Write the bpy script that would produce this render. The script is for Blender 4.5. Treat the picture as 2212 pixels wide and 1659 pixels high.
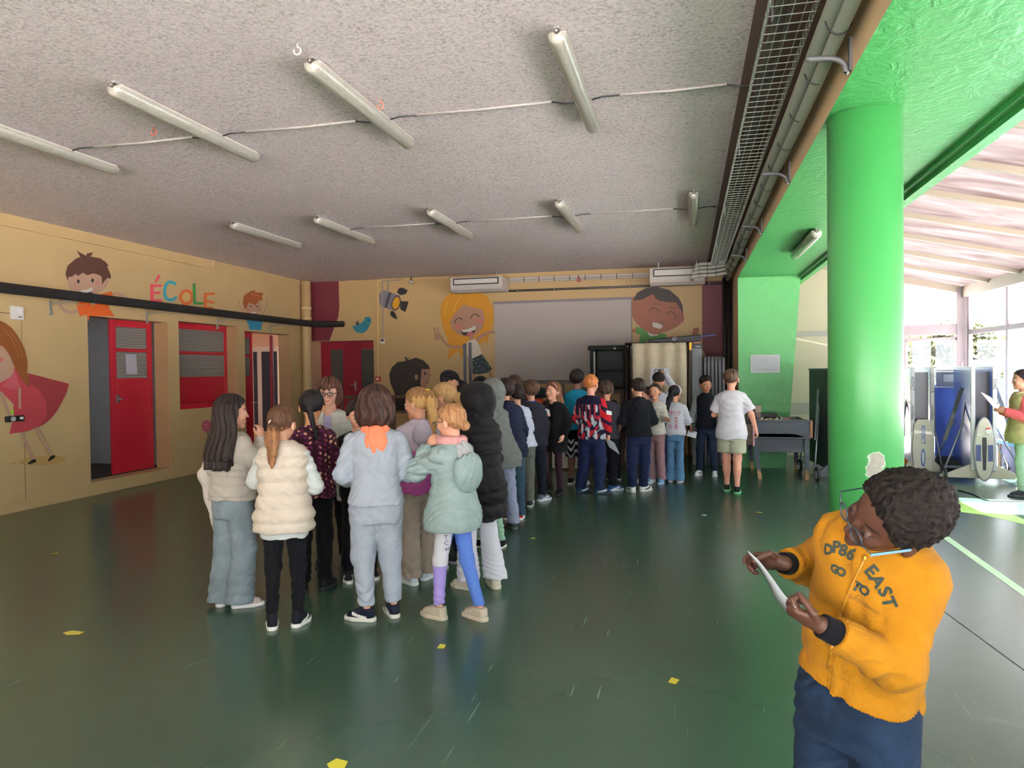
import bpy, bmesh, math, random
import numpy as np
from mathutils import Vector, Matrix, Euler
random.seed(7); np.random.seed(7)
for o in list(bpy.data.objects): bpy.data.objects.remove(o)
SC = bpy.context.scene
COL = SC.collection
# ---------------------------------------------------------------- camera
EYE = 1.6
FPX = 1585.763
YAW, PITCH, ROLL = .2349, -.0185, -.0124
def _rot():
    cy, sy, cp, sp = math.cos(YAW), math.sin(YAW), math.cos(PITCH), math.sin(PITCH)
    f = np.array([-sy*cp, cy*cp, sp]); r = np.array([cy, sy, 0]); u = np.cross(r, f)
    c, s = math.cos(ROLL), math.sin(ROLL)
    return r*c+u*s, -r*s+u*c, f
CR, CU, CF = _rot()
CE = np.array([0, 0, EYE])
cam = bpy.data.cameras.new('camera'); co = bpy.data.objects.new('camera', cam); COL.objects.link(co)
cam.sensor_width = 36; cam.lens = FPX/2212*36; cam.clip_start = .05; cam.clip_end = 300
co.matrix_world = Matrix(((CR[0], CU[0], -CF[0], 0), (CR[1], CU[1], -CF[1], 0), (CR[2], CU[2], -CF[2], EYE), (0, 0, 0, 1)))
SC.camera = co
def px_plane(x, y, n, d):          # where the sight line through a photo point meets a plane n.p = d
    D = CF+CR*(x-1106)/FPX-CU*(y-829.5)/FPX
    n = np.array(n, float); return CE+D*((d-n@CE)/(n@D))
def pz(x, y, z=0): return px_plane(x, y, (0, 0, 1), z)
def py(x, y, Y): return px_plane(x, y, (0, 1, 0), Y)
def px(x, y, X): return px_plane(x, y, (1, 0, 0), X)
# ---------------------------------------------------------------- light
w = bpy.data.worlds.new('world'); SC.world = w; w.use_nodes = True
wn = w.node_tree.nodes; wl = w.node_tree.links
bg = wn['Background']
bg.inputs[0].default_value = (.88, .94, 1.0, 1); bg.inputs[1].default_value = 5.5
sun = bpy.data.lights.new('sun', 'SUN'); so = bpy.data.objects.new('sun', sun); COL.objects.link(so)
sun.energy = 125; sun.angle = .009; sun.color = (1, .95, .92)
SUN_DIR = Vector((.16, -.62, .77)).normalized()
so.rotation_euler = SUN_DIR.to_track_quat('Z', 'Y').to_euler(); so.location = (3, -6, 9)
SC.view_settings.view_transform = 'Standard'; SC.view_settings.look = 'None'
SC.view_settings.exposure = 0.15; SC.view_settings.gamma = 1; SC.view_settings.use_curve_mapping = False
cy = SC.cycles; cy.max_bounces = 9; cy.diffuse_bounces = 5; cy.glossy_bounces = 4; cy.transparent_max_bounces = 12
cy.use_denoising = True; cy.sample_clamp_indirect = 6; cy.caustics_reflective = False; cy.caustics_refractive = False
# ---------------------------------------------------------------- materials
def srgb(c):
    if isinstance(c, str): c = [int(c[i:i+2], 16)/255 for i in (0, 2, 4)]
    return tuple((v/12.92 if v <= .04045 else ((v+.055)/1.055)**2.4) for v in c)
MATS = {}
class NT:
    def __init__(s, name):
        s.m = bpy.data.materials.new(name); s.m.use_nodes = True
        s.n = s.m.node_tree.nodes; s.l = s.m.node_tree.links; s.b = s.n['Principled BSDF']; s.out = s.n['Material Output']
    def new(s, t, **k):
        o = s.n.new(t)
        for a, b in k.items():
            if a.startswith('i_'):
                key = a[2:]; key = int(key) if key.isdigit() else key.replace('_', ' ')
                if hasattr(b, 'is_output') or isinstance(b, bpy.types.NodeSocket): s.l.new(b, o.inputs[key])
                else: o.inputs[key].default_value = b
            else: setattr(o, a, b)
        return o
    def link(s, a, b): s.l.new(a, b)
    def math(s, op, a, b=0, c=0):
        o = s.n.new('ShaderNodeMath'); o.operation = op
        for i, v in enumerate((a, b, c)):
            if isinstance(v, bpy.types.NodeSocket): s.l.new(v, o.inputs[i])
            elif i < len(o.inputs): o.inputs[i].default_value = v
        return o.outputs[0]
    def mix(s, f, a, b):
        o = s.n.new('ShaderNodeMix'); o.data_type = 'RGBA'
        for i, v in ((0, f), (6, a), (7, b)):
            if isinstance(v, bpy.types.NodeSocket): s.l.new(v, o.inputs[i])
            elif i == 0: o.inputs[0].default_value = v
            else: o.inputs[i].default_value = tuple(v)[:3]+(1,)
        return o.outputs[2]
    def noise(s, scale, detail=3, vec=None, rough=.5, dist=0):
        o = s.n.new('ShaderNodeTexNoise'); o.inputs['Scale'].default_value = scale; o.inputs['Detail'].default_value = detail
        o.inputs['Roughness'].default_value = rough; o.inputs['Distortion'].default_value = dist
        if vec is not None: s.l.new(vec, o.inputs['Vector'])
        return o.outputs['Fac']
    def ramp(s, f, lo, hi, a=0., b=1.):
        o = s.n.new('ShaderNodeMapRange'); s.l.new(f, o.inputs[0]); o.inputs[1].default_value = lo; o.inputs[2].default_value = hi
        o.inputs[3].default_value = a; o.inputs[4].default_value = b; return o.outputs[0]
    def coord(s, scale=(1, 1, 1), rot=(0, 0, 0)):
        t = s.n.new('ShaderNodeTexCoord'); mp = s.n.new('ShaderNodeMapping'); s.l.new(t.outputs['Object'], mp.inputs[0])
        mp.inputs['Scale'].default_value = scale; mp.inputs['Rotation'].default_value = rot; return mp.outputs[0]
    def bump(s, h, strength=.3, dist=.01):
        o = s.n.new('ShaderNodeBump'); o.inputs['Strength'].default_value = strength; o.inputs['Distance'].default_value = dist
        s.l.new(h, o.inputs['Height']); s.l.new(o.outputs[0], s.b.inputs['Normal']); return o
    def set(s, **k):
        for a, v in k.items():
            i = s.b.inputs[a.replace('_', ' ')]
            if isinstance(v, bpy.types.NodeSocket): s.l.new(v, i)
            else: i.default_value = v
        return s.m
def mat(c, rough=.6, metal=0, bump=0, bs=120, var=.06, name=None, emit=0, spec=.5):
    """plain painted, plastic or metal surface with a little procedural unevenness"""
    key = (str(c), rough, metal, bump, bs, var, emit, spec)
    if key in MATS: return MATS[key]
    t = NT(name or 'surface'); c = srgb(c)
    v = t.coord()
    if var: t.set(Base_Color=t.mix(t.noise(3.5, 4, v), tuple(x*(1-var) for x in c), tuple(min(1, x*(1+var)) for x in c)))
    else: t.set(Base_Color=c+(1,))
    t.set(Roughness=rough, Metallic=metal, Specular_IOR_Level=spec)
    if bump: t.bump(t.noise(bs, 2, v), bump, .004)
    if emit: t.set(Emission_Color=c+(1,), Emission_Strength=emit)
    MATS[key] = t.m; return t.m
# ---------------------------------------------------------------- mesh building
def link(name, me, parent=None):
    o = bpy.data.objects.new(name, me); COL.objects.link(o)
    if parent: o.parent = parent
    return o
def tag(o, label=None, cat=None, group=None, kind=None):
    if label: o['label'] = label
    if cat: o['category'] = cat
    if group: o['group'] = group
    if kind: o['kind'] = kind
    return o
def thing(name, label, cat, loc=(0, 0, 0), rz=0, group=None):
    o = link(name, None); o.location = loc; o.rotation_euler = (0, 0, rz); o.empty_display_size = .1
    return tag(o, label, cat, group)
class MB:
    def __init__(s): s.v = []; s.f = []; s.mi = []; s.sm = []; s.i = 0
    def mat(s, i): s.i = i; return s
    def add(s, vs, fs, smooth=False):
        k = len(s.v); s.v += [tuple(map(float, p)) for p in vs]
        for f in fs: s.f.append(tuple(a+k for a in f)); s.mi.append(s.i); s.sm.append(smooth)
        return s
    def hexa(s, p): return s.add(p, [(0, 3, 2, 1), (4, 5, 6, 7), (0, 1, 5, 4), (1, 2, 6, 5), (2, 3, 7, 6), (3, 0, 4, 7)])
    def box(s, a, b, rz=0, piv=None):
        x0, y0, z0 = [min(p, q) for p, q in zip(a, b)]; x1, y1, z1 = [max(p, q) for p, q in zip(a, b)]
        P = [(x0, y0, z0), (x1, y0, z0), (x1, y1, z0), (x0, y1, z0), (x0, y0, z1), (x1, y0, z1), (x1, y1, z1), (x0, y1, z1)]
        if rz:
            cx, cyy = piv or ((x0+x1)/2, (y0+y1)/2); c, sn = math.cos(rz), math.sin(rz)
            P = [(cx+(x-cx)*c-(y-cyy)*sn, cyy+(x-cx)*sn+(y-cyy)*c, z) for x, y, z in P]
        return s.hexa(P)
    def quad(s, *p): return s.add(p, [tuple(range(len(p)))])
    def bar(s, a, b, w, h, up=(0, 0, 1)):
        a, b = Vector(a), Vector(b); d = (b-a).normalized(); up = Vector(up)
        if abs(d.dot(up)) > .98: up = Vector((0, 1, 0))
        x = d.cross(up).normalized()*w/2; y = x.normalized().cross(d).normalized()*h/2
        return s.hexa([a-x-y, a+x-y, b+x-y, b-x-y, a-x+y, a+x+y, b+x+y, b-x+y])
    def tube(s, pts, r, n=10, cap=True, closed=False):
        pts = [Vector(p) for p in pts]; m = len(pts); R = r if isinstance(r, (list, tuple)) else [r]*m
        vs = []; ref = Vector((0, 0, 1)); prev = None
        for i, p in enumerate(pts):
            if closed: d = pts[(i+1) % m]-pts[i-1]
            else: d = pts[min(i+1, m-1)]-pts[max(i-1, 0)]
            d.normalize()
            if prev is None:
                a = ref if abs(d.dot(ref)) < .95 else Vector((1, 0, 0)); x = d.cross(a).normalized()
            else: x = (prev-d*prev.dot(d)).normalized()
            prev = x; y = d.cross(x)
            vs += [p+(x*math.cos(t)+y*math.sin(t))*R[i] for t in [2*math.pi*k/n for k in range(n)]]
        fs = []
        for i in range(m if closed else m-1):
            for k in range(n):
                a, b = i*n, ((i+1) % m)*n; fs.append((a+k, a+(k+1) % n, b+(k+1) % n, b+k))
        s.add(vs, fs, True)
        if cap and not closed:
            s.add(vs[:n], [tuple(range(n))[::-1]]); s.add(vs[-n:], [tuple(range(n))])
        return s
    def cyl(s, a, b, r, n=20, r2=None): return s.tube([a, b], [r, r if r2 is None else r2], n)
    def ring(s, c, r, t, axis='x', n=28, m=8):
        pts = []
        for k in range(n):
            a = 2*math.pi*k/n; u, v = r*math.cos(a), r*math.sin(a)
            pts.append({'x': (c[0], c[1]+u, c[2]+v), 'y': (c[0]+u, c[1], c[2]+v), 'z': (c[0]+u, c[1]+v, c[2])}[axis])
        return s.tube(pts, t, m, closed=True)
    def prism(s, pts, vec):
        n = len(pts); q = [tuple(np.add(p, vec)) for p in pts]
        return s.add(list(pts)+q, [tuple(range(n)), tuple(range(2*n-1, n-1, -1))]+[(i, (i+1) % n, n+(i+1) % n, n+i) for i in range(n)])
    def ball(s, c, r, n=12, m=8, squash=(1, 1, 1)):
        vs = [(c[0]+r*squash[0]*math.sin(math.pi*j/m)*math.cos(2*math.pi*i/n), c[1]+r*squash[1]*math.sin(math.pi*j/m)*math.sin(2*math.pi*i/n), c[2]+r*squash[2]*math.cos(math.pi*j/m)) for j in range(m+1) for i in range(n)]
        return s.add(vs, [(j*n+i, (j+1)*n+i, (j+1)*n+(i+1) % n, j*n+(i+1) % n) for j in range(m) for i in range(n)], True)
    def build(s, name, mats, parent=None, bevel=0, seg=2, offset=None):
        me = bpy.data.meshes.new(name); v = s.v
        if offset is not None: v = [(a-offset[0], b-offset[1], c-offset[2]) for a, b, c in v]
        me.from_pydata(v, [], s.f)
        for m in (mats if isinstance(mats, (list, tuple)) else [mats]): me.materials.append(m)
        me.polygons.foreach_set('material_index', s.mi); me.polygons.foreach_set('use_smooth', s.sm)
        bm = bmesh.new(); bm.from_mesh(me); bmesh.ops.remove_doubles(bm, verts=bm.verts, dist=1e-6)
        bmesh.ops.recalc_face_normals(bm, faces=bm.faces); bm.to_mesh(me); bm.free()
        o = link(name, me, parent)
        if bevel:
            b = o.modifiers.new('bevel', 'BEVEL'); b.width = bevel; b.segments = seg; b.limit_method = 'ANGLE'; b.angle_limit = .8
        return o
def cr_spline(P, closed=True, k=6):
    P = [np.array(p, float) for p in P]; n = len(P); out = []
    for i in range(n if closed else n-1):
        if closed: a, b, c, d = P[i-1], P[i], P[(i+1) % n], P[(i+2) % n]
        else: a, b, c, d = P[max(i-1, 0)], P[i], P[i+1], P[min(i+2, n-1)]
        for j in range(k):
            t = j/k; out.append(.5*((2*b)+(c-a)*t+(2*a-5*b+4*c-d)*t*t+(3*b-a-3*c+d)*t**3))
    if not closed: out.append(P[-1])
    return out
_fonts = {}
def text_mesh(txt, size, bold=0., extrude=0.002, shear=0, spacing=1):
    cu = bpy.data.curves.new('text', 'FONT'); cu.body = txt; cu.size = size; cu.offset = bold; cu.extrude = extrude; cu.shear = shear
    cu.align_x = 'CENTER'; cu.align_y = 'CENTER'; cu.resolution_u = 2; cu.space_character = spacing
    o = bpy.data.objects.new('text', cu); COL.objects.link(o)
    dg = bpy.context.evaluated_depsgraph_get(); dg.update()
    me = bpy.data.meshes.new_from_object(o.evaluated_get(dg)); bpy.data.objects.remove(o); return me
def text(name, txt, size, M, m, parent, label=None, **k):
    me = text_mesh(txt, size, **k); me.transform(M); me.materials.clear(); me.materials.append(m)
    o = link(name, me, parent)
    if label: o['label'] = label
    return o
def frame(o, x, y):       # matrix from origin, text direction, text up
    x = Vector(x).normalized(); y = Vector(y); y = (y-x*y.dot(x)).normalized(); z = x.cross(y)
    return Matrix(((x[0], y[0], z[0], o[0]), (x[1], y[1], z[1], o[1]), (x[2], y[2], z[2], o[2]), (0, 0, 0, 1)))
# ================================================================ the room
XL, YB, ZC = -7.73, 14.07, 3.504
BX1, BX2, BZ = .79, 1.715, 3.03
YN = -5.0
XR = 4.65
def struct(o, label=None):
    o['kind'] = 'structure'
    if label: o['label'] = label
    return o
def paint(name, c, rough=.55, bump=.25):
    t = NT(name); v = t.coord(); c = srgb(c)
    col = t.mix(t.ramp(t.noise(1.3, 5, v), .35, .7), c, tuple(x*.9 for x in c))
    spots = t.ramp(t.noise(60, 3, v), .66, .72)
    geo = t.n.new('ShaderNodeSeparateXYZ'); t.link(t.coord(), geo.inputs[0])
    low = t.ramp(t.math('ADD', geo.outputs[2], t.math('MULTIPLY', t.noise(9, 4, v), .3)), .38, .2)      # scuffs near the floor
    col = t.mix(t.math('MULTIPLY', t.math('MULTIPLY', spots, low), .6), col, (.12, .1, .06))
    t.set(Base_Color=col, Roughness=rough); t.bump(t.noise(90, 3, v), bump, .004); return t.m
M_yel = paint('yellow wall paint', 'c2aa7a')
M_yel2 = paint('ochre wall paint', 'ae9464')
M_maroon = paint('maroon wall paint', '6c1c28')
M_tan = paint('tan beam paint', 'e6c8a0', .6)
M_jamb = paint('beige reveal paint', 'a98860')
def green_mat():
    t = NT('green textured paint'); v = t.coord((1, 1, 1)); c = srgb('409550')
    t.set(Base_Color=t.mix(t.noise(1.2, 4, v), tuple(x*.92 for x in c), c), Roughness=.42)
    v2 = t.coord((1, 1, .35)); n = t.math('ADD', t.noise(7, 5, v, .6, 1.5), t.math('MULTIPLY', t.noise(45, 3, v2), .35))
    t.bump(n, .5, .02); return t.m
M_green = green_mat()
def ceiling_mat():
    t = NT('sprayed rough ceiling'); v = t.coord()
    n = t.noise(38, 6, v, .78, .5); n2 = t.noise(13, 3, v, .6)
    pit_shade = t.ramp(n, .55, .38)  # shade of the small plaster cavities put into the base colour
    pit_shade2 = t.math('MULTIPLY', pit_shade, t.ramp(n2, .35, .65, .5, 1))
    base = t.mix(t.ramp(t.noise(.7, 4, v), .35, .7), srgb('fff1f3'), srgb('f8eaec'))
    t.set(Base_Color=t.mix(pit_shade2, base, srgb('a29c9c')), Roughness=.95, Specular_IOR_Level=.1)
    t.bump(t.math('ADD', n, t.math('MULTIPLY', n2, .3)), .6, .02); return t.m
def floor_mat():
    t = NT('dark green painted floor'); v = t.coord()
    cl = t.ramp(t.noise(.5, 3, v, .5), .25, .75)
    col = t.mix(cl, srgb('2c4638'), srgb('3c5a48'))
    col = t.mix(t.math('MULTIPLY', t.ramp(t.noise(3.5, 3, v, .5), .5, .9), .35), col, srgb('3d5c4c'))
    col = t.mix(t.math('MULTIPLY', t.ramp(t.noise(.35, 3, v, .5), .5, .75), .4), col, srgb('232f28'))
    fac = None
    for i, (a, sc) in enumerate(((.3, 1.), (1.2, .8), (2.2, 1.1), (2.9, .9), (.8, 1.3))):        # scratches left by chairs and shoes
        vr = t.coord((30*sc, .8*sc, 1), (0, 0, a))
        s = t.math('MULTIPLY', t.ramp(t.noise(1.6, 2, vr, .5, .25),   .72, .75), t.ramp(t.noise(1.1+i*.3, 2, v), .5, .6))
        fac = s if fac is None else t.math('MAXIMUM', fac, s)
    col = t.mix(t.math('MULTIPLY', fac, .4), col, srgb('9ab8a2'))
    ro = t.ramp(t.noise(1.1, 3, v, .5), .3, .7, .24, .32)
    t.set(Base_Color=col, Roughness=.27, Specular_IOR_Level=.7)
    t.bump(t.math('ADD', t.noise(3, 2, v), t.math('MULTIPLY', t.noise(60, 3, v), .05)), .08, .02); return t.m
M_ceil, M_floor = ceiling_mat(), floor_mat()
M_white = mat('f2f0ec', .45); M_frame = mat('85797d', .5); M_black = mat('0c0c0e', .5); M_dark = mat('1d1f22', .5)
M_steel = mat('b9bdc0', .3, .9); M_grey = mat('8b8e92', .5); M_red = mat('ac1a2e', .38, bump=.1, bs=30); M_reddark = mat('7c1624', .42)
def glass(name, tint=(1, 1, 1), rough=.0, fac=.1):
    t = NT(name); tr = t.new('ShaderNodeBsdfTransparent'); tr.inputs[0].default_value = tint+(1,)
    gl = t.new('ShaderNodeBsdfGlossy'); gl.inputs['Roughness'].default_value = rough
    mx = t.new('ShaderNodeMixShader'); mx.inputs[0].default_value = fac
    t.link(tr.outputs[0], mx.inputs[1]); t.link(gl.outputs[0], mx.inputs[2]); t.link(mx.outputs[0], t.out.inputs[0]); return t.m
M_glass = glass('window glass')
def wired(name='ribbed glass', c='8d8c86'):
    t = NT(name); sx = t.n.new('ShaderNodeSeparateXYZ'); t.link(t.coord(), sx.inputs[0])
    wv = t.math('SINE', t.math('MULTIPLY', sx.outputs[2], 190))
    t.set(Base_Color=t.mix(t.ramp(wv, -.2, .9), srgb(c), srgb('6b6b66')), Roughness=.25); t.bump(wv, .35, .01); return t.m
M_wired = wired()
# floor and ceiling
fl = MB().box((XL-.3, YN, -.12), (XR, YB+.9, 0)).build('floor', M_floor); struct(fl)
m = MB().mat(1)
def strip(a, b, w2, z=.0015):
    a, b = Vector((a[0], a[1], z)), Vector((b[0], b[1], z)); d = (b-a).normalized(); n = Vector((-d[1], d[0], 0))*w2/2
    return a-n, b-n, b+n, a+n
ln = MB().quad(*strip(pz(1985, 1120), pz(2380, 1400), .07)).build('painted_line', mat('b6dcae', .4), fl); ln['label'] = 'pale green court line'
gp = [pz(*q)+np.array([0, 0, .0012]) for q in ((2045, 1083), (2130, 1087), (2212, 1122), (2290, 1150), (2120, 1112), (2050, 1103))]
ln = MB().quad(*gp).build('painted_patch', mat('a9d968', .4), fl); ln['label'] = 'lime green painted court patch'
jt = MB().quad(*strip(pz(2035, 1318), pz(2420, 1600), .006)).build('floor_joint', mat('27302c', .7), fl)
ce = MB().box((XL-.3, YN, ZC), (BX1, YB, ZC+.2)).build('ceiling', M_ceil); struct(ce)
# left wall with its openings
D1 = (8.17, 9.72, .17, 2.40); W1 = (9.96, 11.51, 1.05, 2.44); D2 = (11.72, 13.25, .17, 2.37)
m = MB()
ys = [YN, D1[0], D1[1], W1[0], W1[1], D2[0], D2[1], YB+.9]
for i, (a, b) in enumerate(zip(ys[:-1], ys[1:])):
    op = {1: D1, 3: W1, 5: D2}.get(i)
    if not op: m.box((XL-.25, a, 0), (XL, b, ZC))
    else: m.box((XL-.25, a, 0), (XL, b, op[2])); m.box((XL-.25, a, op[3]), (XL, b, ZC))
wall_left = struct(m.build('wall_left', M_yel))
for op in (D1, W1, D2):     # painted reveals
    j = MB().box((XL-.249, op[1]-.004, op[2]), (XL-.004, op[1], op[3])).box((XL-.249, op[0], op[2]), (XL-.004, op[0]+.004, op[3])).box((XL-.249, op[0]+.004, op[3]-.004), (XL-.004, op[1]-.004, op[3]))
    r = j.build('reveal', M_jamb, wall_left); r['label'] = 'beige painted reveal'
# rooms behind the left wall
m = MB().box((-11.2, 7.3, -.1), (-11.0, 10.2, 3)).box((-11, 7.3, -.1), (-7.98, 7.4, 3)).box((-11, 10.1, -.1), (-7.98, 10.2, 3)).box((-11, 7.4, 2.9), (-7.98, 10.1, 3)).mat(1).box((-11, 7.4, -.1), (-7.98, 10.1, .16)).mat(2).box((-11, 7.4, .16), (-10.9, 10.1, 1.25))
struct(m.build('wall_storeroom', [mat('d0d0d2', .25), mat('3a2c26', .6), mat('8e8b84', .5)]))
m = MB().box((-12.2, 11.2, -.1), (-12.0, 16, 3)).box((-12, 11.2, -.1), (-7.98, 11.3, 3)).box((-12, 15.9, -.1), (-7.98, 16, 3)).box((-12, 11.3, 2.9), (-7.98, 15.9, 3)).mat(1).box((-12, 11.3, -.1), (-7.98, 15.9, .16))
struct(m.build('wall_corridor', [mat('d9b9a4', .6), mat('c08d5c', .35)]))
lt = bpy.data.lights.new('corridor_lamp', 'AREA'); lt.energy = 26; lt.size = .6; lo = bpy.data.objects.new('corridor_lamp', lt); lo.location = (-10, 13.6, 2.85); COL.objects.link(lo)
e = lambda x, y=760: py(x, y, 15.85)[0]
zt5 = py(565, 749, 15.85)[2]; lt = bpy.data.lights.new('storeroom_fill', 'AREA'); lt.energy = 5; lt.size = .5; lo = bpy.data.objects.new('storeroom_fill', lt); lo.location = (-9.6, 8.3, 2.85); COL.objects.link(lo)  # added unseen area light standing in for window light in the storeroom
dr = struct(MB().box((e(540), 15.85, .16), (e(600), 15.9, zt5)).mat(1).box((e(548), 15.82, .2), (e(555), 15.86, zt5-.12)).box((e(566), 15.82, .2), (e(598), 15.86, zt5-.12)).build('door_5', [mat('d8cfc8'), mat('1e2a3c', .3)]))
# a red glazed leaf: frame plus lower panel, two panes
def red_leaf(name, X, y0, y1, z0, z1, zmid, zsplit, fw=.09, parent=None, label=None):
    o = MB().box((X-.02, y0, z0), (X+.02, y0+fw, z1)).box((X-.02, y1-fw, z0), (X+.02, y1, z1)).box((X-.02, y0+fw, z1-.1), (X+.02, y1-fw, z1)).box((X-.018, y0+fw, zsplit-.025), (X+.018, y1-fw, zsplit+.025)).box((X-.018, y0+fw, z0), (X+.018, y1-fw, zmid)).build(name, M_red, parent, .004)
    for a, b in ((zmid, zsplit-.025), (zsplit+.025, z1-.1)):
        g = MB().box((X-.004, y0+fw, a), (X+.004, y1-fw, b)).build('pane', M_wired, o)
    return o
XD = -7.97
d1a = px(239, 850, XD)[1]; d1b = px(328, 850, XD)[1]
door1 = struct(red_leaf('door_2', XD, d1a, d1b, .19, 2.40, px(283, 817, XD)[2], px(283, 757, XD)[2], .1))
kb = px(252, 862, XD)
MB().box((XD+.02, kb[1]-.03, kb[2]-.05), (XD+.026, kb[1]+.03, kb[2]+.05)).tube([(XD+.02, kb[1], kb[2]), (XD+.06, kb[1], kb[2]), (XD+.07, kb[1]+.05, kb[2]-.01)], .009).build('door_handle', M_steel, door1)
nt = [px(*q, XD+.008) for q in ((271, 765), (294, 765.5), (297, 808), (273, 808))]
tag(MB().prism(nt, (.001, 0, 0)).build('paper_notice', mat('b9b9c4', .8)), 'white printed sheet taped to the lower pane of the open red door', 'paper')
win = struct(red_leaf('window_1', XD, W1[0]-.02, W1[1], 1.05, 2.44, px(430, 814, XD)[2], px(430, 763, XD)[2], .07))
MB().box((XD, W1[0], 1.05), (XL-.01, W1[1], 1.13)).build('window_sill', M_red, win)
door4 = struct(red_leaf('door_3', XD, D2[0]-.1, px(545, 850, XD)[1], .19, 2.37, px(538, 813, XD)[2], px(538, 769, XD)[2], .07))
dd = px(586, 850, XD)[1]
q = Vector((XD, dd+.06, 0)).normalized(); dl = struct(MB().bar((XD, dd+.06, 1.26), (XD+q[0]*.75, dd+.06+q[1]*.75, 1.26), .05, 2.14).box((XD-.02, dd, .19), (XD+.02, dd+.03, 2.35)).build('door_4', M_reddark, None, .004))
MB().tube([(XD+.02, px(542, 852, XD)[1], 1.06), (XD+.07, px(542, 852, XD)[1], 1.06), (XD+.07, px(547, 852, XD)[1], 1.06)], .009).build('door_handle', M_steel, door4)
# flush closet door at the far left
p0 = px(47, 680, XL); zt = p0[2]; ye = p0[1]-.02
cd = struct(MB().box((XL, 5.1, .11), (XL+.012, ye, zt)).build('door_1', M_yel, None, .003))
MB().box((XL, ye, .11), (XL+.002, ye+.012, zt)).box((XL, 5.1, zt), (XL+.002, ye+.012, zt+.01)).build('door_gap', mat('5a4520', .8), cd)
bb = struct(MB().box((XL, 3, 0), (XL+.018, ye, .11)).build('baseboard_left', M_yel, None, .003))
lk = [px(8, 897, XL+.014), px(48, 912, XL+.014)]
lock = thing('door_lock', 'black door latch with round grey knob on the far left yellow closet door', 'lock', (XL+.013, (lk[0][1]+lk[1][1])/2, (lk[0][2]+lk[1][2])/2))
def rel(o, m, name, mt, **k):       # part whose coordinates are world, parented to an unrotated thing
    return m.build(name, mt, o, offset=o.location, **k)
cyy, cz = lock.location[1], lock.location[2]
rel(lock, MB().box((XL+.013, cyy-.11, cz-.035), (XL+.04, cyy+.0, cz+.035)).box((XL+.013, cyy+.015, cz-.035), (XL+.045, cyy+.125, cz+.035)), 'case', M_black, bevel=.004)
rel(lock, MB().cyl((XL+.04, cyy-.03, cz), (XL+.06, cyy-.03, cz), .028), 'knob', mat('b8b8b4', .35))
rel(lock, MB().box((XL+.045, cyy+.06, cz-.012), (XL+.047, cyy+.11, cz+.018)), 'sticker', M_white)
gs = [px(*q, XL+.013) for q in ((24, 886), (46, 886), (46, 894), (24, 894))]
tag(MB().prism(gs, (.001, 0, 0)).build('warning_sticker', mat('8ee02a', .5)), 'lime green sticker above the black latch on the yellow closet door', 'sticker')
sb = [px(20, 690, XL), px(45, 663, XL)]
sw = thing('wall_switch', 'white square wall switch box above the painted red haired girl', 'switch', (XL, sb[0][1], sb[0][2]))
rel(sw, MB().box((XL, sb[0][1], sb[0][2]), (XL+.045, sb[1][1], sb[1][2])), 'housing', M_white, bevel=.008)
yA, zA, dY, dZ = sb[0][1], sb[0][2], sb[1][1]-sb[0][1], sb[1][2]-sb[0][2]
rel(sw, MB().box((XL+.045, yA+dY*.35, zA+dZ*.42), (XL+.053, yA+dY*.8, zA+dZ*.9)), 'rocker', mat('fbfbfb', .3), bevel=.003)
rel(sw, MB().box((XL+.045, yA+dY*.5, zA+dZ*.16), (XL+.047, yA+dY*.8, zA+dZ*.26)), 'marking', M_grey)
# trunking near the ceiling
a, b = px(-150, 468, XL), px(463, 572, XL); tz = (px(0, 494, XL)[2]+b[2])/2
tr = struct(MB().box((XL, a[1], tz-.02), (XL+.03, b[1], tz+.02)).box((XL, b[1]-.04, tz), (XL+.03, b[1], ZC)).build('trim_1', M_yel, None, .003))
# yellow drain pipe in the corner
dp = thing('drain_pipe', 'fat yellow painted drain pipe with collars standing in the left back corner', 'pipe', (XL+.12, 13.72, 0))
rel(dp, MB().cyl((XL+.12, 13.72, 0), (XL+.12, 13.72, ZC-.02), .095, 28), 'tube', M_yel)
for z in (2.72, 2.93): rel(dp, MB().cyl((XL+.12, 13.72, z-.03), (XL+.12, 13.72, z+.03), .108, 28), 'collar', M_yel, bevel=.006)
# black lagged pipe along the left wall
P = [px(-60, 616, -7.44), px(0, 623, -7.44), px(350, 662, -7.44), px(600, 686, -7.44), px(650, 690, -7.44)]
zc = [p[2] for p in P]; zm = P[2][2]
pts = [(-7.44, 5.2, zm), (-7.44, 8, zm), (-7.44, 11, zm), (-7.44, 13.3, zm), (-7.38, 13.6, zm), (-7.25, 13.78, zm), (-7.0, 13.85, zm), (-6.86, 13.86, zm)]
pipe = thing('insulated_pipe', 'long black foam wrapped pipe running along the yellow left wall', 'pipe', (-7.44, 8, zm))
rel(pipe, MB().tube(cr_spline(pts, False, 8), .062, 16), 'lagging', mat('0b0b0c', .85, bump=.6, bs=60))
for q in ((198, 640), (395, 666), (585, 684)):
    y = px(*q, -7.44)[1]; rel(pipe, MB().ring((-7.44, y, zm), .063, .003, 'y', 18, 6), 'tie', mat('303030'))
for q in ((112, 650), (320, 672), (472, 687), (586, 696)):
    y = px(*q, -7.7)[1]; z = zm-.1
    rel(pipe, MB().box((XL, y-.02, z-.14), (XL+.012, y+.02, z+.05)).bar((XL+.01, y, z), (-7.43, y, z+.03), .025, .02).cyl((XL+.012, y, z-.1), (XL+.03, y, z-.1), .02).bar((-7.44, y, z+.03), (-7.44, y+.18, z+.0), .012, .012), 'bracket', mat('a8a89c', .4, .5), bevel=.002)
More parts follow.
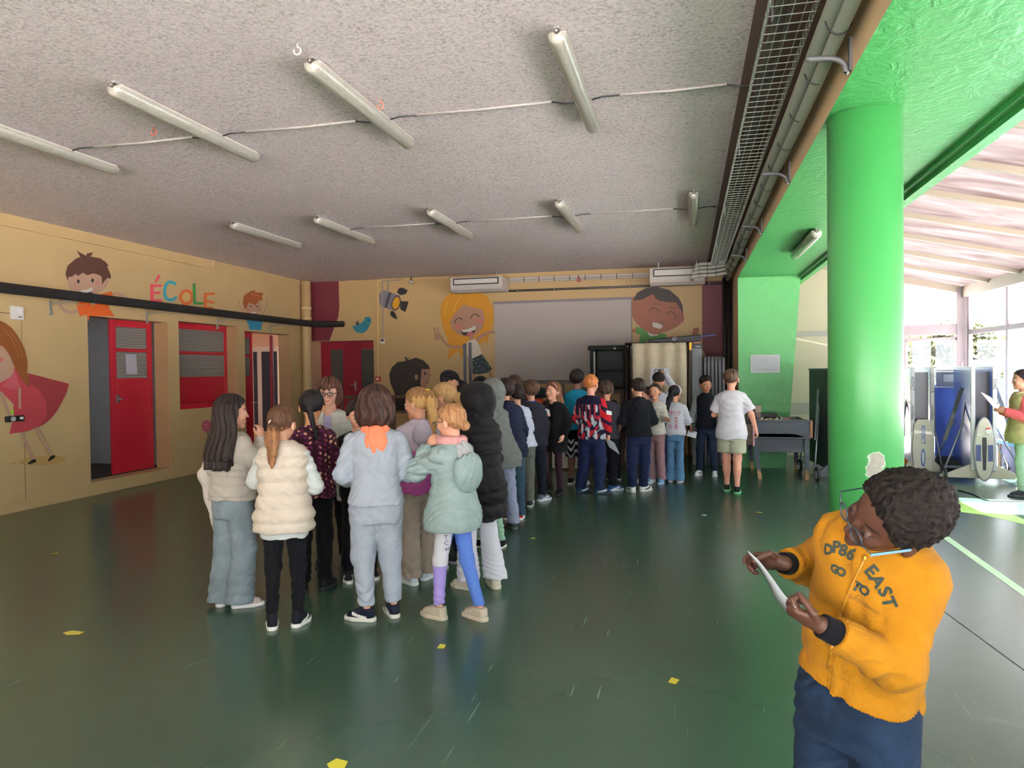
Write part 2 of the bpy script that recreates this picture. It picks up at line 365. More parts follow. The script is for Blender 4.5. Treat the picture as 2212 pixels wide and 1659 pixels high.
# back wall
m = MB().box((XL+1.44, YB, 0), (BX1, YB+.3, ZC)).box((XL, YB, 2.27), (XL+1.44, YB+.3, ZC)).box((XL, YB+.5, 0), (BX1, YB+.8, ZC))
wall_back = struct(m.build('wall_back', M_yel2))
yd = YB+.45
def pyw(x, y, Y=yd): return py(x, y, Y)
x0, x1 = -7.73, -6.25
dm = MB().box((x0, yd, 0), (pyw(715, 800)[0], yd+.04, 2.27)).box((pyw(741, 800)[0], yd, 0), (pyw(781, 800)[0], yd+.04, 2.27)).box((pyw(715, 800)[0], yd, 0), (pyw(741, 800)[0], yd+.04, 1.05)).box((pyw(715, 800)[0], yd, pyw(730, 755)[2]), (pyw(741, 800)[0], yd+.04, 2.27)).box((pyw(781, 800)[0], yd, 0), (x1, yd+.04, 1.05)).box((pyw(781, 800)[0], yd, pyw(790, 754)[2]), (x1, yd+.04, 2.27))
door_b = struct(dm.build('door_6', mat('84162a', .4, bump=.1, bs=30), None, .003))
for a, b in ((715, 741), (781, 810)):
    MB().box((pyw(a, 800)[0], yd+.015, 1.05), (min(x1, pyw(b, 800)[0]), yd+.022, pyw(a, 755)[2])).build('pane', wired('dark ribbed glass', '3c3a34'), door_b)
q = pyw(768, 832)
MB().box((q[0]-.02, yd-.01, q[2]-.12), (q[0]+.02, yd, q[2]+.08)).tube([(q[0], yd, q[2]), (q[0], yd-.05, q[2]), (q[0]-.1, yd-.05, q[2])], .009).build('door_handle', M_steel, door_b)
MB().box((XL+.002, YB+.002, 0), (XL+.01, yd, 2.27)).box((XL+.002, YB+.002, 2.262), (x1, yd, 2.27)).build('reveal', mat('d8b48c', .6), wall_back)
# beam, pilaster and column
bm_ = MB().mat(0).add([(BX1, YN, BZ), (BX1, YB, BZ), (BX1, YB, 4), (BX1, YN, 4)], [(0, 1, 2, 3)]).mat(1).add([(BX1, YN, BZ), (BX2-.01, YN, BZ), (BX2-.01, YN, 4), (BX1, YN, 4), (BX1, YB, BZ), (BX2-.01, YB, BZ), (BX2-.01, YB, 4), (BX1, YB, 4)], [(0, 1, 2, 3), (4, 7, 6, 5), (0, 4, 5, 1), (1, 5, 6, 2), (2, 6, 7, 3)]).box((BX2-.01, YN, 3.0), (BX2+.04, YB, 3.9)).box((BX2+.04, YN, 2.965), (BX2+.12, YB, 3.9))
struct(bm_.build('trim_2', [M_tan, M_green]))
yp = 12.25
P = [(BX1, yp, 0), (1.50, yp, 0), (1.735, yp, BZ), (BX1, yp, BZ)]
Q = [(BX1, YB, 0), (1.50, YB, 0), (1.735, YB, BZ), (BX1, YB, BZ)]
m = MB().mat(1).add([P[0], P[3], Q[3], Q[0]], [(0, 1, 2, 3)]).mat(0).add(P+Q, [(0, 1, 2, 3), (1, 5, 6, 2), (2, 6, 7, 3)])
wall_pil = struct(m.build('wall_pilaster', [M_green, M_tan]))
CXY = (1.0, 4.61); CRAD = .199
def column_mat():
    t = NT('green column paint with chipped patch'); v = t.coord(); c = srgb('409550')
    d = t.n.new('ShaderNodeVectorMath'); d.operation = 'DISTANCE'; t.link(t.coord(), d.inputs[0]); d.inputs[1].default_value = CHIP[0]
    d2 = t.n.new('ShaderNodeVectorMath'); d2.operation = 'DISTANCE'; t.link(t.coord(), d2.inputs[0]); d2.inputs[1].default_value = CHIP[1]
    dd = t.math('MINIMUM', d.outputs['Value'], t.math('MULTIPLY', d2.outputs['Value'], 1.1))
    ed = t.math('ADD', dd, t.math('MULTIPLY', t.math('SUBTRACT', t.noise(26, 3, v), .5), .05))
    f = t.ramp(ed, .045, .042); rim = t.ramp(ed, .052, .046)
    conc = t.mix(t.noise(70, 4, v), srgb('8f8a80'), srgb('c9c6bb'))
    col = t.mix(rim, t.mix(t.noise(1.2, 4, v), tuple(x*.92 for x in c), c), srgb('d8ecd0')); col = t.mix(f, col, conc)
    t.set(Base_Color=col, Roughness=.4); v2 = t.coord((1, 1, .3))
    t.bump(t.math('SUBTRACT', t.noise(9, 5, v2), t.math('MULTIPLY', f, .8)), .35, .012); return t.m
def col_pt(x, y):       # sight line onto the column surface
    D = CF+CR*(x-1106)/FPX-CU*(y-829.5)/FPX; a = D[0]**2+D[1]**2; b = -2*(D[0]*CXY[0]+D[1]*CXY[1]); c = CXY[0]**2+CXY[1]**2-CRAD**2
    t = (-b-math.sqrt(b*b-4*a*c))/(2*a); return CE+D*t
CHIP = [tuple(col_pt(1893, 994)), tuple(col_pt(1889, 1018))]
m = MB().cyl((CXY[0], CXY[1], 0), (CXY[0], CXY[1], BZ+.01), CRAD, 72)
struct(m.build('trim_3', column_mat()), 'round bright green column with a chipped concrete patch')
# ---------------------------------------------------------------- glazed veranda on the right
ZE = 2.92; SL = .235
def rz_(x): return ZE+(XR-x)*SL
RY = [12.9-1.1*k for k in range(17)]
def roof_mat():
    t = NT('cloudy polycarbonate'); v = t.coord((.35, 1.6, 1)); n = t.noise(2.2, 4, v, .6, .8)
    sx = t.n.new('ShaderNodeSeparateXYZ'); t.link(t.coord(), sx.inputs[0])
    rib = t.ramp(t.math('SINE', t.math('MULTIPLY', sx.outputs[1], 300)), -1, 1, .93, 1)
    c = t.mix(t.ramp(n, .35, .65), srgb('cbb8b6'), srgb('f6eeee'))
    tr = t.new('ShaderNodeBsdfTranslucent'); df = t.new('ShaderNodeBsdfDiffuse'); gl = t.new('ShaderNodeBsdfGlossy'); gl.inputs['Roughness'].default_value = .3
    for q in (tr, df): t.link(t.mix(.78, t.mix(rib, (.3, .3, .3), c), (0, 0, 0)), q.inputs[0])
    a = t.new('ShaderNodeMixShader'); a.inputs[0].default_value = .15; t.link(tr.outputs[0], a.inputs[1]); t.link(df.outputs[0], a.inputs[2])
    b = t.new('ShaderNodeMixShader'); b.inputs[0].default_value = .05; t.link(a.outputs[0], b.inputs[1]); t.link(gl.outputs[0], b.inputs[2])
    t.link(b.outputs[0], t.out.inputs[0]); return t.m
M_roof = roof_mat()
def slope_box(m, x0, x1, y0, y1, dz0, dz1):
    q = lambda x, y, d: (x, y, rz_(x)+d)
    return m.hexa([q(x0, y0, dz0), q(x1, y0, dz0), q(x1, y1, dz0), q(x0, y1, dz0), q(x0, y0, dz1), q(x1, y0, dz1), q(x1, y1, dz1), q(x0, y1, dz1)])
m = MB(); yy = sorted(RY+[YB]); g = .022
prev = YN
for y in yy:
    a, b = prev+.03+g, y-.03
    if abs(y-7.4) < .01: slope_box(m, BX2+.1, 3.75, a, b, 0, .012); m.mat(1); slope_box(m, 3.75, XR, a, b, 0, .012); m.mat(0)
    else: slope_box(m, BX2+.1, XR+.15, a, b, 0, .012)
    m.mat(1); slope_box(m, BX2+.1, XR, prev+.03, a, .002, .01); m.mat(0)
    prev = y
struct(m.build('ceiling_veranda', [M_roof, M_glass]))
m = MB()
for y in RY: slope_box(m, BX2+.1, XR, y-.03, y+.03, -.06, .03)
slope_box(m, BX2+.1, XR, YB-.05, YB+.05, -.12, .03)
m.box((XR-.08, YN, ZE-.17), (XR+.1, YB, ZE+.02))
struct(m.build('trim_4', mat('94887a', .5), None, .004), 'cream metal rafters and eave beam of the veranda roof')
# far end wall of the veranda
m = MB().box((1.3, YB, 0), (2.7, YB+.15, 3.7)).mat(1).box((1.3, YB-.006, 2.14), (2.7, YB, 2.24)).box((1.3, YB-.006, .74), (2.7, YB, .95))
wall_end = struct(m.build('wall_veranda', [mat('a39a86', .5), mat('85847c', .5)]))
def glazed(name, n, u0, u1, z0, z1, vs, hs, f=.05):
    """frame running along x (n='y', at YB) or along y (n='x', at XR)"""
    m, g = MB(), MB()
    def bx(mm, a, b, c, d, t=.06):
        if n == 'y': mm.box((a, YB-t/2, c), (b, YB+t/2, d))
        else: mm.box((XR-t/2, a, c), (XR+t/2, b, d))
    for v_ in vs: bx(m, v_-f/2, v_+f/2, z0, z1)
    for a, b in zip(vs[:-1], vs[1:]):
        for z in hs: bx(m, a+f/2, b-f/2, z-f/2, z+f/2, .055)
    o = struct(m.build(name, M_frame, None, .003)); 
    bx(g, u0, u1, z0, z1, .006); g.build('pane', M_glass, o); return o
xa, xb = py(1952, 760, YB)[0], py(2078, 760, YB)[0]
glazed('window_2', 'y', 2.7, XR, .0, 2.12, [2.725, xa, xb, XR-.03], [.04, .95, 2.05])
m = MB().box((2.7, YB-.05, 2.12), (XR, YB+.05, 2.30)).box((XR-.16, YB-.06, 0), (XR+.03, YB+.06, ZE))
struct(m.build('trim_5', M_frame, None, .004), 'pale pink grey transom and corner post of the veranda')
m = MB().mat(0).quad((2.7, YB, 2.3), (XR, YB, 2.3), (XR, YB, ZE-.1), (2.7, YB, rz_(2.7)-.1)); m.build('pane', M_glass, bpy.data.objects['window_2'])
vs = [13.9, 12.35, 10.8, 9.1, 7.4, 5.4, 3.4, 1.4, -.8, -3, -5]
glazed('window_3', 'x', YN, YB, .47, ZE-.17, vs[::-1], [.5, 2.15], .08)
m = MB().box((XR-.08, YN, 0), (XR+.08, 12.4, .42)).mat(1).box((XR-.13, YN, .42), (XR+.1, 12.4, .47)).mat(2).box((XR-.09, 12.4, 0), (XR+.08, 12.5, .47))
struct(m.build('wall_right', [mat('d8bfc6', .6), mat('8cd8cf', .5), mat('b07a50', .6)]))
m = MB().box((XL-.3, YN-.2, 0), (-4.5, YN, 3.6)); struct(m.build('wall_front', M_yel))
# the rest of the side behind the photographer is open to the sunlit yard
# ---------------------------------------------------------------- outside
def ground_mat():
    t = NT('sunlit schoolyard'); v = t.coord(); t.set(Base_Color=t.mix(t.noise(.5, 5, v), srgb('e8dedc'), srgb('f6ecea')), Roughness=.9); return t.m
struct(MB().box((-40, -40, -.3), (60, 60, -.125)).build('ground', ground_mat()))
gt = MB().box((6.4, 15, -.125), (12, 34, -.11)).build('sports_court', mat('3fa79a', .8)); tag(gt, 'turquoise painted sports court outside the veranda windows', 'court', kind='structure')
def hedge_mat():
    t = NT('leafy green'); v = t.coord(); t.set(Base_Color=t.mix(t.ramp(t.noise(9, 5, v), .35, .65), srgb('27310f'), srgb('525c24')), Roughness=.8); return t.m
M_leaf = hedge_mat()
def leaf_blob(m, c, r, n=70, s=.16, seed=0, sq=(1, 1, 1)):
    rd = random.Random(seed)
    for _ in range(n):
        d = Vector((rd.gauss(0, 1), rd.gauss(0, 1), rd.gauss(0, 1))).normalized()*r*rd.uniform(.45, 1)
        p = Vector(c)+Vector((d[0]*sq[0], d[1]*sq[1], d[2]*sq[2])); a = Vector((rd.gauss(0, 1), rd.gauss(0, 1), rd.gauss(0, 1))).normalized(); b = a.orthogonal().normalized()
        k = s*rd.uniform(.6, 1.3); m.add([p-a*k, p-b*k*.5, p+a*k, p+b*k*.5], [(0, 1, 2, 3)])
hm = MB(); rd = random.Random(3)
struct(MB().box((-2, 22.6, -.125), (20, 45, .35)).build('ground_verge', mat('b9b4a8', .9)))
for i in range(30): leaf_blob(hm, (1.2+i*.32, 24, 1.05), .8, 110, .1, i, (1, .8, 1.0))
tag(hm.build('hedge', M_leaf), 'clipped yellow green hedge behind the railing outside', 'hedge')
tX = lambda x, Y: float(py(x, 770, Y)[0])
for i, (x, y, h_, n) in enumerate(((tX(2058, 30), 30, 3.4, 520), (tX(1985, 33), 33, 3.0, 300), (tX(2115, 28), 28, 3.0, 400), (tX(2012, 36), 36, 3.2, 260), (tX(1945, 29), 29, 2.7, 300))):
    t_ = thing('tree', ['tall light green tree outside, nearest the blue car', 'thin pale tree outside, left of the tall one', 'bushy tree outside right of the corner post', 'small sparse tree outside between the window mullion and the tallest tree', 'low tree outside next to the green column'][i], 'tree', (x, y, .34), 0, 'trees beyond the railing')
    MB().tube([(0, 0, 0), (.05, 0, h_*.3), (0, .05, h_*.6)], [.12, .09, .05]).build('trunk', mat('8a7a66', .8), t_)
    cm = MB(); leaf_blob(cm, (0, 0, h_*.5+.3), 1.05, n*2, .15, 40+i, (.8, .8, 1)); cm.build('crown', M_leaf, t_)
rail = thing('railing', 'turquoise grey metal bar railing outside the end windows', 'railing', (6.2, 18.5, -.12))
m = MB().box((-3.4, -.02, 1.1), (3.0, .02, 1.14)).box((-3.4, -.02, .12), (3.0, .02, .16)); rel_ = m.build('rail', mat('1e3c40', .5), rail)
m = MB()
for k in range(54): m.box((-3.4+k*.12, -.01, 0), (-3.365+k*.12, .01, 1.1))
rail.scale = (1, 1, 1.45)
b_ = m.build('bars', mat('1e3c40', .5), rail); b_['kind'] = 'stuff'
car = thing('car', 'blue car parked outside beyond the railing', 'car', (tX(2076, 26.2)+1.0, 26.2, .34), .05)
prof = [(-2, .3), (-2, .75), (-1.2, .9), (-.7, 1.42), (.8, 1.45), (1.5, .95), (2.05, .85), (2.1, .3)]
MB().prism([(x, -.8, z) for x, z in prof], (0, 1.6, 0)).build('body', mat('12385a', .25), car, .06, 3)
MB().prism([(x, -.81, z) for x, z in ((-1.1, .92), (-.65, 1.36), (.75, 1.38), (1.35, .95))], (0, 1.62, 0)).build('windows', mat('26343c', .1), car)
for x in (-1.3, 1.35):
    for y in (-.82, .66): MB().cyl((x, y, .3), (x, y+.16, .3), .31, 24).build('wheel', mat('222222', .7), car, .02)
mf = thing('mesh_fence', 'fine wire mesh fence outside the side windows', 'fence', (9.3, 15.4, -.12), 0)
m = MB()
for k in range(61): m.box((0, -6+k*.2, 0), (.012, -5.988+k*.2, 1.8))
for k in range(13): m.box((0, -6, .05+k*.145), (.012, 6, .062+k*.145))
m.build('wire_panel', mat('7fa3b8', .5), mf)['kind'] = 'stuff'
m = MB().box((17.5, -12, -.12), (17.7, 40, 2.2)); struct(m.build('wall_yard', mat('efe6e6', .8)))
struct(MB().box((9.6, 19, -.1), (11.3, 22.6, 3.4)).mat(1).box((9.58, 19.3, .9), (9.6, 20.4, 2.4)).build('wall_annex', [mat('e9d2d4', .8), mat('c7b7c9', .5)]))
# outer wall over the beam keeps direct sun off the hall
struct(MB().box((XL-.4, YN-.3, 3.9), (BX2+.12, YB+1, 4.05)).box((XL-.4, YN-.25, 0), (XL-.26, 7, 3.9)).build('wall_roof', mat('bbbbbb', .8)))
# ================================================================ painted figures on the walls (paint films on the plaster)
from mathutils.geometry import tessellate_polygon
class Paint:
    """flat paint shapes; points are given in a zoomed photo crop: (scale, x offset, y offset), landed on the wall plane"""
    def __init__(s, name, label, wall, tr, to): s.sh = []; s.name = name; s.label = label; s.wall = wall; s.tr = tr; s.to = to; s.lift = 0
    def P(s, q): return (q[0]/s.tr[0]+s.tr[1], q[1]/s.tr[0]+s.tr[2])
    def poly(s, c, pts, smooth=False, k=4, strip=False):
        pts = [np.array(p[:2], float) for p in pts]
        if smooth: pts = cr_spline(pts, True, k)
        s.sh.append((c, [s.P(p) for p in pts], strip)); return s
    def ell(s, c, x, y, rx, ry, a=0, n=28):
        a = math.radians(a); return s.poly(c, [(x+rx*math.cos(t)*math.cos(a)-ry*math.sin(t)*math.sin(a), y+rx*math.cos(t)*math.sin(a)+ry*math.sin(t)*math.cos(a)) for t in np.linspace(0, 2*math.pi, n+1)[:-1]])
    def stroke(s, c, pts, w, w2=None, sm=True):
        pts = [np.array(p, float) for p in pts]; pts = cr_spline(pts, False, 6) if sm and len(pts) > 2 else pts; n = len(pts); L, R = [], []; w2 = w if w2 is None else w2
        for i, p in enumerate(pts):
            d = pts[min(i+1, n-1)]-pts[max(i-1, 0)]; d = d/np.linalg.norm(d); m = np.array((-d[1], d[0]))*(w+(w2-w)*i/(n-1))/2; L.append(p+m); R.append(p-m)
            if i == n-1: e = [p+m*math.cos(t)+d*np.linalg.norm(m)*math.sin(t) for t in np.linspace(.3, math.pi-.3, 5)]
            if i == 0: st = [p-m*math.cos(t)-d*np.linalg.norm(m)*math.sin(t) for t in np.linspace(.3, math.pi-.3, 5)]
        s.poly(c, L+R[::-1], strip=True); s.poly(c, [L[-1]]+e+[R[-1]]); return s.poly(c, [R[0]]+st+[L[0]])
    def build(s):
        m = MB(); cols = []; 
        for j, (c, pts, strip) in enumerate(s.sh):
            if c not in cols: cols.append(c)
            m.mat(cols.index(c)); e = .0012+.0004*j+s.lift; V = [s.to(x, y, e) for x, y in pts]; 
            if strip:
                h_ = len(V)//2; m.add(V, [(i, i+1, 2*h_-2-i, 2*h_-1-i) for i in range(h_-1)]); continue
            T = tessellate_polygon([[Vector(v) for v in V]]); m.add(V, [tuple(t_) for t_ in T])
        me = bpy.data.meshes.new(s.name); me.from_pydata(m.v, [], m.f); [me.materials.append(mat(c, .6)) for c in cols]; me.polygons.foreach_set('material_index', m.mi)
        o = link(s.name, me, s.wall); o['label'] = s.label; return o
TL = lambda x, y, e: px(x, y, XL+e); TB = lambda x, y, e: py(x, y, YB-e)
A = (2.4043, 0, 440); B = (4.8087, 640, 560); C_ = (3.6867, 1040, 540)
skn, skb, skd = 'b0907a', '94705c', '7e4a36'
p = Paint('painted_boy', 'painted boy with brown hair and orange shirt', wall_left, A, TL)
p.stroke(skn, [(592, 468), (628, 472), (662, 492)], 14).stroke(skn, [(408, 556), (368, 566), (328, 548), (312, 520), (318, 495)], 19)
p.poly('c4581a', [(500, 478), (520, 470), (580, 455), (592, 500), (562, 535), (596, 585), (465, 582), (460, 612), (449, 574), (415, 586), (396, 520), (432, 492)])
p.ell(skn, 455, 405, 104, 74, -3).ell(skn, 548, 400, 16, 22, 20)
p.poly('4a2c22', [(340, 365), (352, 322), (395, 285), (418, 277), (398, 243), (432, 263), (446, 271), (452, 258), (484, 253), (470, 275), (520, 283), (552, 305), (566, 326), (556, 325), (577, 375), (573, 392), (560, 384), (546, 398), (530, 420), (527, 378), (505, 366), (482, 362), (455, 372), (430, 358), (405, 376), (392, 364), (376, 378), (356, 380), (352, 402)])
p.ell('1c1210', 407, 404, 7, 10).ell('1c1210', 481, 399, 7, 10).ell('b87a70', 505, 415, 9, 7).ell('b87a70', 388, 424, 9, 7)
p.poly('30181a', [(424, 452), (480, 446), (472, 474), (430, 474)]).poly('d9d6d0', [(418, 449), (450, 447), (482, 434), (478, 455), (450, 463), (426, 460)]).poly('d9d6d0', [(466, 500), (484, 520), (500, 503), (490, 528), (472, 522)]); p.build()
p = Paint('painted_word', 'colourful painted word ÉCOLE', wall_left, A, TL)
pk, bl, org, grn = 'cf4658', '2f98a8', 'c4622a', '2f7a3a'
p.stroke(pk, [(789, 425), (789, 503)], 18, None, False).stroke(pk, [(789, 426), (838, 426)], 12, None, False).stroke(pk, [(789, 464), (830, 462)], 12, None, False).stroke(pk, [(789, 500), (836, 504)], 12, None, False).stroke(pk, [(808, 408), (825, 376)], 9, 15, False)
p.stroke(bl, [(910, 418), (894, 408), (872, 410), (858, 435), (856, 470), (868, 494), (892, 500), (913, 488)], 15)
p.poly(org, [(968+38*math.cos(t), 486+42*math.sin(t)) for t in np.linspace(0, 2*math.pi, 41)[:-1]]).poly('c9ac72', [(968+22*math.cos(t), 486+26*math.sin(t)) for t in np.linspace(0, 2*math.pi, 31)[:-1]])
p.stroke(grn, [(1008, 420), (1011, 516)], 15, None, False).stroke(grn, [(1011, 516), (1052, 518)], 13, None, False)
p.stroke(org, [(1067, 470), (1067, 538)], 15, None, False).stroke(org, [(1067, 470), (1110, 468)], 12, None, False).stroke(org, [(1067, 503), (1110, 515)], 12, None, False).stroke(org, [(1067, 536), (1105, 545)], 12, None, False); p.build()
p = Paint('painted_boy', 'small painted boy in a blue shirt with raised arms', wall_left, A, TL)
p.stroke(skn, [(1272, 572), (1250, 535), (1236, 500)], 7).stroke(skn, [(1366, 572), (1380, 540), (1388, 504)], 7).stroke(skn, [(1236, 502), (1231, 492)], 5, 4, False).stroke(skn, [(1388, 506), (1382, 498)], 5, 4, False)
p.ell(skn, 1317, 537, 44, 38).poly('2c86a8', [(1272, 590), (1366, 596), (1372, 604), (1358, 630), (1358, 656), (1296, 654), (1292, 632)])
p.poly('8a4a22', [(1262, 515), (1266, 480), (1298, 456), (1326, 447), (1323, 459), (1367, 463), (1360, 488), (1364, 505), (1350, 500), (1326, 528), (1292, 512), (1282, 538), (1271, 548)]).stroke('b8764a', [(1300, 470), (1330, 475), (1352, 480)], 3)
p.ell('1c1210', 1302, 532, 4, 5).ell('1c1210', 1338, 534, 4, 5).poly('d9d6d0', [(1300, 562), (1338, 562), (1326, 570), (1310, 570)]).ell('b87a70', 1288, 548, 7, 5).ell('b87a70', 1350, 550, 7, 5); p.build()
p = Paint('painted_girl', 'painted bowing girl with a red cape and pink dress', wall_left, A, TL); p.lift = .0125
p.ell('b39456', 220, 1334, 122, 24, -4).ell('b39456', 70, 1350, 18, 4)
p.poly('8c3034', [(146, 880), (358, 935), (344, 985), (300, 1070), (262, 1118), (222, 1150), (182, 1166), (150, 920)])
p.stroke(skn, [(112, 1190), (145, 1265), (177, 1330)], 18, 15, False).stroke(skn, [(190, 1168), (232, 1240), (270, 1308)], 18, 15, False)
p.poly('1e1412', [(142, 1350), (165, 1330), (186, 1326), (188, 1342), (152, 1354)]).poly('1e1412', [(248, 1336), (262, 1312), (284, 1304), (287, 1317), (256, 1338)])
p.poly('a83c44', [(0, 975), (0, 930), (30, 915), (78, 850), (110, 880), (150, 935), (200, 962), (238, 1020), (242, 1100), (212, 1150), (150, 1180), (48, 1196), (60, 1150), (72, 1110), (70, 1040), (20, 990)])
p.poly('b45460', [(35, 920), (76, 862), (108, 960), (70, 965), (10, 950)]).stroke(skn, [(8, 985), (35, 1060), (62, 1130)], 19, 17, False).stroke(skn, [(102, 962), (103, 1060)], 14, None, False)
p.poly(skn, [(-60, 700), (0, 715), (45, 770), (72, 840), (68, 880), (35, 912), (-20, 930), (-60, 900)], True).ell('c06a60', 3, 810, 14, 12)
p.poly('7a4414', [(-60, 600), (10, 612), (60, 645), (100, 700), (130, 765), (143, 830), (141, 880), (154, 948), (128, 928), (98, 888), (76, 850), (55, 800), (28, 755), (0, 735), (-60, 720)], True)
p.stroke('9a6a38', [(20, 650), (70, 720), (98, 800)], 3).stroke('9a6a38', [(48, 660), (95, 725), (120, 800)], 3); p.build()
p = Paint('painted_flower', 'painted pink flower', wall_left, A, TL)
p.stroke('5a7a3a', [(1078, 1180), (1082, 1240), (1080, 1330)], 6)
for k in range(8): a_ = k*math.pi/4; p.ell('b85a70', 1072+17*math.cos(a_), 1155+22*math.sin(a_), 11, 9, k*45)
p.ell('c0707c', 1072, 1155, 12, 15); p.build()
# back wall
p = Paint('painted_panel', 'maroon painted shape above the corner door', wall_back, B, TB)
p.poly('5e1a26', [(138, 240), (440, 222), (448, 500), (436, 600), (345, 846), (156, 850)]); p.build()
p = Paint('painted_bird', 'small painted blue bird', wall_back, B, TB)
p.stroke('b08840', [(682, 765), (684, 820)], 8, None, False).stroke('b08840', [(650, 824), (715, 824)], 6, None, False)
p.poly('10343e', [(622, 690), (612, 655), (625, 665), (628, 630), (640, 660), (650, 628), (652, 680)]).poly('1a6c7c', [(585, 690), (600, 730), (630, 758), (672, 768), (715, 755), (745, 720), (765, 680), (778, 640), (772, 608), (745, 597), (712, 606), (700, 640), (670, 662), (630, 692)], True)
p.stroke('0e3a46', [(700, 655), (720, 685), (755, 690)], 4).ell('06181e', 748, 638, 8, 8).poly('a8884a', [(776, 655), (806, 652), (776, 672)]); p.build()
p = Paint('painted_spotlight', 'painted grey stage spotlight with black flaps', wall_back, B, TB)
p.poly('6c6a72', [(946, 222), (958, 222), (958, 345), (946, 345)])
p.poly('6a6870', [(885, 328), (900, 320), (1080, 376), (1062, 455), (1000, 532), (880, 490), (858, 430), (860, 370)]).poly('34343c', [(962, 340), (992, 350), (940, 505), (918, 498), (935, 420)]).ell('34343c', 1036, 455, 48, 80, 14).ell('b8860c', 1036, 455, 36, 66, 14)
for q in ([(1045, 346), (1062, 305), (1098, 292), (1158, 322), (1140, 360), (1088, 374)], [(1074, 480), (1088, 434), (1166, 440), (1150, 500), (1130, 550), (1082, 520)], [(978, 540), (1010, 538), (1035, 575), (1050, 626), (1010, 610), (978, 580)]): p.poly('101014', q)
p.build()
p = Paint('painted_girl', 'painted laughing girl with long yellow hair', wall_back, B, TB)
hr_ = 'b07a06'
p.poly(hr_, [(1600, 352), (1700, 335), (1900, 340), (1985, 385), (2040, 500), (2050, 620), (2020, 750), (1976, 885), (1944, 850), (1915, 884), (1880, 845), (1800, 900), (1745, 940), (1720, 1036), (1682, 950), (1570, 1050), (1592, 905), (1560, 800), (1520, 700), (1500, 600), (1500, 500), (1530, 420)])
p.stroke(skb, [(1880, 832), (1940, 790), (2000, 765), (2078, 752)], 38, 30).stroke(skb, [(1815, 902), (1700, 912), (1590, 902), (1530, 850), (1490, 790)], 34, 26)
p.ell(skb, 1465, 808, 34, 36).stroke(skb, [(1445, 795), (1432, 715)], 20, 20, False).stroke(skb, [(1480, 785), (1466, 712)], 20, 20, False).stroke(skb, [(1488, 820), (1516, 798)], 18, 16, False)
p.poly(skb, [(1738, 472), (1830, 500), (1932, 522), (1957, 600), (1940, 700), (1880, 775), (1790, 802), (1690, 785), (1620, 730), (1595, 650), (1640, 570)])
p.stroke(skb, [(1818, 770), (1832, 890)], 48, None, False).ell('a8645c', 1690, 700, 38, 26).ell('a8645c', 1905, 640, 34, 24)
p.poly('c9c2b4', [(1770, 862), (1842, 828), (1872, 842), (1932, 975), (1842, 1032), (1780, 1010)]).stroke(skb, [(2000, 1150), (2040, 1262)], 36, 30, False).stroke(skb, [(1850, 1180), (1838, 1310)], 36, 30, False)
p.poly('0e2832', [(1830, 1030), (1930, 988), (2036, 1140), (1985, 1180), (1900, 1196), (1830, 1190)])
for q in ((1935, 1020), (1890, 1038), (1930, 1065), (1846, 1052), (1866, 1082), (1968, 1082), (1902, 1110), (1998, 1110), (1842, 1122), (1943, 1143), (1876, 1160)): p.ell('b9b9b4', q[0], q[1], 5, 5, 0, 8)
p.stroke('2a1a14', [(1645, 664), (1662, 625), (1698, 612), (1728, 634)], 8).stroke('2a1a14', [(1813, 615), (1830, 580), (1866, 570), (1900, 598)], 8).stroke('2a1a14', [(1660, 640), (1636, 655)], 5, 3, False).stroke('2a1a14', [(1890, 582), (1902, 578)], 5, 3, False)
p.poly('34191a', [(1705, 742), (1732, 788), (1792, 800), (1850, 760), (1880, 688), (1790, 735)]).poly('c9c4bc', [(1712, 740), (1785, 725), (1872, 684), (1862, 730), (1805, 756), (1732, 757)]).ell('a85a58', 1805, 778, 36, 20, -15)
p.stroke('8a6a44', [(1742, 648), (1775, 652)], 4).stroke('d8b44a', [(1700, 395), (1660, 460), (1640, 540)], 4).stroke('d8b44a', [(1718, 340), (1708, 385), (1670, 350)], 4).stroke('d8b44a', [(1545, 600), (1540, 520), (1575, 440)], 4); p.build()
p = Paint('painted_girl', 'painted dark haired girl in profile', wall_back, B, TB)
p.poly(skb, [(1290, 1100), (1385, 1140), (1388, 1185), (1408, 1208), (1388, 1222), (1386, 1260), (1372, 1292), (1345, 1335), (1300, 1330)])
p.poly('1a1210', [(965, 1200), (990, 1125), (1050, 1070), (1142, 1056), (1124, 1018), (1138, 1010), (1152, 1040), (1158, 1016), (1168, 1020), (1160, 1050), (1240, 1022), (1320, 1050), (1370, 1100), (1392, 1140), (1300, 1140), (1290, 1300), (1342, 1372), (1328, 1400), (1300, 1620), (1040, 1620), (1020, 1388), (978, 1290)])
p.ell(skb, 1247, 1224, 18, 30).ell('140e0c', 1337, 1187, 10, 16).stroke('3a1c18', [(1338, 1272), (1356, 1284), (1372, 1282)], 5); p.build()
p = Paint('painted_boy', 'large painted boy with brown skin and green shirt', wall_back, C_, TB)
p.poly('3f7a30', [(1228, 612), (1300, 622), (1345, 690), (1400, 660), (1472, 668), (1468, 720), (1320, 720), (1310, 745), (1255, 745), (1264, 672), (1226, 666)]).stroke('c9c2b4', [(1326, 645), (1345, 676), (1398, 674)], 14).stroke(skd, [(1196, 648), (1224, 636)], 22, 22, False)
p.ell(skd, 1590, 552, 24, 34, 20)
p.poly(skd, [(1195, 385), (1240, 370), (1360, 340), (1560, 400), (1608, 500), (1590, 580), (1530, 625), (1455, 655), (1370, 672), (1290, 632), (1225, 572), (1195, 500)], True)
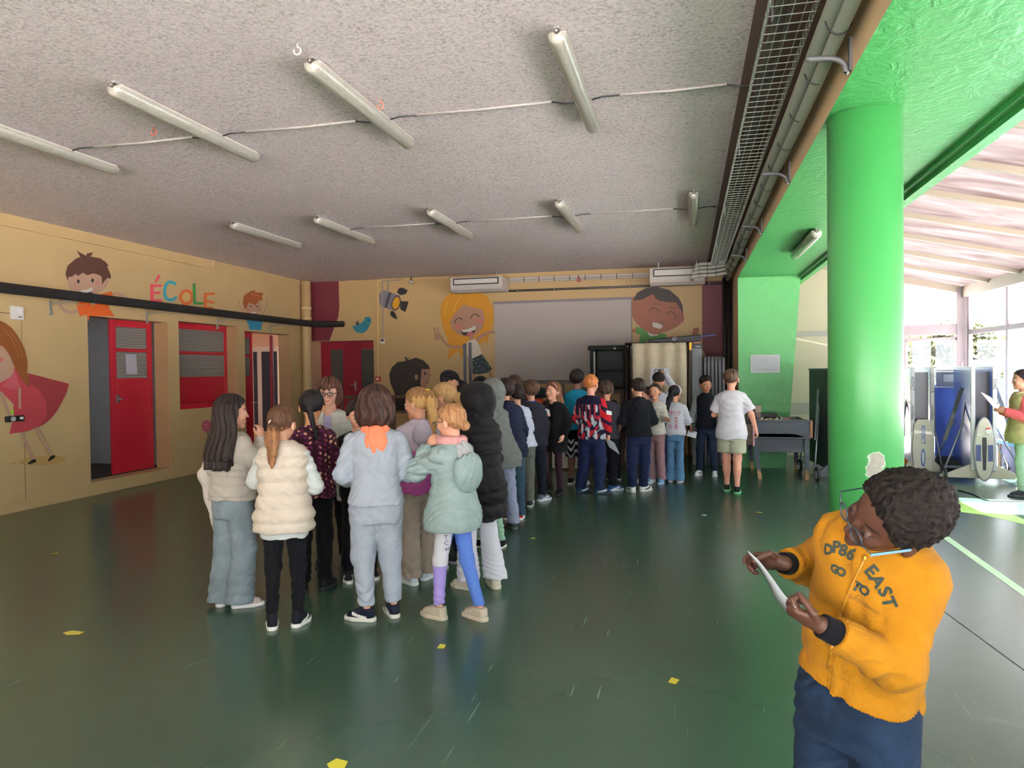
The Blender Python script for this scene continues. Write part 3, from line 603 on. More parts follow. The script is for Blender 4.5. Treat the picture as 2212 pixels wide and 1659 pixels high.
p.poly('241a18', [(1213, 388), (1240, 340), (1310, 302), (1400, 293), (1500, 320), (1570, 380), (1602, 440), (1606, 522), (1590, 480), (1550, 418), (1480, 416), (1420, 405), (1388, 388), (1366, 350), (1280, 394), (1215, 405)])
p.poly('c4beb6', [(1360, 570), (1400, 580), (1446, 600), (1426, 630), (1365, 612)]).stroke('2a1814', [(1357, 572), (1400, 578), (1450, 600)], 4)
p.stroke('2a1814', [(1337, 487), (1362, 463), (1395, 466), (1413, 500)], 7).stroke('2a1814', [(1477, 510), (1500, 492), (1532, 502), (1552, 542)], 7).stroke('4a2c22', [(1368, 430), (1432, 432)], 6).stroke('4a2c22', [(1500, 455), (1545, 465)], 6).stroke('5a3024', [(1430, 572), (1455, 580), (1468, 572)], 6)
p.poly(skd, [(1668, 655), (1684, 655), (1686, 630), (1706, 616), (1730, 624), (1730, 652), (1712, 676), (1690, 680)], True); p.build()
p = Paint('painted_panel', 'maroon painted stripe in the right back corner', wall_back, C_, TB)
p.poly('5a1c28', [(1757, 250), (1976, 240), (1976, 845), (1790, 845), (1757, 790)]); p.build()
# ================================================================ sculpting tools for people (signed distance -> mesh)
F32 = np.float32
def V3(*a): return np.array(a, F32)
def smin(a, b, k):
    h = np.clip(.5+.5*(b-a)/k, 0, 1); return b+(a-b)*h-k*h*(1-h)
def rc(P, a, b, ra, rb):
    a = np.asarray(a, F32); ba = np.asarray(b, F32)-a; L = float(ba@ba)+1e-9
    t = np.clip(((P-a)@ba)/L, 0, 1); d = P-a-t[:, None]*ba
    return np.sqrt((d*d).sum(1))-(ra+t*(rb-ra))
def poly(P, pts, rs, k=.01):
    D = None
    for i in range(len(pts)-1):
        d = rc(P, pts[i], pts[i+1], rs[i], rs[i+1]); D = d if D is None else smin(D, d, k)
    return D
def ell(P, c, r):
    q = P-np.asarray(c, F32); r = np.asarray(r, F32); k0 = np.sqrt(((q/r)**2).sum(1)); k1 = np.sqrt(((q/(r*r))**2).sum(1))+1e-9
    return k0*(k0-1)/k1
def loft(P, z, a, b, cx, cyy, e=2.3):
    Z = P[:, 2]; A = np.interp(Z, z, a); B = np.interp(Z, z, b); X = (P[:, 0]-np.interp(Z, z, cx))/A; Y = (P[:, 1]-np.interp(Z, z, cyy))/B
    d = ((np.abs(X)**e+np.abs(Y)**e)**(1/e)-1)*np.minimum(A, B)
    cap = np.maximum(z[0]-Z, Z-z[-1]); return np.where(cap > 0, np.sqrt(np.maximum(d, 0)**2+cap**2), np.maximum(d, cap)).astype(F32)
def folds(P, seed, amp, fz=55, fx=18):
    r = np.random.RandomState(seed); out = 0
    w = np.sin(P@r.normal(0, 9, 3).astype(F32)+r.rand()*6)*1.6+np.sin(P@r.normal(0, 14, 3).astype(F32)+2)*1.1
    for i in range(3):
        d = np.array([r.normal(0, fx), r.normal(0, fx), fz*r.uniform(.5, 1.1)*r.choice([-1, 1])], F32)
        s = np.sin(P@d+w*(1+i*.5)+r.rand()*6); out = out+(1-np.abs(s))*np.clip(.5+.5*np.sin(P@r.normal(0, 11, 3).astype(F32)+i), 0, 1)
    return (amp*(out-.8)).astype(F32)
def rotm(yaw=0, pitch=0, roll=0):      # yaw left +, pitch up +, roll right ear down +
    return np.array(Matrix.Rotation(yaw, 3, 'Z') @ Matrix.Rotation(pitch, 3, 'X') @ Matrix.Rotation(roll, 3, 'Y'), F32)
def sdf_mesh(fn, lo, hi, h):
    lo = np.array(lo, F32)-2*h; hi = np.array(hi, F32)+2*h; B = 8
    nb = np.ceil((hi-lo)/(h*B)).astype(int); n = nb*B+1
    g = [lo[i]+h*B*(np.arange(nb[i])+.5) for i in range(3)]
    C = np.stack(np.meshgrid(*g, indexing='ij'), -1).reshape(-1, 3).astype(F32)
    d = fn(C); act = np.abs(d) < 4*h*1.732*1.3+.012
    Fd = np.ones(n, F32)
    big = np.repeat(np.repeat(np.repeat(np.sign(d).reshape(nb), B, 0), B, 1), B, 2); Fd[:-1, :-1, :-1] = big
    idx = np.argwhere(act.reshape(nb)); o = np.arange(B+1)
    ox, oy, oz = np.meshgrid(o, o, o, indexing='ij'); off = np.stack([ox, oy, oz], -1).reshape(-1, 3)
    for s in range(0, len(idx), 600):
        I = (idx[s:s+600, None, :]*B+off[None]).reshape(-1, 3); v = fn((lo+I*h).astype(F32)); Fd[I[:, 0], I[:, 1], I[:, 2]] = v
    S = Fd < 0; c = None
    cnt = np.zeros(n-1, np.int8)
    for i in (0, 1):
        for j in (0, 1):
            for k in (0, 1): cnt += S[i:n[0]-1+i, j:n[1]-1+j, k:n[2]-1+k]
    cells = np.argwhere((cnt > 0) & (cnt < 8))
    if not len(cells): return None
    acc = np.zeros((len(cells), 3)); num = np.zeros(len(cells)); cs = [np.array(q) for q in ((0, 0, 0), (1, 0, 0), (0, 1, 0), (1, 1, 0), (0, 0, 1), (1, 0, 1), (0, 1, 1), (1, 1, 1))]
    val = [Fd[tuple((cells+q).T)] for q in cs]
    for a in range(8):
        for ax in range(3):
            if not (a >> ax) & 1:
                b = a | (1 << ax); va, vb = val[a], val[b]; m = (va < 0) != (vb < 0)
                t = np.where(m, va/(va-vb+1e-12), 0); p = cs[a]+t[:, None]*(cs[b]-cs[a]); acc += np.where(m[:, None], p, 0); num += m
    V = lo+h*(cells+acc/num[:, None])
    vid = -np.ones(n-1, np.int64); vid[tuple(cells.T)] = np.arange(len(cells)); Q = []
    for ax in range(3):
        sl = [slice(0, n[i]) for i in range(3)]; a = list(sl); b = list(sl); a[ax] = slice(0, n[ax]-1); b[ax] = slice(1, n[ax])
        ch = np.argwhere(S[tuple(a)] != S[tuple(b)]); u, w_ = (ax+1) % 3, (ax+2) % 3
        ch = ch[(ch[:, u] > 0) & (ch[:, w_] > 0) & (ch[:, u] < n[u]-1) & (ch[:, w_] < n[w_]-1)]
        eu = np.zeros(3, int); eu[u] = 1; ew = np.zeros(3, int); ew[w_] = 1
        q = np.stack([vid[tuple((ch-eu-ew).T)], vid[tuple((ch-ew).T)], vid[tuple(ch.T)], vid[tuple((ch-eu).T)]], 1)
        ins = S[tuple(ch.T)]; q[~ins] = q[~ins][:, ::-1]; Q.append(q)
    return V, np.concatenate(Q)
def np_obj(name, V, Q, mats, parent, attrs=None, mi=None):
    me = bpy.data.meshes.new(name); me.vertices.add(len(V)); me.vertices.foreach_set('co', np.asarray(V, F32).ravel())
    me.loops.add(Q.size); me.loops.foreach_set('vertex_index', Q.ravel().astype(np.int32)); me.polygons.add(len(Q))
    me.polygons.foreach_set('loop_start', (np.arange(len(Q))*4).astype(np.int32)); me.polygons.foreach_set('loop_total', np.full(len(Q), 4, np.int32))
    me.polygons.foreach_set('use_smooth', np.ones(len(Q), bool))
    for m in (mats if isinstance(mats, list) else [mats]): me.materials.append(m)
    for k, a in (attrs or {}).items():
        if a.shape[1] == 4: at = me.attributes.new(k, 'FLOAT_COLOR', 'POINT'); at.data.foreach_set('color', a.astype(F32).ravel())
        else: at = me.attributes.new(k, 'FLOAT_VECTOR', 'POINT'); at.data.foreach_set('vector', a.astype(F32).ravel())
    me.update(calc_edges=True); me.validate(); return link(name, me, parent)
# ---------------------------------------------------------------- cloth, skin and hair
def cloth(c, rough=.85, wrinkle=.25, weave=.15, ribs=0, name='cloth'):
    key = ('cloth', str(c), rough, wrinkle, weave, ribs)
    if key in MATS: return MATS[key]
    t = NT(name); v = t.coord()
    if c == 'attr': a = t.n.new('ShaderNodeAttribute'); a.attribute_name = 'Col'; base = a.outputs['Color']
    else: base = None; cc = srgb(c)
    n = t.noise(11, 4, v, .6, .6)
    if base is None: col = t.mix(t.ramp(n, .3, .7), tuple(x*.86 for x in cc), tuple(min(1, x*1.06) for x in cc))
    else: col = base
    t.set(Base_Color=col, Roughness=rough, Specular_IOR_Level=.12, Sheen_Weight=.03)
    hgt = t.math('ADD', t.math('MULTIPLY', n, wrinkle*2), t.math('MULTIPLY', t.noise(260, 2, v), weave))
    t.bump(hgt, .6, .012); MATS[key] = t.m; return t.m
def denim(c, lo=.75):
    key = ('denim', str(c))
    if key in MATS: return MATS[key]
    t = NT('denim'); v = t.coord(); cc = srgb(c); n = t.noise(7, 4, v, .6, .4); f = t.noise(180, 2, t.coord((1, 1, .3)))
    col = t.mix(t.ramp(n, .32, .68), tuple(x*lo for x in cc), tuple(min(1, x*1.3) for x in cc)); col = t.mix(t.math('MULTIPLY', f, .25), col, tuple(min(1, x*1.5) for x in cc))
    t.set(Base_Color=col, Roughness=.85, Specular_IOR_Level=.2); t.bump(t.math('ADD', n, t.math('MULTIPLY', f, .12)), .35, .012); MATS[key] = t.m; return t.m
def skin(c, eye='2a160c', brow='24160f', lip=None):
    key = ('skin', c, eye, brow); wh = 'e0d8d0' if srgb(c)[0] > .2 else '5c4a44'
    if key in MATS: return MATS[key]
    t = NT('skin'); cc = srgb(c); lipc = srgb(lip) if lip else tuple(x*y for x, y in zip(cc, (.88, .55, .55)))
    at = t.n.new('ShaderNodeAttribute'); at.attribute_name = 'face'; sx = t.n.new('ShaderNodeSeparateXYZ'); t.link(at.outputs['Vector'], sx.inputs[0])
    X, Y, Z = sx.outputs; ax = t.math('ABSOLUTE', X); front = t.ramp(Y, .045, .055)
    def el(x, z, rx, rz, px_=ax, soft=.25):
        a = t.math('POWER', t.math('DIVIDE', t.math('SUBTRACT', px_, x), rx), 2); b = t.math('POWER', t.math('DIVIDE', t.math('SUBTRACT', Z, z), rz), 2)
        return t.math('MULTIPLY', t.ramp(t.math('ADD', a, b), 1+soft, 1-soft), front)
    v = t.coord(); col = t.mix(t.noise(14, 3, v), tuple(x*.93 for x in cc), cc)
    col = t.mix(t.math('MULTIPLY', el(.036, -.03, .022, .018, soft=.9), .35), col, tuple(x*y for x, y in zip(cc, (1.0, .72, .7))))
    col = t.mix(el(0, -.0535, .021, .0075, X), col, lipc); col = t.mix(el(0, -.0535, .018, .0012, X), col, tuple(x*.3 for x in lipc))
    bz = t.math('SUBTRACT', Z, t.math('MULTIPLY', ax, .12)); 
    col = t.mix(t.math('MULTIPLY', el(.031, .027, .017, .0036), .85), col, srgb(brow))
    col = t.mix(el(.0305, .006, .0145, .0078), col, tuple(x*.35 for x in cc)); col = t.mix(el(.0305, .005, .0132, .0062), col, srgb(wh))
    col = t.mix(el(.0305, .0055, .0062, .0064), col, srgb(eye))
    t.set(Base_Color=col, Roughness=.5, Specular_IOR_Level=.35, Subsurface_Weight=.0); t.bump(t.noise(160, 2, v), .08, .002)
    MATS[key] = t.m; return t.m
def hairmat(c, c2=None, curly=False):
    key = ('hair', c, c2, curly)
    if key in MATS: return MATS[key]
    t = NT('hair'); cc = srgb(c); c2 = srgb(c2) if c2 else tuple(min(1, x*1.8+.003) for x in cc)
    v = t.coord((70, 70, 7)) if not curly else t.coord((45, 45, 45)); n = t.noise(1, 4, v, .65, .8)
    t.set(Base_Color=t.mix(t.ramp(n, .38, .72), cc, c2), Roughness=.5 if not curly else .75, Specular_IOR_Level=.2); t.bump(n, .7, .01); MATS[key] = t.m; return t.m
# ---------------------------------------------------------------- the figure
NEAR = .006
def hand_prims(w, d, n, side, curl=.5, s=1., thumb=.6, curls=None):
    """five separate fingers; d = along the hand, n = palm normal, side = +1 right / -1 left"""
    w = np.array(w, float); d = np.array(d, float); d /= np.linalg.norm(d); n = np.array(n, float); n -= d*(n@d); n /= np.linalg.norm(n)
    l = np.cross(n, d)*(-side)        # towards the thumb
    segs = []
    for i, (o, L) in enumerate(((.021, .060), (.007, .067), (-.007, .062), (-.021, .048))):
        base = w+d*.068*s+l*o*s*1.02; dd = d*math.cos(.05)+l*o*3; dd /= np.linalg.norm(dd); p = w+d*.03*s+l*o*.7*s; pts = [p, base]; ang = 0
        for j, f in enumerate((.46, .3, .24)):
            ang += (curls[i] if curls else curl)*(.75, 1.15, .8)[j]; q = dd*math.cos(ang)+n*math.sin(ang); pts.append(pts[-1]+q*L*f*s)
        segs.append((pts, [.009*s, .0082*s, .0075*s, .0068*s, .0058*s]))
    t0 = w+d*.018*s+l*.020*s; t1 = t0+(d*.55+l*.75+n*.25*thumb)*.03*s; t2 = t1+(d*.85+l*(.25-.3*thumb)+n*.5*thumb)*.027*s; t3 = t2+(d*.95-l*.25*thumb+n*.55*thumb)*.021*s
    segs.append(([t0, t1, t2, t3], [.0115*s, .0095*s, .0082*s, .0068*s]))
    c = w+d*.06*s
    def f(P):
        q = P-np.asarray(w+d*.042*s, F32); fr = np.stack([l, d, n], 1).astype(F32); q = q@fr
        D = ell(q, (0, 0, 0), (.034*s, .046*s, .0155*s)); D = smin(D, rc(P, w-d*.01*s, w+d*.03*s, .0205*s, .017*s), .014*s)
        for pts, r in segs: D = smin(D, poly(P, pts, r, .003), .004)
        return D
    return f, c.astype(F32), .13*s
class Fig:
    pass
def person(label, pos, H, rz, hairc='2a1d16', skinc='d9a184', arms=None, feet=None, lean=(0, 0), head=(0, 0, 0), headoff=(0, 0, 0), w=1., top=None, pants=None, shoes=None, hair='short',
           hr=(0, 0), vox=.007, group='children queuing in the hall', legs='pants', eye='2a160c', adult=False, extra=None, hands=(.5, .5), handn=(None, None), hipshift=(0, 0), skinvis=True, knees=None, handd=(None, None), squash=1., curls=(None, None), thumb=.6, tilt=0., shoulders=None, hs=None):
    s = H/1.405; r = thing('person', label, 'person', (pos[0], pos[1], 0), rz, group); hs = hs or (1.05 if not adult else .9)
    F = Fig(); F.s = s; F.adult_ = adult; F.hs = hs; F.root = r; F.vox = vox/s
    hx, hy = hipshift; lx, ly = lean
    feet = feet or ((-.09, 0, .15), (.09, 0, -.15))
    hipz = .70; shz = 1.12
    def ctr(z):
        t = np.clip((np.asarray(z)-.68)/(1.12-.68), 0, 1.35); t2 = t*t*(3-2*np.minimum(t, 1)); t2 = np.where(t > 1, 1+(t-1)*1.0, t2); return hx+lx*t2, hy+ly*t2
    F.ctr = ctr
    sx, sy = ctr(shz); sx, sy = float(sx), float(sy)
    D = dict(down=lambda q: ((q*.20, -.01, .885), (q*.19, .07, .69)), fwd=lambda q: ((q*.195, .02, .885), (q*.09, .19, .95)), face=lambda q: ((q*.19, .11, .93), (q*.07, .14, 1.13)), pocket=lambda q: ((q*.21, -.05, .89), (q*.15, .08, .76)), back=lambda q: ((q*.2, -.06, .88), (q*.16, -.02, .7)))
    A = []
    for i, q in enumerate((-1, 1)):
        a = (arms or ('fwd', 'fwd'))[i]
        if isinstance(a, str): a = D[a](q)
        sh = np.array((q*.114*w+sx, sy, shz-.034)); e = np.array(a[0], float)*(.84, 1, 1)+(sx, sy, 0); wr = np.array(a[1], float)*(.88, 1, 1)+(sx, sy, 0)
        if shoulders: sh, e, wr = np.array(shoulders[i], float), np.array(a[0], float), np.array(a[1], float)
        A.append((sh, e, wr))
    F.arms = A
    LG = []
    for i, q in enumerate((-1, 1)):
        fx, fy, fa = feet[i][:3]; fz = feet[i][3] if len(feet[i]) > 3 else 0
        hp = np.array((q*.061*w+hx, hy, hipz)); an = np.array((fx+.038*math.sin(fa), fy-.038*math.cos(fa), .075+fz)); kn = (hp+an)/2+np.array((math.sin(-fa)*.02, .025, 0))
        if knees and knees[i]: kn = np.array(knees[i], float)
        LG.append((hp, kn, an, fa))
    F.legs = LG
    hc = np.array((sx+headoff[0], sy+.012+headoff[1], 1.298+headoff[2])); R = rotm(*head) if len(head) == 3 and np.ndim(head) == 1 else np.array(head, F32); F.hc = hc; F.R = R
    def tp(P):
        if not tilt: return P
        Q = P.copy(); Q[:, 2] -= tilt*(P[:, 0]-lx*.5)*np.clip((P[:, 2]-.78)/.3, 0, 1); return Q
    F.tp = tp
    nb = np.array((sx, sy-.008, 1.13))
    tz = np.array([.6, .66, .72, .8, .88, 1., 1.08, 1.125, 1.155, 1.17]); ta = np.array([.105, .119, .122, .108, .101, .111, .118, .105, .074, .047])*w; tb = np.array([.085, .095, .098, .087, .084, .092, .088, .07, .054, .042])*(1+.9*(w-1))
    F.tz, F.ta, F.tb = tz, ta, tb
    cx, cyv = ctr(tz)
    hh = []
    for i, q in enumerate((-1, 1)):
        sh, e, wr = A[i]; d = wr-e; d = d/np.linalg.norm(d); d = np.array(handd[i]) if handd[i] is not None else d
        n = handn[i] if handn[i] is not None else (-q, .1, -.2)
        hh.append(hand_prims(wr, d, n, q, hands[i], .93, curls=curls[i], thumb=thumb)); 
    F.hands = hh
    def head_sdf(P):
        Q = ((P-hc.astype(F32))@R)/F32(hs)
        D = ell(Q, (0, -.012, .026), (.073, .089, .079)); D = smin(D, ell(Q, (0, .022, -.03), (.054, .056, .072)), .03)
        D = smin(D, ell(Q, (0, .064, -.083), (.019, .018, .017)), .02); D = smin(D, rc(Q, (0, .08, .008), (0, .0945, -.021), .006, .0085), .012)
        D = smin(D, ell(Q, (0, .079, -.0535), (.02, .009, .008)), .008); ax = np.abs(Q[:, 0:1]); S_ = np.concatenate([ax, Q[:, 1:]], 1)
        D = smin(D, ell(S_, (.033, .06, -.02), (.02, .018, .018)), .02); D = -smin(-D, ell(S_, (.031, .092, .008), (.016, .013, .01)), .01) if True else D
        D = smin(D, ell(S_, (.077, -.008, -.012), (.009, .017, .028)), .007); D = smin(D, ell(S_, (.0305, .072, .006), (.012, .0115, .0095)), .003)
        return D*F32(hs)
    F.head_sdf = head_sdf
    def body(P):
        D = loft(tp(P), tz, ta-.012, tb-.01, cx, cyv); D = smin(D, rc(P, nb, hc+R@np.array((0, -.015, -.06), F32), .043*w**.5, .038), .03)
        for sh, e, wr in A: D = smin(D, rc(P, sh, e, .034*w, .029*w), .03); D = smin(D, rc(P, e, wr, .031*w, .0195), .012)
        for hp, kn, an, fa in LG:
            i_ = 0 if (pants and pants.get('short')) else .018
            D = smin(D, rc(P, hp, kn, .07*w-i_, .047*w-i_), .03); D = smin(D, rc(P, kn, an, .046*w-i_, .027-i_*.3), .02)
            mid = kn*.65+an*.35+(0, -.012, 0); D = smin(D, ell(P, mid, (.043*w-i_*1.5, .046*w-i_*1.5, .09)), .02)
            D = smin(D, rc(P, an+(0, 0, -.03), an+np.array((math.sin(-fa)*.07, math.cos(fa)*.07, -.05)), .016, .008), .004)
        m = np.abs(P-hc.astype(F32)).max(1) < .2
        if m.any(): D[m] = smin(D[m], head_sdf(P[m]), .012)
        for f, c, rr in hh:
            m = np.abs(P-c).max(1) < rr
            if m.any(): D[m] = smin(D[m], f(P[m]), .006)
        return D
    allp = np.array([hc]+[q for a in A for q in a]+[q for l in LG for q in l[:3]]+[(0, 0, 0)])
    lo, hi = allp.min(0)-.2, allp.max(0)+.2; F.lo, F.hi = lo, hi; lo[2] = 0
    V, Q = sdf_mesh(body, lo, hi, min(F.vox, .0068/s))
    fl_ = ((V-hc)@R)/hs; far = (np.abs(fl_).max(1) > .16); fl_[far] = (9, -9, 9)
    o = np_obj('body', V*s, Q, skin(skinc, eye, (hairc[0] if isinstance(hairc, tuple) else hairc) if hair != 'none' else '24160f'), r, {'face': fl_}); F.body = o
    # ---- garments
    if top: make_top(F, **top)
    if pants: make_pants(F, **pants)
    if shoes:
        for i, l in enumerate(LG): make_shoe(F, l, i, feet[i], **shoes)
    make_hair(F, hair, hairc, *hr)
    if extra: extra(F)
    return F
def colattr(fn, V, arm):
    c = np.ones((len(V), 4), F32); c[:, :3] = fn(V, arm); return c
def make_top(F, c='808080', ease=.014, hem=.66, flare=0., sleeve='long', sr=.012, cuff=0, hood=None, collar=.0, puff=0, fold=.005, col=None, m=None, name='top', wrinkle=.3, sleeves=True, neck=.055, openf=False, seed=None, rough=.85, ribhem=False, collarr=.012, yneck=0., send=.97):
    A, s, ctr = F.arms, F.s, F.ctr; seed = seed if seed is not None else int(abs(F.root.location[0]*977+F.root.location[1]*131)) % 9999
    tz = F.tz.copy(); a = F.ta+ease; b = F.tb+ease; k = np.clip((.95-tz)/.3, 0, 1); a = a+flare*k+ease*.6*k; b = b+flare*k*.9+ease*.6*k
    if hem < .6: tz = np.concatenate([[hem-.02], tz]); a = np.concatenate([[a[0]+flare*.6], a]); b = np.concatenate([[b[0]+flare*.6], b])
    cx, cyv = ctr(tz)
    wr_t = {'long': 1.0, 'short': None, 'half': .35, 'none': None}[sleeve]
    def arm(P):
        D = np.full(len(P), 9, F32)
        if sleeve == 'none': return D
        for sh, e, wr in A:
            if sleeve == 'short':
                q = sh+(e-sh)*.78; d = rc(P, sh, q, .04+sr*.8, .043+sr*1.4); ax = (q-sh)/np.linalg.norm(q-sh); d = np.maximum(d, (P-q.astype(F32))@ax.astype(F32)-.0)
            else:
                q = e+(wr-e)*(send if sleeve == 'long' else .4); d = smin(rc(P, sh, e, .039+sr*.8, .034+sr), rc(P, e, q, .034+sr, .0265+sr*.75-cuff*.004), .012)
                ax = (q-e)/np.linalg.norm(q-e); d = np.maximum(d, np.where(rc(P, e, q, 0, 0) < .09, (P-q.astype(F32))@ax.astype(F32), -9))
            D = np.minimum(D, d)
        return D
    def torso(P):
        P = F.tp(P); d = loft(P, tz, a, b, cx, cyv); hz = hem+.006*np.sin(P[:, 0]*30); d = np.maximum(d, hz-P[:, 2]); nx, ny = ctr(1.16)
        d = np.maximum(d, neck-np.sqrt((P[:, 0]-nx)**2+(P[:, 1]-ny-.01)**2+np.maximum(1.145-P[:, 2], 0)**2*6)) if neck else d
        if openf: d = np.maximum(d, np.minimum(.028+np.clip(1-P[:, 2], 0, 1)*.05-np.abs(P[:, 0]-cx[0]), P[:, 1]+.01)) if openf is True else d
        return d
    def fn(P):
        t = torso(P); ar = arm(P); D = smin(t, ar, .024)
        if collar:
            nx, ny = ctr(1.16); rr = np.sqrt((P[:, 0]-nx)**2+(P[:, 1]-ny+.0)**2); z = P[:, 2]-1.14; D = smin(D, np.sqrt(np.maximum(np.abs(rr-.052-z*.05)-.002, 0)**2+np.maximum(np.abs(z-collar*.5)-collar*.5, 0)**2)-collarr, .02)
        if puff: D = D-puff*np.abs(np.sin(P[:, 2]*math.pi/(.085)))-.0
        if fold: D = D+folds(P, seed, fold)*(1.0+.8*(ar < t))
        if ribhem:
            mk = P[:, 2] < hem+.035; D = np.where(mk, D+.006+.0018*np.sin(np.arctan2(P[:, 1]-cyv[0], P[:, 0]-cx[0])*110), D)
        return D
    V, Q = sdf_mesh(fn, F.lo-.05, F.hi+.02, F.vox*1.1)
    at = None
    if col is not None:
        Vf = V.astype(F32); ar = (arm(Vf) < torso(Vf)); at = {'Col': colattr(col, Vf, ar)}
    o = np_obj(name, V*s, Q, m or (cloth('attr', rough, wrinkle) if col is not None else cloth(c, rough, wrinkle)), F.root, at)
    F.top = o; F.topfn = fn
    if hood:
        nx, ny = ctr(1.16)
        def hf(P):
            q = P-np.array((nx, ny, 0), F32); d = smin(poly(q, [(-.075, .035, 1.13), (-.06, -.045, 1.16), (0, -.075, 1.165), (.06, -.045, 1.16), (.075, .035, 1.13)], [.018, .026, .03, .026, .018]), ell(q, (0, -.1, 1.08), (.085, .04, .095)), .03)
            return d+folds(P, seed+3, .005, 30, 30)
        V, Q = sdf_mesh(hf, (nx-.2, ny-.25, .9), (nx+.2, ny+.15, 1.26), F.vox)
        np_obj('hood', V*s, Q, cloth(hood, rough, .35), o)
    return o
def make_pants(F, c='202838', r=(.083, .058, .045), hem=.07, m=None, fold=.004, col=None, waist=.80, name='trousers', short=None, cut=None):
    s = F.s; ctr = F.ctr; wf = F.ta[3]/.128*1.09; seed = int(abs(F.root.location[1]*733)) % 9999
    zz = np.array([.6, .66, .72, .8]); a = np.interp(zz, F.tz, F.ta)+.008; b = np.interp(zz, F.tz, F.tb)+.008; cx, cyv = ctr(zz)
    def fn(P):
        D = loft(P, zz, a, b, cx, cyv)
        for hp, kn, an, fa in F.legs:
            if short: q = hp+(kn-hp)*short; d = rc(P, hp, q, r[0]*wf, r[1]*wf); d = np.maximum(d, q[2]-P[:, 2])
            else:
                end = an+(an-kn)/np.linalg.norm(an-kn)*.03; d = smin(rc(P, hp, kn, r[0]*wf, r[1]*wf), rc(P, kn, end, r[1]*wf, r[2]), .03); d = np.maximum(d, hem+an[2]-.075-P[:, 2])
            D = smin(D, d, .02)
        if fold: D = D+folds(P, seed, fold, 40, 16)*np.where(P[:, 2] < .25, 1.6, 1.)
        return D
    V, Q = sdf_mesh(fn, F.lo-.05, (F.hi[0], F.hi[1], .86), F.vox*1.1)
    at = {'Col': colattr(col, V.astype(F32), None)} if col is not None else None
    o = np_obj(name, V*s, Q, m or (cloth('attr') if col is not None else cloth(c)), F.root, at); F.pants = o; F.pantsfn = fn; return o
def make_shoe(F, leg, i, ft, c='20242c', sole='e8e6e0', high=0, size=1., stripe=None, c2=None):
    s = F.s; an, fa = leg[2], leg[3]; fz = ft[3] if len(ft) > 3 else 0; tilt = ft[4] if len(ft) > 4 else 0; size *= 1.0
    R = rotm(fa, tilt); o = np.array((ft[0], ft[1], fz))
    def out(Q, e=0):
        x, y = Q[:, 0]*(1 if i else -1), Q[:, 1]; q = np.stack([x, y], 1)
        def seg(a, b, ra, rb):
            a = np.array(a, F32); ba = np.array(b, F32)-a; t = np.clip(((q-a)@ba)/(ba@ba), 0, 1); d = q-a-t[:, None]*ba; return np.sqrt((d*d).sum(1))-(ra+t*(rb-ra))
        return np.minimum(seg((0, -.062), (.0, .04), .031, .038), seg((0, .04), (-.008, .085), .038, .028))-e
    def solef(P):
        Q = ((P-o.astype(F32))@R)/F32(size); d = out(Q, .003); z = Q[:, 2]-.012; return (np.sqrt(np.maximum(d+.004, 0)**2+np.maximum(np.abs(z)-.009, 0)**2)-.004)
    def up(P):
        Q = ((P-o.astype(F32))@R)/F32(size); d = rc(Q, (0, -.055, .035), (0, -.05, .07+high), .033, .033); d = smin(d, rc(Q, (0, -.03, .05), (-.004*(1 if i else -1), .065, .026), .042, .031), .02)
        d = np.maximum(d, out(Q, 0)); d = np.maximum(d, .018-Q[:, 2]); return np.maximum(d, Q[:, 2]-.078-high-.0*Q[:, 1])
    lo, hi = o-.16, o+.16; hi[2] = o[2]+.16
    V, Q = sdf_mesh(up, lo, hi, F.vox*.85); q = ((V.astype(F32)-o.astype(F32))@R)/size
    m = cloth(c, .5, .1, .1); at = None
    if c2:
        cc = np.ones((len(V), 4), F32); cc[:, :3] = srgb(c); mk = (np.abs(q[:, 2]-.035-q[:, 1]*.25) < .009) & (np.abs(q[:, 0]) > .018) & (q[:, 1] < .05) & (q[:, 1] > -.05); cc[mk, :3] = srgb(c2); at = {'Col': cc}; m = cloth('attr', .5, .1)
    sh = np_obj('shoe', V*s, Q, m, F.root, at)
    V, Q = sdf_mesh(solef, lo, hi, F.vox*.85); np_obj('sole', V*s, Q, mat(sole, .6), sh)
    if F.vox*s < .0075:
        lb = MB()
        for k in range(4):
            y = .0+k*.016; z = .071-k*.0068+high*.3; p = [np.array((x, y, z-abs(x)*.25)) for x in (-.018, 0, .018)]; p = [(o+R@(a_*size))*s for a_ in p]; lb.tube(p, .0028*s, 6)
        lb.build('laces', mat('e9e9e9' if srgb(c)[0] < .5 else 'c9c2b8', .8), sh)
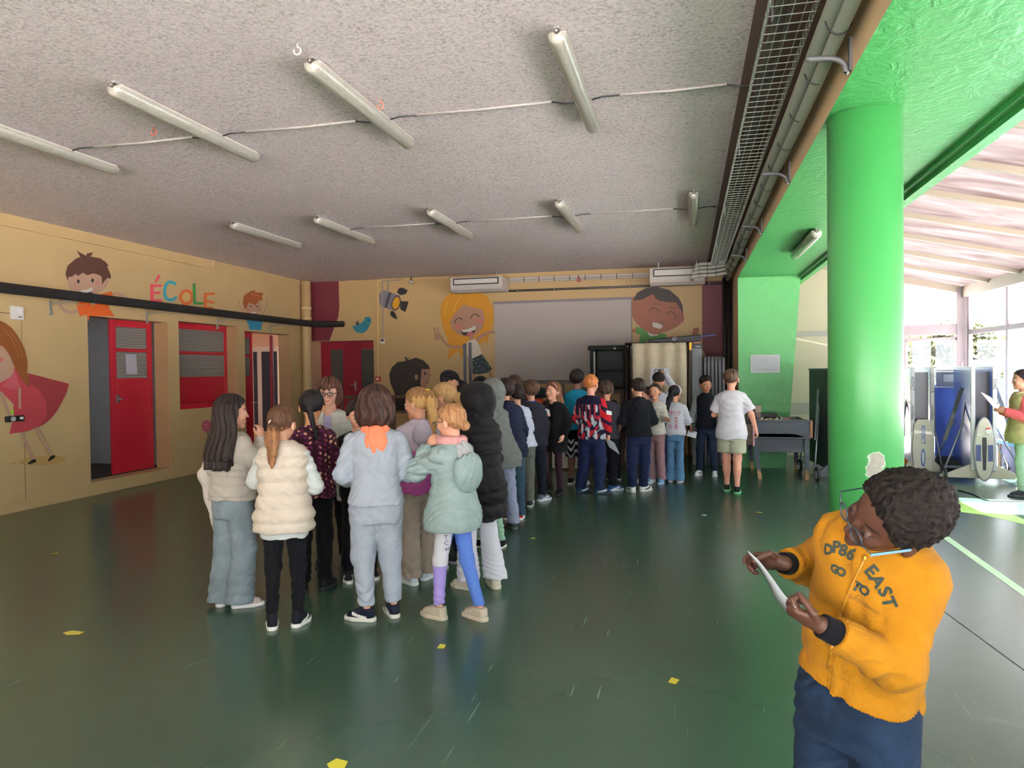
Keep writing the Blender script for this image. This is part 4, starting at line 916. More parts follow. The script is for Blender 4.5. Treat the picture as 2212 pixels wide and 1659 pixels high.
def make_hair(F, kind, c, L=0, W=0):
    if kind == 'none': return
    s, hc, R = F.s, F.hc.astype(F32), F.R; two = None
    tail_c = None
    if isinstance(c, tuple): tail_c = c[2] if len(c) > 2 else None; c, two = c[:2]
    seed = int(abs(F.root.location[0]*517)) % 999; rr = np.random.RandomState(seed); hsc = F.hs
    sy = F.ctr(1.1); bx, by = float(sy[0]), float(sy[1])
    def cap(P, t=.013, lump=.0035):
        Q = ((P-hc)@R)/F32(hsc); D = ell(Q, (0, -.014, .028), (.074+t, .09+t, .081+t)); face = (Q[:, 1]-.012)*.80-(Q[:, 2]-.004)*.60
        D = -smin(-D, -face, .008) if kind != 'x' else D
        az = np.arctan2(Q[:, 0], -Q[:, 1]); return (D+lump*np.sin(az*17+Q[:, 2]*60)*np.sin(Q[:, 2]*40+az*3))*F32(hsc), Q
    def neckcut(D, Q, z0=0., sl=.6): return np.maximum(D, ((Q[:, 1]-.01)*sl-(Q[:, 2]-z0)*.8)*F32(hsc))
    curly = False
    if kind in ('short', 'messy', 'crew'):
        t = {'short': .014, 'messy': .018, 'crew': .007}[kind]
        def fn(P):
            D, Q = cap(P, t, .003 if kind != 'messy' else .007); D = neckcut(D, Q)
            if kind == 'messy': D = D+folds(P, seed, .006, 40, 60)
            return D
        lo, hi = hc-.15, hc+.15
    elif kind == 'afro':
        curly = True
        def fn(P):
            Q = ((P-hc)@R)/F32(hsc); D = ell(Q, (0, -.018, .05+L), (.083+W, .098+W, .078+W)); face = (Q[:, 1]-.03)*.84-(Q[:, 2]-.022)*.54; D = -smin(-D, -face, .01); D = np.maximum(D, (Q[:, 1]*.55-(Q[:, 2]+.005)*.8))
            return D+.004*np.sin(Q[:, 0]*190+2*np.sin(Q[:, 2]*90))*np.sin(Q[:, 1]*200+np.sin(Q[:, 0]*80))*np.sin(Q[:, 2]*180+1)+.003*np.sin(Q[:, 0]*90)*np.sin(Q[:, 1]*80)
        lo, hi = hc-.18, hc+.22
    elif kind == 'long':
        zz = np.array([1.29-L, 1.29-L+.08, 1.1, 1.2, 1.3, 1.36]); a = np.array([.09, .115, .115, .1, .088, .07])+W; b = np.array([.028, .04, .045, .055, .075, .06]); cyv = by+np.array([-.115, -.11, -.085, -.05, -.035, -.03]); cxv = np.full(6, bx+float(hc[0]-bx)*.5)
        def fn(P):
            D, Q = cap(P, .014, .002); d = loft(P, zz, a, b, cxv, cyv); Qz = (P-hc)@R; d = np.maximum(d, np.where(P[:, 2] > hc[2]-.14, (Qz[:, 1]-.02)*1., -9)); D = smin(D, d, .02)
            az = np.arctan2(P[:, 0]-hc[0], -(P[:, 1]-hc[1])+.02); return D+.004*np.sin(az*21+np.sin(P[:, 2]*20)*1.5)+(.006*np.sin(P[:, 0]*170+np.sin(P[:, 2]*12)) if True else 0)*(P[:, 2] < 1.29-L+.06)
        lo, hi = hc-(.2, .26, L+.1), hc+(.2, .2, .15)
    elif kind == 'bob':
        def fn(P):
            D, Q = cap(P, .02, .004); D = smin(D, ell(Q, (0, .062, .062), (.058, .034, .032))*F32(hsc), .01); d = ell(Q, (0, -.022, -.02-L*.5), (.098+W, .098+W*.6, .095+L*.5)); d = np.maximum(d, ((Q[:, 1]-.026)*.97-(Q[:, 2]-.03)*.2)); D = smin(D, d*F32(hsc), .012); D = -smin(-D, ell(Q, (0, .13, -.045), (.062, .1, .08))*F32(hsc), .01)
            D = np.maximum(D, (-Q[:, 2]-.1-L)*F32(hsc)); az = np.arctan2(Q[:, 0], -Q[:, 1]); return D+.006*np.sin(az*12+np.sin(Q[:, 2]*35)*1.7)
        lo, hi = hc-.26, hc+.2
    elif kind in ('pony', 'ponyhigh', 'braid', 'bun', 'lowbun'):
        b0 = {'pony': (0, -.1, .0), 'ponyhigh': (0, -.1, .06), 'braid': (0, -.09, -.03), 'bun': (0, -.05, .12), 'lowbun': (0, -.1, -.04)}[kind]
        p0 = hc+R@np.array(b0, F32)*F32(hsc); F.tie = p0
        n = 7; tail = []; 
        for k in range(n+1):
            t = k/n; tail.append(p0+np.array((W*t, -.05*math.sin(min(t*2.2, 1.57))-.01*t, (.03 if kind == 'ponyhigh' else .005)*math.sin(t*4)-L*t**1.15), F32))
        rad = [.02]+[.041*(1-.55*((k/n)-.35)**2*4) for k in range(1, n)]+[.008]
        if kind == 'braid': rad = [.017*(1+.0*k) for k in range(n)]+[.007]
        def fn(P):
            D, Q = cap(P, .008, .0018); D = neckcut(D, Q, 0 if kind != 'lowbun' else -.01)
            if kind == 'bun': d = ell(Q, b0, (.055, .05, .045)); D = smin(D, d*F32(hsc), .015); return D+folds(P, seed, .003, 50, 50)
            if kind == 'lowbun': d = ell(Q, b0, (.035, .03, .03)); D = smin(D, d, .02); return D+folds(P, seed, .003, 50, 50)
            if kind == 'braid':
                for q in ((.05, 1), (-.05, -1)) if W == 9 else ((W, 1),):
                    b1 = hc+R@np.array((q[0] if W == 9 else .0, -.085, -.035), F32); e = b1+np.array((q[0]*.6 if W == 9 else W, -.03, -L), F32); d = rc(P, b1, e, .019, .012)-.005*np.abs(np.sin((P[:, 2])*math.pi/.028+np.sign(P[:, 0]-b1[0])*.7)); D = smin(D, d, .012)
                return D
            d = poly(P, tail, rad, .01)
            az = np.arctan2(P[:, 0]-p0[0], -(P[:, 1]-p0[1]-.05)); d = d+.0045*np.sin(P[:, 0]*150+np.sin(P[:, 2]*25)*1.3)*(P[:, 2] < p0[2]-.02); return smin(D, d, .012)
        lo, hi = hc-(.2+abs(W if W != 9 else .1), .27, L+.12), hc+(.2+abs(W if W != 9 else .1), .2, .22)
    V, Q = sdf_mesh(fn, lo, hi, F.vox*.85)
    o = np_obj('hair', V*s, Q, [hairmat(c, two, curly)]+([hairmat(two, tail_c)] if tail_c else []), F.root); F.hair = o
    if tail_c:
        cz_ = V[Q].mean(1); p0_ = getattr(F, 'tie', hc-(0, 0, .06)); o.data.polygons.foreach_set('material_index', ((cz_[:, 2] < p0_[2]-.03+.012*np.sin(cz_[:, 0]*200)) & (cz_[:, 1] < hc[1]-.06)).astype(np.int32))
    F.hairfn = fn; return o
Fig.adult_ = False
def tie(F, c, r=.022, name='hair_tie'):
    p = F.tie*F.s; m = MB(); m.ring((0, 0, 0), r*F.s, .009*F.s, 'y', 20, 8); o = m.build(name, cloth(c), F.hair); o.location = p; return o
def glasses(F, c='15151a', r=.019, rim=.0016):
    """frame, bridge, temples and two panes, hung on the head"""
    M = np.eye(4); M[:3, :3] = F.R*F.hs; M[:3, 3] = F.hc; f = MB(); gg = []
    for x in (-.031, .031):
        g = MB(); gg.append(g)
        pts = [(x+r*math.cos(a), .101-abs(math.cos(a))*.001-abs(x+r*math.cos(a))*.12, .004+r*.8*math.sin(a)) for a in np.linspace(0, 2*math.pi, 25)[:-1]]
        f.tube(pts, rim, 6, closed=True); g.add(pts, [tuple(range(24))])
        s_ = 1 if x > 0 else -1; f.tube([(x+r*s_, .096, .006), (.078*s_, .085, .008), (.08*s_, -.0, .006), (.078*s_, -.02, -.006)], rim, 6)
    f.tube([(-.013, .099, .008), (0, .103, .011), (.013, .099, .008)], rim, 6)
    gm = glass('spectacle lens', fac=.16); o = f.build('glasses', mat(c, .3), F.root); p = [g.build('lens', gm, o) for g in gg]
    MM = Matrix(M.tolist()); sc = Matrix.Scale(F.s, 4)
    for q in [o]+p: q.data.transform(sc @ MM)
    return o
def sheet(F, label, c4, c='f2f4fa', t=.0008, cat='paper', name='paper_sheet', group='paper slips held by the children', mt=None):
    """a flat sheet with corners given in the holder's local frame (unscaled)"""
    s = F.s; M = Matrix.Translation(F.root.location) @ Matrix.Rotation(F.root.rotation_euler[2], 4, 'Z')
    P = [M @ (Vector(p)*s) for p in c4]; n = (P[1]-P[0]).cross(P[3]-P[0]).normalized()*t; o = MB().prism(P, n).build(name, mt or mat(c, .8)); return tag(o, label, cat, group)
def W2L(F, p):       # world point -> unscaled local
    M = Matrix.Translation(F.root.location) @ Matrix.Rotation(F.root.rotation_euler[2], 4, 'Z'); return np.array(M.inverted() @ Vector(p))/F.s
def place(x, ybot, ytop):
    """stand where the photo shows the feet, as tall as the photo shows"""
    p = pz(x, ybot); d = math.hypot(p[0], p[1]); D = CF+CR*(x-1106)/FPX-CU*(ytop-829.5)/FPX
    z = EYE+D[2]*(d/math.hypot(D[0], D[1])); return (p[0], p[1]), z, d

def hood_up(F, c, t=.03, rough=.7):
    s, hc, R = F.s, F.hc.astype(F32), F.R; nx, ny = F.ctr(1.16)
    def fn(P):
        Q = (P-hc)@R; D = ell(Q, (0, -.025, .02), (.075+t, .098+t, .09+t)); D = smin(D, rc(P, hc+R@np.array((0, -.045, -.03), F32), (nx, ny-.02, 1.12), .088, .1), .05)
        D = -smin(-D, ell(Q, (0, .12, -.01), (.07, .1, .1)), .012); return D+folds(P, 5, .004, 30, 30)
    V, Q = sdf_mesh(fn, hc-.24, hc+.2, F.vox*1.1); return np_obj('hood', V*s, Q, c if not isinstance(c, str) else cloth(c, rough, .3), F.top)
def ring_scarf(F, c, r=.07, t=.03, name='scarf', z=1.175, sq=1.):
    s = F.s; nx, ny = F.ctr(z)
    def fn(P):
        q = P-np.array((nx, ny+.005, z), F32); d = np.sqrt((np.sqrt(q[:, 0]**2+q[:, 1]**2)-r)**2+(q[:, 2]*sq)**2)-t; return d+folds(P, 11, .006, 50, 30)
    V, Q = sdf_mesh(fn, (nx-.14, ny-.14, z-.1), (nx+.14, ny+.14, z+.1), F.vox); return np_obj(name, V*s, Q, cloth(c, .9, .4), F.root)
def drape(F, name, label, cat, pts, rs, c, flat=(1, 1, 1), fold=.01, group=None, m=None):
    s = F.s; fl = np.array(flat, F32)
    def fn(P): return poly(P*fl, [np.array(p)*fl for p in pts], rs, .03)/1.0+folds(P, 9, fold, 25, 22)
    a = np.array(pts); V, Q = sdf_mesh(fn, a.min(0)-.16, a.max(0)+.16, F.vox); o = np_obj(name, V*s, Q, m or cloth(c, .95, .5), None)
    o.location = F.root.location; o.rotation_euler = F.root.rotation_euler; return tag(o, label, cat, group)
def hold(F, i):       # point in the palm, local
    return F.arms[i][2]+(F.arms[i][2]-F.arms[i][1])/np.linalg.norm(F.arms[i][2]-F.arms[i][1])*.075
def slip(F, i, label, w=.1, h=.14, u=(1, 0, 0), v=(0, 0, -1), c='eef0f6', off=(0, 0, 0), **k):
    p = hold(F, i)+np.array(off); u = np.array(u, float)/np.linalg.norm(u)*w/2; v = np.array(v, float)/np.linalg.norm(v)*h
    return sheet(F, label, [p-u, p+u, p+u+v, p-u+v], c, **k)
def baseball_cap(F, c='0d0d10'):
    hc, R, s = F.hc.astype(F32), F.R, F.s; hs = F.hs
    def fn(P):
        Q = ((P-hc)@R)/F32(hs); D = ell(Q, (0, -.01, .035), (.088, .102, .082)); D = np.maximum(D, .03-Q[:, 2]-(Q[:, 1])*.05)
        b = np.maximum(ell(Q, (0, .09, .03), (.072, .1, .03)), np.abs(Q[:, 2]-.043+.25*(Q[:, 1]-.08)+Q[:, 0]**2*4)-.005); b = np.maximum(b, .05-Q[:, 1]); return np.minimum(D, b)
    V, Q = sdf_mesh(fn, hc-.2, hc+.24, F.vox*.8); o = np_obj('cap', V*s, Q, cloth(c, .8, .1), F.root); o['label'] = 'black baseball cap'; return o
# ================================================================ fittings and furniture
def lamp(x, y, z, label, ry=0, L=1.62):
    t = thing('ceiling_light', label, 'light', (x, y, z), ry, 'tube lights on the ceiling')
    MB().box((-.05, -L/2+.03, -.045), (.05, L/2-.03, -.012)).build('housing', mat('c9c6be', .5), t, .012)
    m = MB(); n = 12; prof = [(-.058, -.035)]+[(.058*math.cos(a), -.045-.055*math.sin(a)) for a in np.linspace(math.pi, 0, n)]+[(.058, -.035)]
    ys = [(-L/2, .72), (-L/2+.015, .9), (-L/2+.04, 1), (L/2-.04, 1), (L/2-.015, .9), (L/2, .72)]
    vs = [(px_*k, y_, -.04+(pz_+.04)*k) for y_, k in ys for px_, pz_ in prof]; w_ = len(prof)
    m.add(vs, [(j*w_+i, j*w_+i+1, (j+1)*w_+i+1, (j+1)*w_+i) for j in range(5) for i in range(w_-1)]+[tuple(range(w_)), tuple(range(5*w_+w_-1, 5*w_-1, -1))], True)
    m.build('diffuser', LAMPM, t)
    MB().box((-.015, -L/2+.005, -.012), (.015, L/2*.2, 0)).box((-.015, L/2-.25, -.012), (.015, L/2-.2, 0)).build('spacer', mat('8c8a84', .6), t)
    MB().cyl((0, -L/2-.012, -.03), (0, -L/2+.01, -.03), .016, 14).mat(1).cyl((0, -L/2-.014, -.03), (0, -L/2-.011, -.03), .006, 10).build('cable_entry', [mat('3a3632', .6), mat('d8d4cc', .5)], t)
    return t
def lampm():
    t = NT('ribbed clear lamp cover'); sx = t.n.new('ShaderNodeSeparateXYZ'); t.link(t.coord(), sx.inputs[0]); r = t.math('SINE', t.math('MULTIPLY', sx.outputs[1], 400))
    t.set(Base_Color=t.mix(t.ramp(t.math('ABSOLUTE', sx.outputs[0]), .022, .03), srgb('bcb9ae'), srgb('9e9c92')), Roughness=.22, Specular_IOR_Level=.6, Coat_Weight=.4); t.bump(r, .12, .004); return t.m
LAMPM = lampm()
zl = ZC-.0
N_ = ['near row tube light farthest left, cut by the frame', 'near row tube light, second from the left', 'near row tube light, third from the left, above the queue', 'near row tube light farthest right, largest of all']
for i, x in enumerate((-5.02, -3.6, -2.19, -.69)): lamp(x, 4.86, zl, N_[i])
N_ = ['far row tube light farthest left above the coloured word wall', 'far row tube light, second from the left', 'far row tube light, third from the left', 'far row tube light, fourth from the left', 'far row tube light farthest right next to the cable tray']
for i, x in enumerate((-5.5, -4.35, -2.9, -1.38, .08)): lamp(x, 8.93, zl, N_[i])
t = lamp(1.31, 8.95, BZ, 'tube light mounted under the green beam behind the column', math.radians(0)); t['group'] = 'tube lights on the ceiling'
for Y, xs, lab in ((5.15, [-5.02, -3.6, -2.19, -.69, .5], 'near'), (8.95, [-4.35, -2.9, -1.38, .08, .5], 'far')):
    for a, b in zip(xs[:-1], xs[1:]):
        c = MB(); g0 = a+.13; g1 = b-.13; c.tube([(g0+.12, Y, zl-.008), ((g0+g1)/2, Y+.02, zl-.008), (g1-.1, Y, zl-.008)], .009, 8)
        cid = ('near row' if lab == 'near' else 'far row')+' ceiling conduit between tube lights '+{0: 'at the far left', 1: 'left of centre', 2: 'right of centre', 3: 'and the cable tray'}[xs.index(a)]
        o = thing('ceiling_conduit', cid, 'conduit', (a, Y, zl)); rel(o, c, 'tube', mat('b8b2ae', .5)); rel(o, MB().tube([(g0-.07, Y-.02, zl-.03), (g0, Y-.03, zl-.02), (g0+.12, Y, zl-.012)], .006, 8), 'cable', M_dark); rel(o, MB().tube([(g1-.1, Y, zl-.012), (g1, Y+.03, zl-.02), (g1+.06, Y, zl-.03)], .006, 8), 'cable', M_dark)
for q, c, l in (((822, 222), 'a8705c', 'pinkish curled ceiling hook between the two middle near lights'), ((332, 280), '8f4a3c', 'red curled ceiling hook beside the left near light'), ((642, 102), 'c9c6c2', 'pale ceiling hook, highest and above the third near light')):
    p = pz(*q, ZC-.02); m = MB().tube([(p[0], p[1], ZC), (p[0], p[1], ZC-.02)]+[(p[0]+.022*math.sin(a), p[1], ZC-.042+.022*math.cos(a)) for a in np.linspace(0, 5.2, 14)], .006, 8); tag(m.build('ceiling_hook', mat(c, .6)), l, 'hook')
# mesh cable tray with the lagged pipe bundle and its brackets
x0, x1, zt = .40, .62, 3.33; tr = thing('cable_tray', 'long wire mesh cable tray hung beside the tan beam', 'tray', (.5, 5, zt))
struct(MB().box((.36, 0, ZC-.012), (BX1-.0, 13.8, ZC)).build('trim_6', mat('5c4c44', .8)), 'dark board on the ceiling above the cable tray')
m = MB()
for x in np.linspace(x0, x1, 5): m.box((x-.0025, 0, zt-.0025), (x+.0025, 13.6, zt+.0025))
for x in (x0, x1):
    for z in (.03, .06): m.box((x-.0025, 0, zt+z-.0025), (x+.0025, 13.6, zt+z+.0025))
rel(tr, m, 'long_wires', mat('a9b0a6', .4, .6))['kind'] = 'stuff'
m = MB()
for k in range(137):
    y = .05+k*.1; m.box((x0, y-.0022, zt-.005), (x1, y+.0022, zt-.001)).box((x0-.002, y-.0022, zt-.005), (x0+.002, y+.0022, zt+.07)).box((x1-.002, y-.0022, zt-.005), (x1+.002, y+.0022, zt+.07))
rel(tr, m, 'cross_wires', mat('a9b0a6', .4, .6))['kind'] = 'stuff'
m = MB()
for y in (1.5, 3.9, 6.3, 8.7, 11.1): m.box((x0+.02, y-.015, zt+.0), (x0+.03, y+.015, ZC))
rel(tr, m, 'hangers', M_steel); rel(tr, MB().box((x0+.03, 0, zt+.01), (x0+.07, 13.5, zt+.035)).box((x0+.09, 0, zt+.01), (x0+.12, 13.5, zt+.03)), 'cables', mat('4a4640', .8))
pb = thing('pipe_bundle', 'thick grey lagged pipe bundle tied with black straps along the beam', 'pipe', (.67, 5, 3.2))
rel(pb, MB().tube([(.665, y, 3.235+.006*math.sin(y*2.1)) for y in np.linspace(0, 13.55, 60)], .043, 14).tube([(.705, y, 3.17+.006*math.sin(y*2.1+1)) for y in np.linspace(0, 13.55, 60)], .034, 14), 'lagging', mat('98a094', .6, bump=.3, bs=30))
for y in np.arange(.6, 13.5, .62): rel(pb, MB().tube([(.685+.058*math.cos(a)+.01, y+.02*math.sin(a), 3.205+.072*math.sin(a)) for a in np.linspace(0, 2*math.pi, 15)[:-1]], .004, 6, closed=True), 'strap', M_dark)
for y in (1.6, 3.9, 6.1, 8.3, 10.4): rel(pb, MB().tube([(.60, y, 3.14), (.74, y, 3.13), (.765, y, 3.11), (.772, y, 3.05), (.772, y, 2.99)][:5], .0, 8) if 0 else MB().tube(cr_spline([(.58, y, 3.12), (.70, y, 3.11), (.755, y, 3.08), (.765, y, 3.04), (.765, y, 3.035)], False, 4), .014, 10).box((.776, y-.02, 3.04), (.79, y+.02, 3.2)), 'bracket', mat('55585a', .5))
# white refrigerant pipes above the right air unit
rp = thing('refrigerant_pipes', 'bunch of white lagged pipes bending above the right air unit', 'pipes', (.3, 13.3, 3.3))
for k in range(4):
    z = 3.18+k*.065; xo = .02*k; rel(rp, MB().tube(cr_spline([(.66, 12.9-k*.03, z+.02), (.45, 12.95, z), (.16+xo, 13.0, z), (.09+xo, 13.06, z-.02), (.1+xo, 13.3, z-.03), (.3, 13.5, z-.04)], False, 5), .027, 10), 'pipe', mat('d4d2cc', .5))
for x in (.2, .34, .48): rel(rp, MB().box((x-.004, 12.9, 3.14), (x+.004, 12.905, 3.43)), 'strap', M_dark)
def aircon(label, xa, xb, y0, z0, z1, dpt=.55):
    t = thing('air_conditioner', label, 'air conditioner', ((xa+xb)/2, y0, z0)); M_ = mat('c4beb8', .45)
    P = [(xa, y0+.02, z0+.05), (xa, y0, z0+.09), (xa, y0, z1), (xa, y0+dpt, z1), (xa, y0+dpt, z0+.03), (xa, y0+.1, z0)]
    rel(t, MB().prism(P, (xb-xa, 0, 0)), 'casing', M_, bevel=.012)
    w_, h_ = xb-xa, z1-z0; rel(t, MB().box((xa+.06, y0-.004, z0+h_*.48), (xb-.06, y0, z1-.02)), 'outlet_frame', M_black)
    rel(t, MB().box((xa+.085, y0-.012, z0+h_*.48+.022), (xb-.085, y0-.004, z1-.042)), 'louvre', mat('d8d4ce', .4), bevel=.003)
    for x in (xa+.15, xb-.15): rel(t, MB().box((x-.006, y0+.2, z1), (x+.006, y0+.212, ZC)), 'hanger', M_steel)
    return t
a, b = py(972, 598, 13.45), py(1084, 628, 13.45); aircon('white air conditioner hung above the yellow haired painted girl', a[0], b[0], 13.45, b[2]-.0, a[2]-.02)
a, b = py(1403, 577, 13.3), py(1524, 612, 13.3); aircon('white air conditioner hung above the green shirted painted boy', a[0], b[0], 13.3, b[2], a[2]-.02)
# services on the back wall
g = thing('white_pipe_run', 'pale tied pipe run between the two air conditioners', 'pipe', (-2, YB-.05, 3.2))
A_, B_ = py(1100, 603, YB-.06), py(1402, 592, YB-.06)
rel(g, MB().bar(A_, B_, .035, .05).bar(A_-(0, 0, .05), B_-(0, 0, .05), .03, .03), 'pipe', mat('b0aaa4', .5))
for k in range(1, 9): c = A_+(B_-A_)*k/9; rel(g, MB().box((c[0]-.006, c[1]-.03, c[2]-.075), (c[0]+.006, c[1]-.02, c[2]+.03)), 'tie', M_dark)
g = thing('dark_conduit', 'thin dark conduit running under both air conditioners', 'conduit', (-2, YB-.03, 3.1)); A_, B_ = py(1088, 629, YB-.03), py(1585, 611, YB-.03)
rel(g, MB().tube([A_, B_], .022, 10), 'tube', mat('4a4844', .5))
for k in range(6): c = A_+(B_-A_)*(k+.4)/6; rel(g, MB().box((c[0]-.012, YB-.055, c[2]-.028), (c[0]+.012, YB-.0, c[2]+.028)), 'clip', mat('6a6864', .5))
v = py(1250, 602, YB-.08); tag(MB().box(v-(.03, .03, .06), v+(.03, .02, .0)).tube([v, v+(0, -.01, .06)], .012).build('red_valve', mat('8a3a30', .5)), 'small reddish brown valve on the pale pipe run', 'valve')
for k, x in enumerate((1565, 1574, 1583)):
    q = py(x, 700, 13.6); tag(MB().cyl((q[0], 13.6+.06*k, 0), (q[0], 13.6+.06*k, 3.2), .033, 16).build('riser_pipe', mat('17181c', .5)), ['dark riser pipe in the right back corner, leftmost', 'dark riser pipe in the right back corner, middle', 'dark riser pipe in the right back corner, rightmost'][k], 'pipe', 'dark riser pipes')
# trunking, alarm, thermostat and detector
def wallbox(name, label, cat, q0, q1, c, dp=.03, extra=None):
    a, b = py(*q0, YB), py(*q1, YB); t = thing(name, label, cat, ((a[0]+b[0])/2, YB, min(a[2], b[2]))); rel(t, MB().box((a[0], YB-dp, a[2]), (b[0], YB-.0005, b[2])), 'case', mat(c, .4), bevel=.006)
    if extra: e0, e1 = py(*extra[0], YB), py(*extra[1], YB); rel(t, MB().box((e0[0], YB-dp-.004, e0[2]), (e1[0], YB-dp, e1[2])), extra[3], mat(extra[2], .4))
    return t
wallbox('fire_alarm', 'small red fire alarm box right of the corner door', 'alarm', (812, 813), (823, 824), 'a02c28', .05, ((815, 816), (820, 821), 'd8d0c8', 'button'))
wallbox('thermostat', 'white thermostat with dark display under a thin trunking', 'thermostat', (822, 731), (832, 743), 'c9c4bc', .03, ((824, 732.5), (830, 737.5), '1a1c1e', 'display'))
def trunk(name, label, pts, w_, c): 
    m = MB(); P = [py(*q, YB-.012) for q in pts]
    for a, b in zip(P[:-1], P[1:]): m.bar(a, b, w_, .02, (0, 1, 0))
    return tag(m.build(name, mat(c, .5)), label, 'trunking')
trunk('wall_trunking', 'yellow trunking dropping to the red fire alarm box', [(970, 598), (820, 605), (816.5, 606), (817.5, 813)], .035, 'c9ac72')
trunk('wall_trunking', 'thin grey trunking dropping to the thermostat', [(872, 604), (826, 607), (827, 731)], .018, '8c8a84')
q = py(888, 606, 13.85); d = thing('detector', 'small white round detector hanging near the spotlight painting', 'detector', q); MB().ball((0, 0, -.03), .045, 16, 10, (1, 1, .8)).build('dome', mat('b9b6b0', .4), d); MB().cyl((0, 0, -.01), (0, 0, .12), .012).build('stem', M_dark, d)
# projection screen
P4 = [py(1068, 657, YB-.02), py(1363, 645, YB-.02), py(1363, 818, YB-.02), py(1071, 822, YB-.02)]
sc = thing('projection_screen', 'large white projection surface with grey border between two painted children', 'screen', (P4[0][0], YB-.02, P4[3][2])); xl, xr = P4[0][0], P4[1][0]; zt_, zb_ = P4[0][2], P4[3][2]
rel(sc, MB().box((xl, YB-.02, zb_), (xr, YB-.001, zt_)), 'surface', mat('aaa39e', .7, var=.02)); rel(sc, MB().box((xl-.02, YB-.03, zt_), (xr+.01, YB-.001, zt_+.05)).box((xr, YB-.03, zb_), (xr+.015, YB-.001, zt_)), 'frame', mat('6a6468', .5))
rel(sc, MB().box((xl-.02, YB-.03, zb_-.07), (xr+.2, YB-.001, zb_)).box((py(1214, 830, YB)[0], YB-.03, .6), (py(1220, 830, YB)[0], YB-.001, zb_-.07)), 'lower_rail', mat('5a5450', .5))
# ---------------------------------------------------------------- along the back wall
def bxm(o, name, a, b, c, bev=.004, **k): return rel(o, MB().box(a, b), name, c if not isinstance(c, str) else mat(c, **k), bevel=bev)
x0, x1 = -1.60, -1.02; yc = 12.35
cb = thing('open_cabinet', 'black open fronted cabinet with a shelf, raised on a wooden unit', 'cabinet', ((x0+x1)/2, yc, 1.27)); M_cab = mat('0b100e', .6, spec=.15)
bxm(cb, 'side_panel', (x0, yc, 1.27), (x0+.06, yc+.5, 1.95), M_cab); bxm(cb, 'side_panel', (x1-.03, yc, 1.27), (x1, yc+.5, 1.95), M_cab); bxm(cb, 'top_panel', (x0-.03, yc-.02, 1.92), (x1, yc+.5, 2.0), M_cab); bxm(cb, 'bottom_panel', (x0+.06, yc, 1.27), (x1-.03, yc+.5, 1.30), M_cab); bxm(cb, 'back_panel', (x0+.06, yc+.48, 1.3), (x1-.03, yc+.5, 1.92), mat('060b09', .6)); bxm(cb, 'shelf', (x0+.06, yc+.05, 1.57), (x1-.03, yc+.48, 1.59), M_cab); bxm(cb, 'edge_strip', (x0+.062, yc-.004, 1.3), (x0+.09, yc+.001, 1.9), '7a7a72', .001)
rel(cb, MB().cyl((x0+.42, yc-.03, 1.945), (x0+.42, yc-.018, 1.945), .018, 14), 'knob', mat('8a8c88', .4))
wu = thing('wooden_unit', 'brown framed wooden storage unit under the black cabinet', 'cabinet', (-1.15, yc, 0)); Mw, Mw2 = mat('3c2a20', .6), mat('8c6c50', .6)
bxm(wu, 'body', (-1.75, yc-.08, .05), (-1.03, yc+.5, 1.2), Mw2); bxm(wu, 'top', (-1.8, yc-.12, 1.2), (-1.02, yc+.5, 1.265), Mw)
for x in (-1.78, -1.4, -1.09): bxm(wu, 'frame_post', (x, yc-.11, 0), (x+.06, yc-.08, 1.2), Mw)
# curtained voting booth
y0 = 12.0; xa, xb = py(1352, 760, y0)[0], py(1487, 760, y0)[0]; zt = py(1420, 741, y0)[2]
bt = thing('curtain_booth', 'booth of dark metal posts closed by a beige curtain', 'booth', ((xa+xb)/2, y0, 0)); Mp = mat('1c1a1c', .4, .5)
for x in (xa, xb):
    for y in (y0, y0+.75): rel(bt, MB().cyl((x, y, 0), (x, y, zt+.01), .016, 12), 'post', Mp)
rel(bt, MB().cyl((xa, y0, zt), (xb, y0, zt), .012, 12).cyl((xa, y0+.75, zt), (xb, y0+.75, zt), .012, 12).cyl((xa, y0, zt), (xa, y0+.75, zt), .012, 12).cyl((xb, y0, zt), (xb, y0+.75, zt), .012, 12), 'top_rail', Mp)
bxm(bt, 'side_board', (xa-.02, y0+.02, .3), (xa-.005, y0+.73, zt-.05), '201c1c'); bxm(bt, 'side_board', (xb+.02, y0+.02, .3), (xb+.03, y0+.73, zt-.05), '3a362e')
q = py(1492, 748, y0-.02); bxm(bt, 'clip', (q[0]-.025, y0-.03, q[2]-.06), (q[0]+.015, y0-.017, q[2]+.06), 'c9a020')
c0, c1 = py(1365, 741, y0-.02)[0], py(1482, 741, y0-.02)[0]; zb = py(1470, 932, y0)[2]
def curtain():
    n, k = 60, 14; vs = []; rows = 26
    for j in range(rows+1):
        v = j/rows
        for i in range(n+1):
            u = i/n; x = c0+(c1-c0)*u; y = y0-.034-.018*math.sin(u*k*1.6+.8*v)-.012*math.sin(u*5+3*v)-.006*(abs((u*4) % 1-.5) < .03); vs.append((x+.006*math.sin(v*4), y, zt-.0+(zb-zt)*v+.01*math.sin(u*7)*v))
    m = MB().add(vs, [(j*(n+1)+i, j*(n+1)+i+1, (j+1)*(n+1)+i+1, (j+1)*(n+1)+i) for j in range(rows) for i in range(n)], True); o = rel(bt, m, 'curtain', cloth('aea48e', .9, .3, .4)); sm = o.modifiers.new('thick', 'SOLIDIFY'); sm.thickness = .003
curtain()
a, b = py(1404, 795, y0-.06), py(1447, 833, y0-.06); pp = thing('paper_sign', 'white paper sign marked CM1 pinned to the beige curtain', 'sign', ((a[0]+b[0])/2, y0-.055, b[2]))
rel(pp, MB().box((a[0], y0-.056, b[2]), (b[0], y0-.054, a[2])), 'sheet', mat('b9bcc4', .7)); q = py(1424, 801, y0-.06)
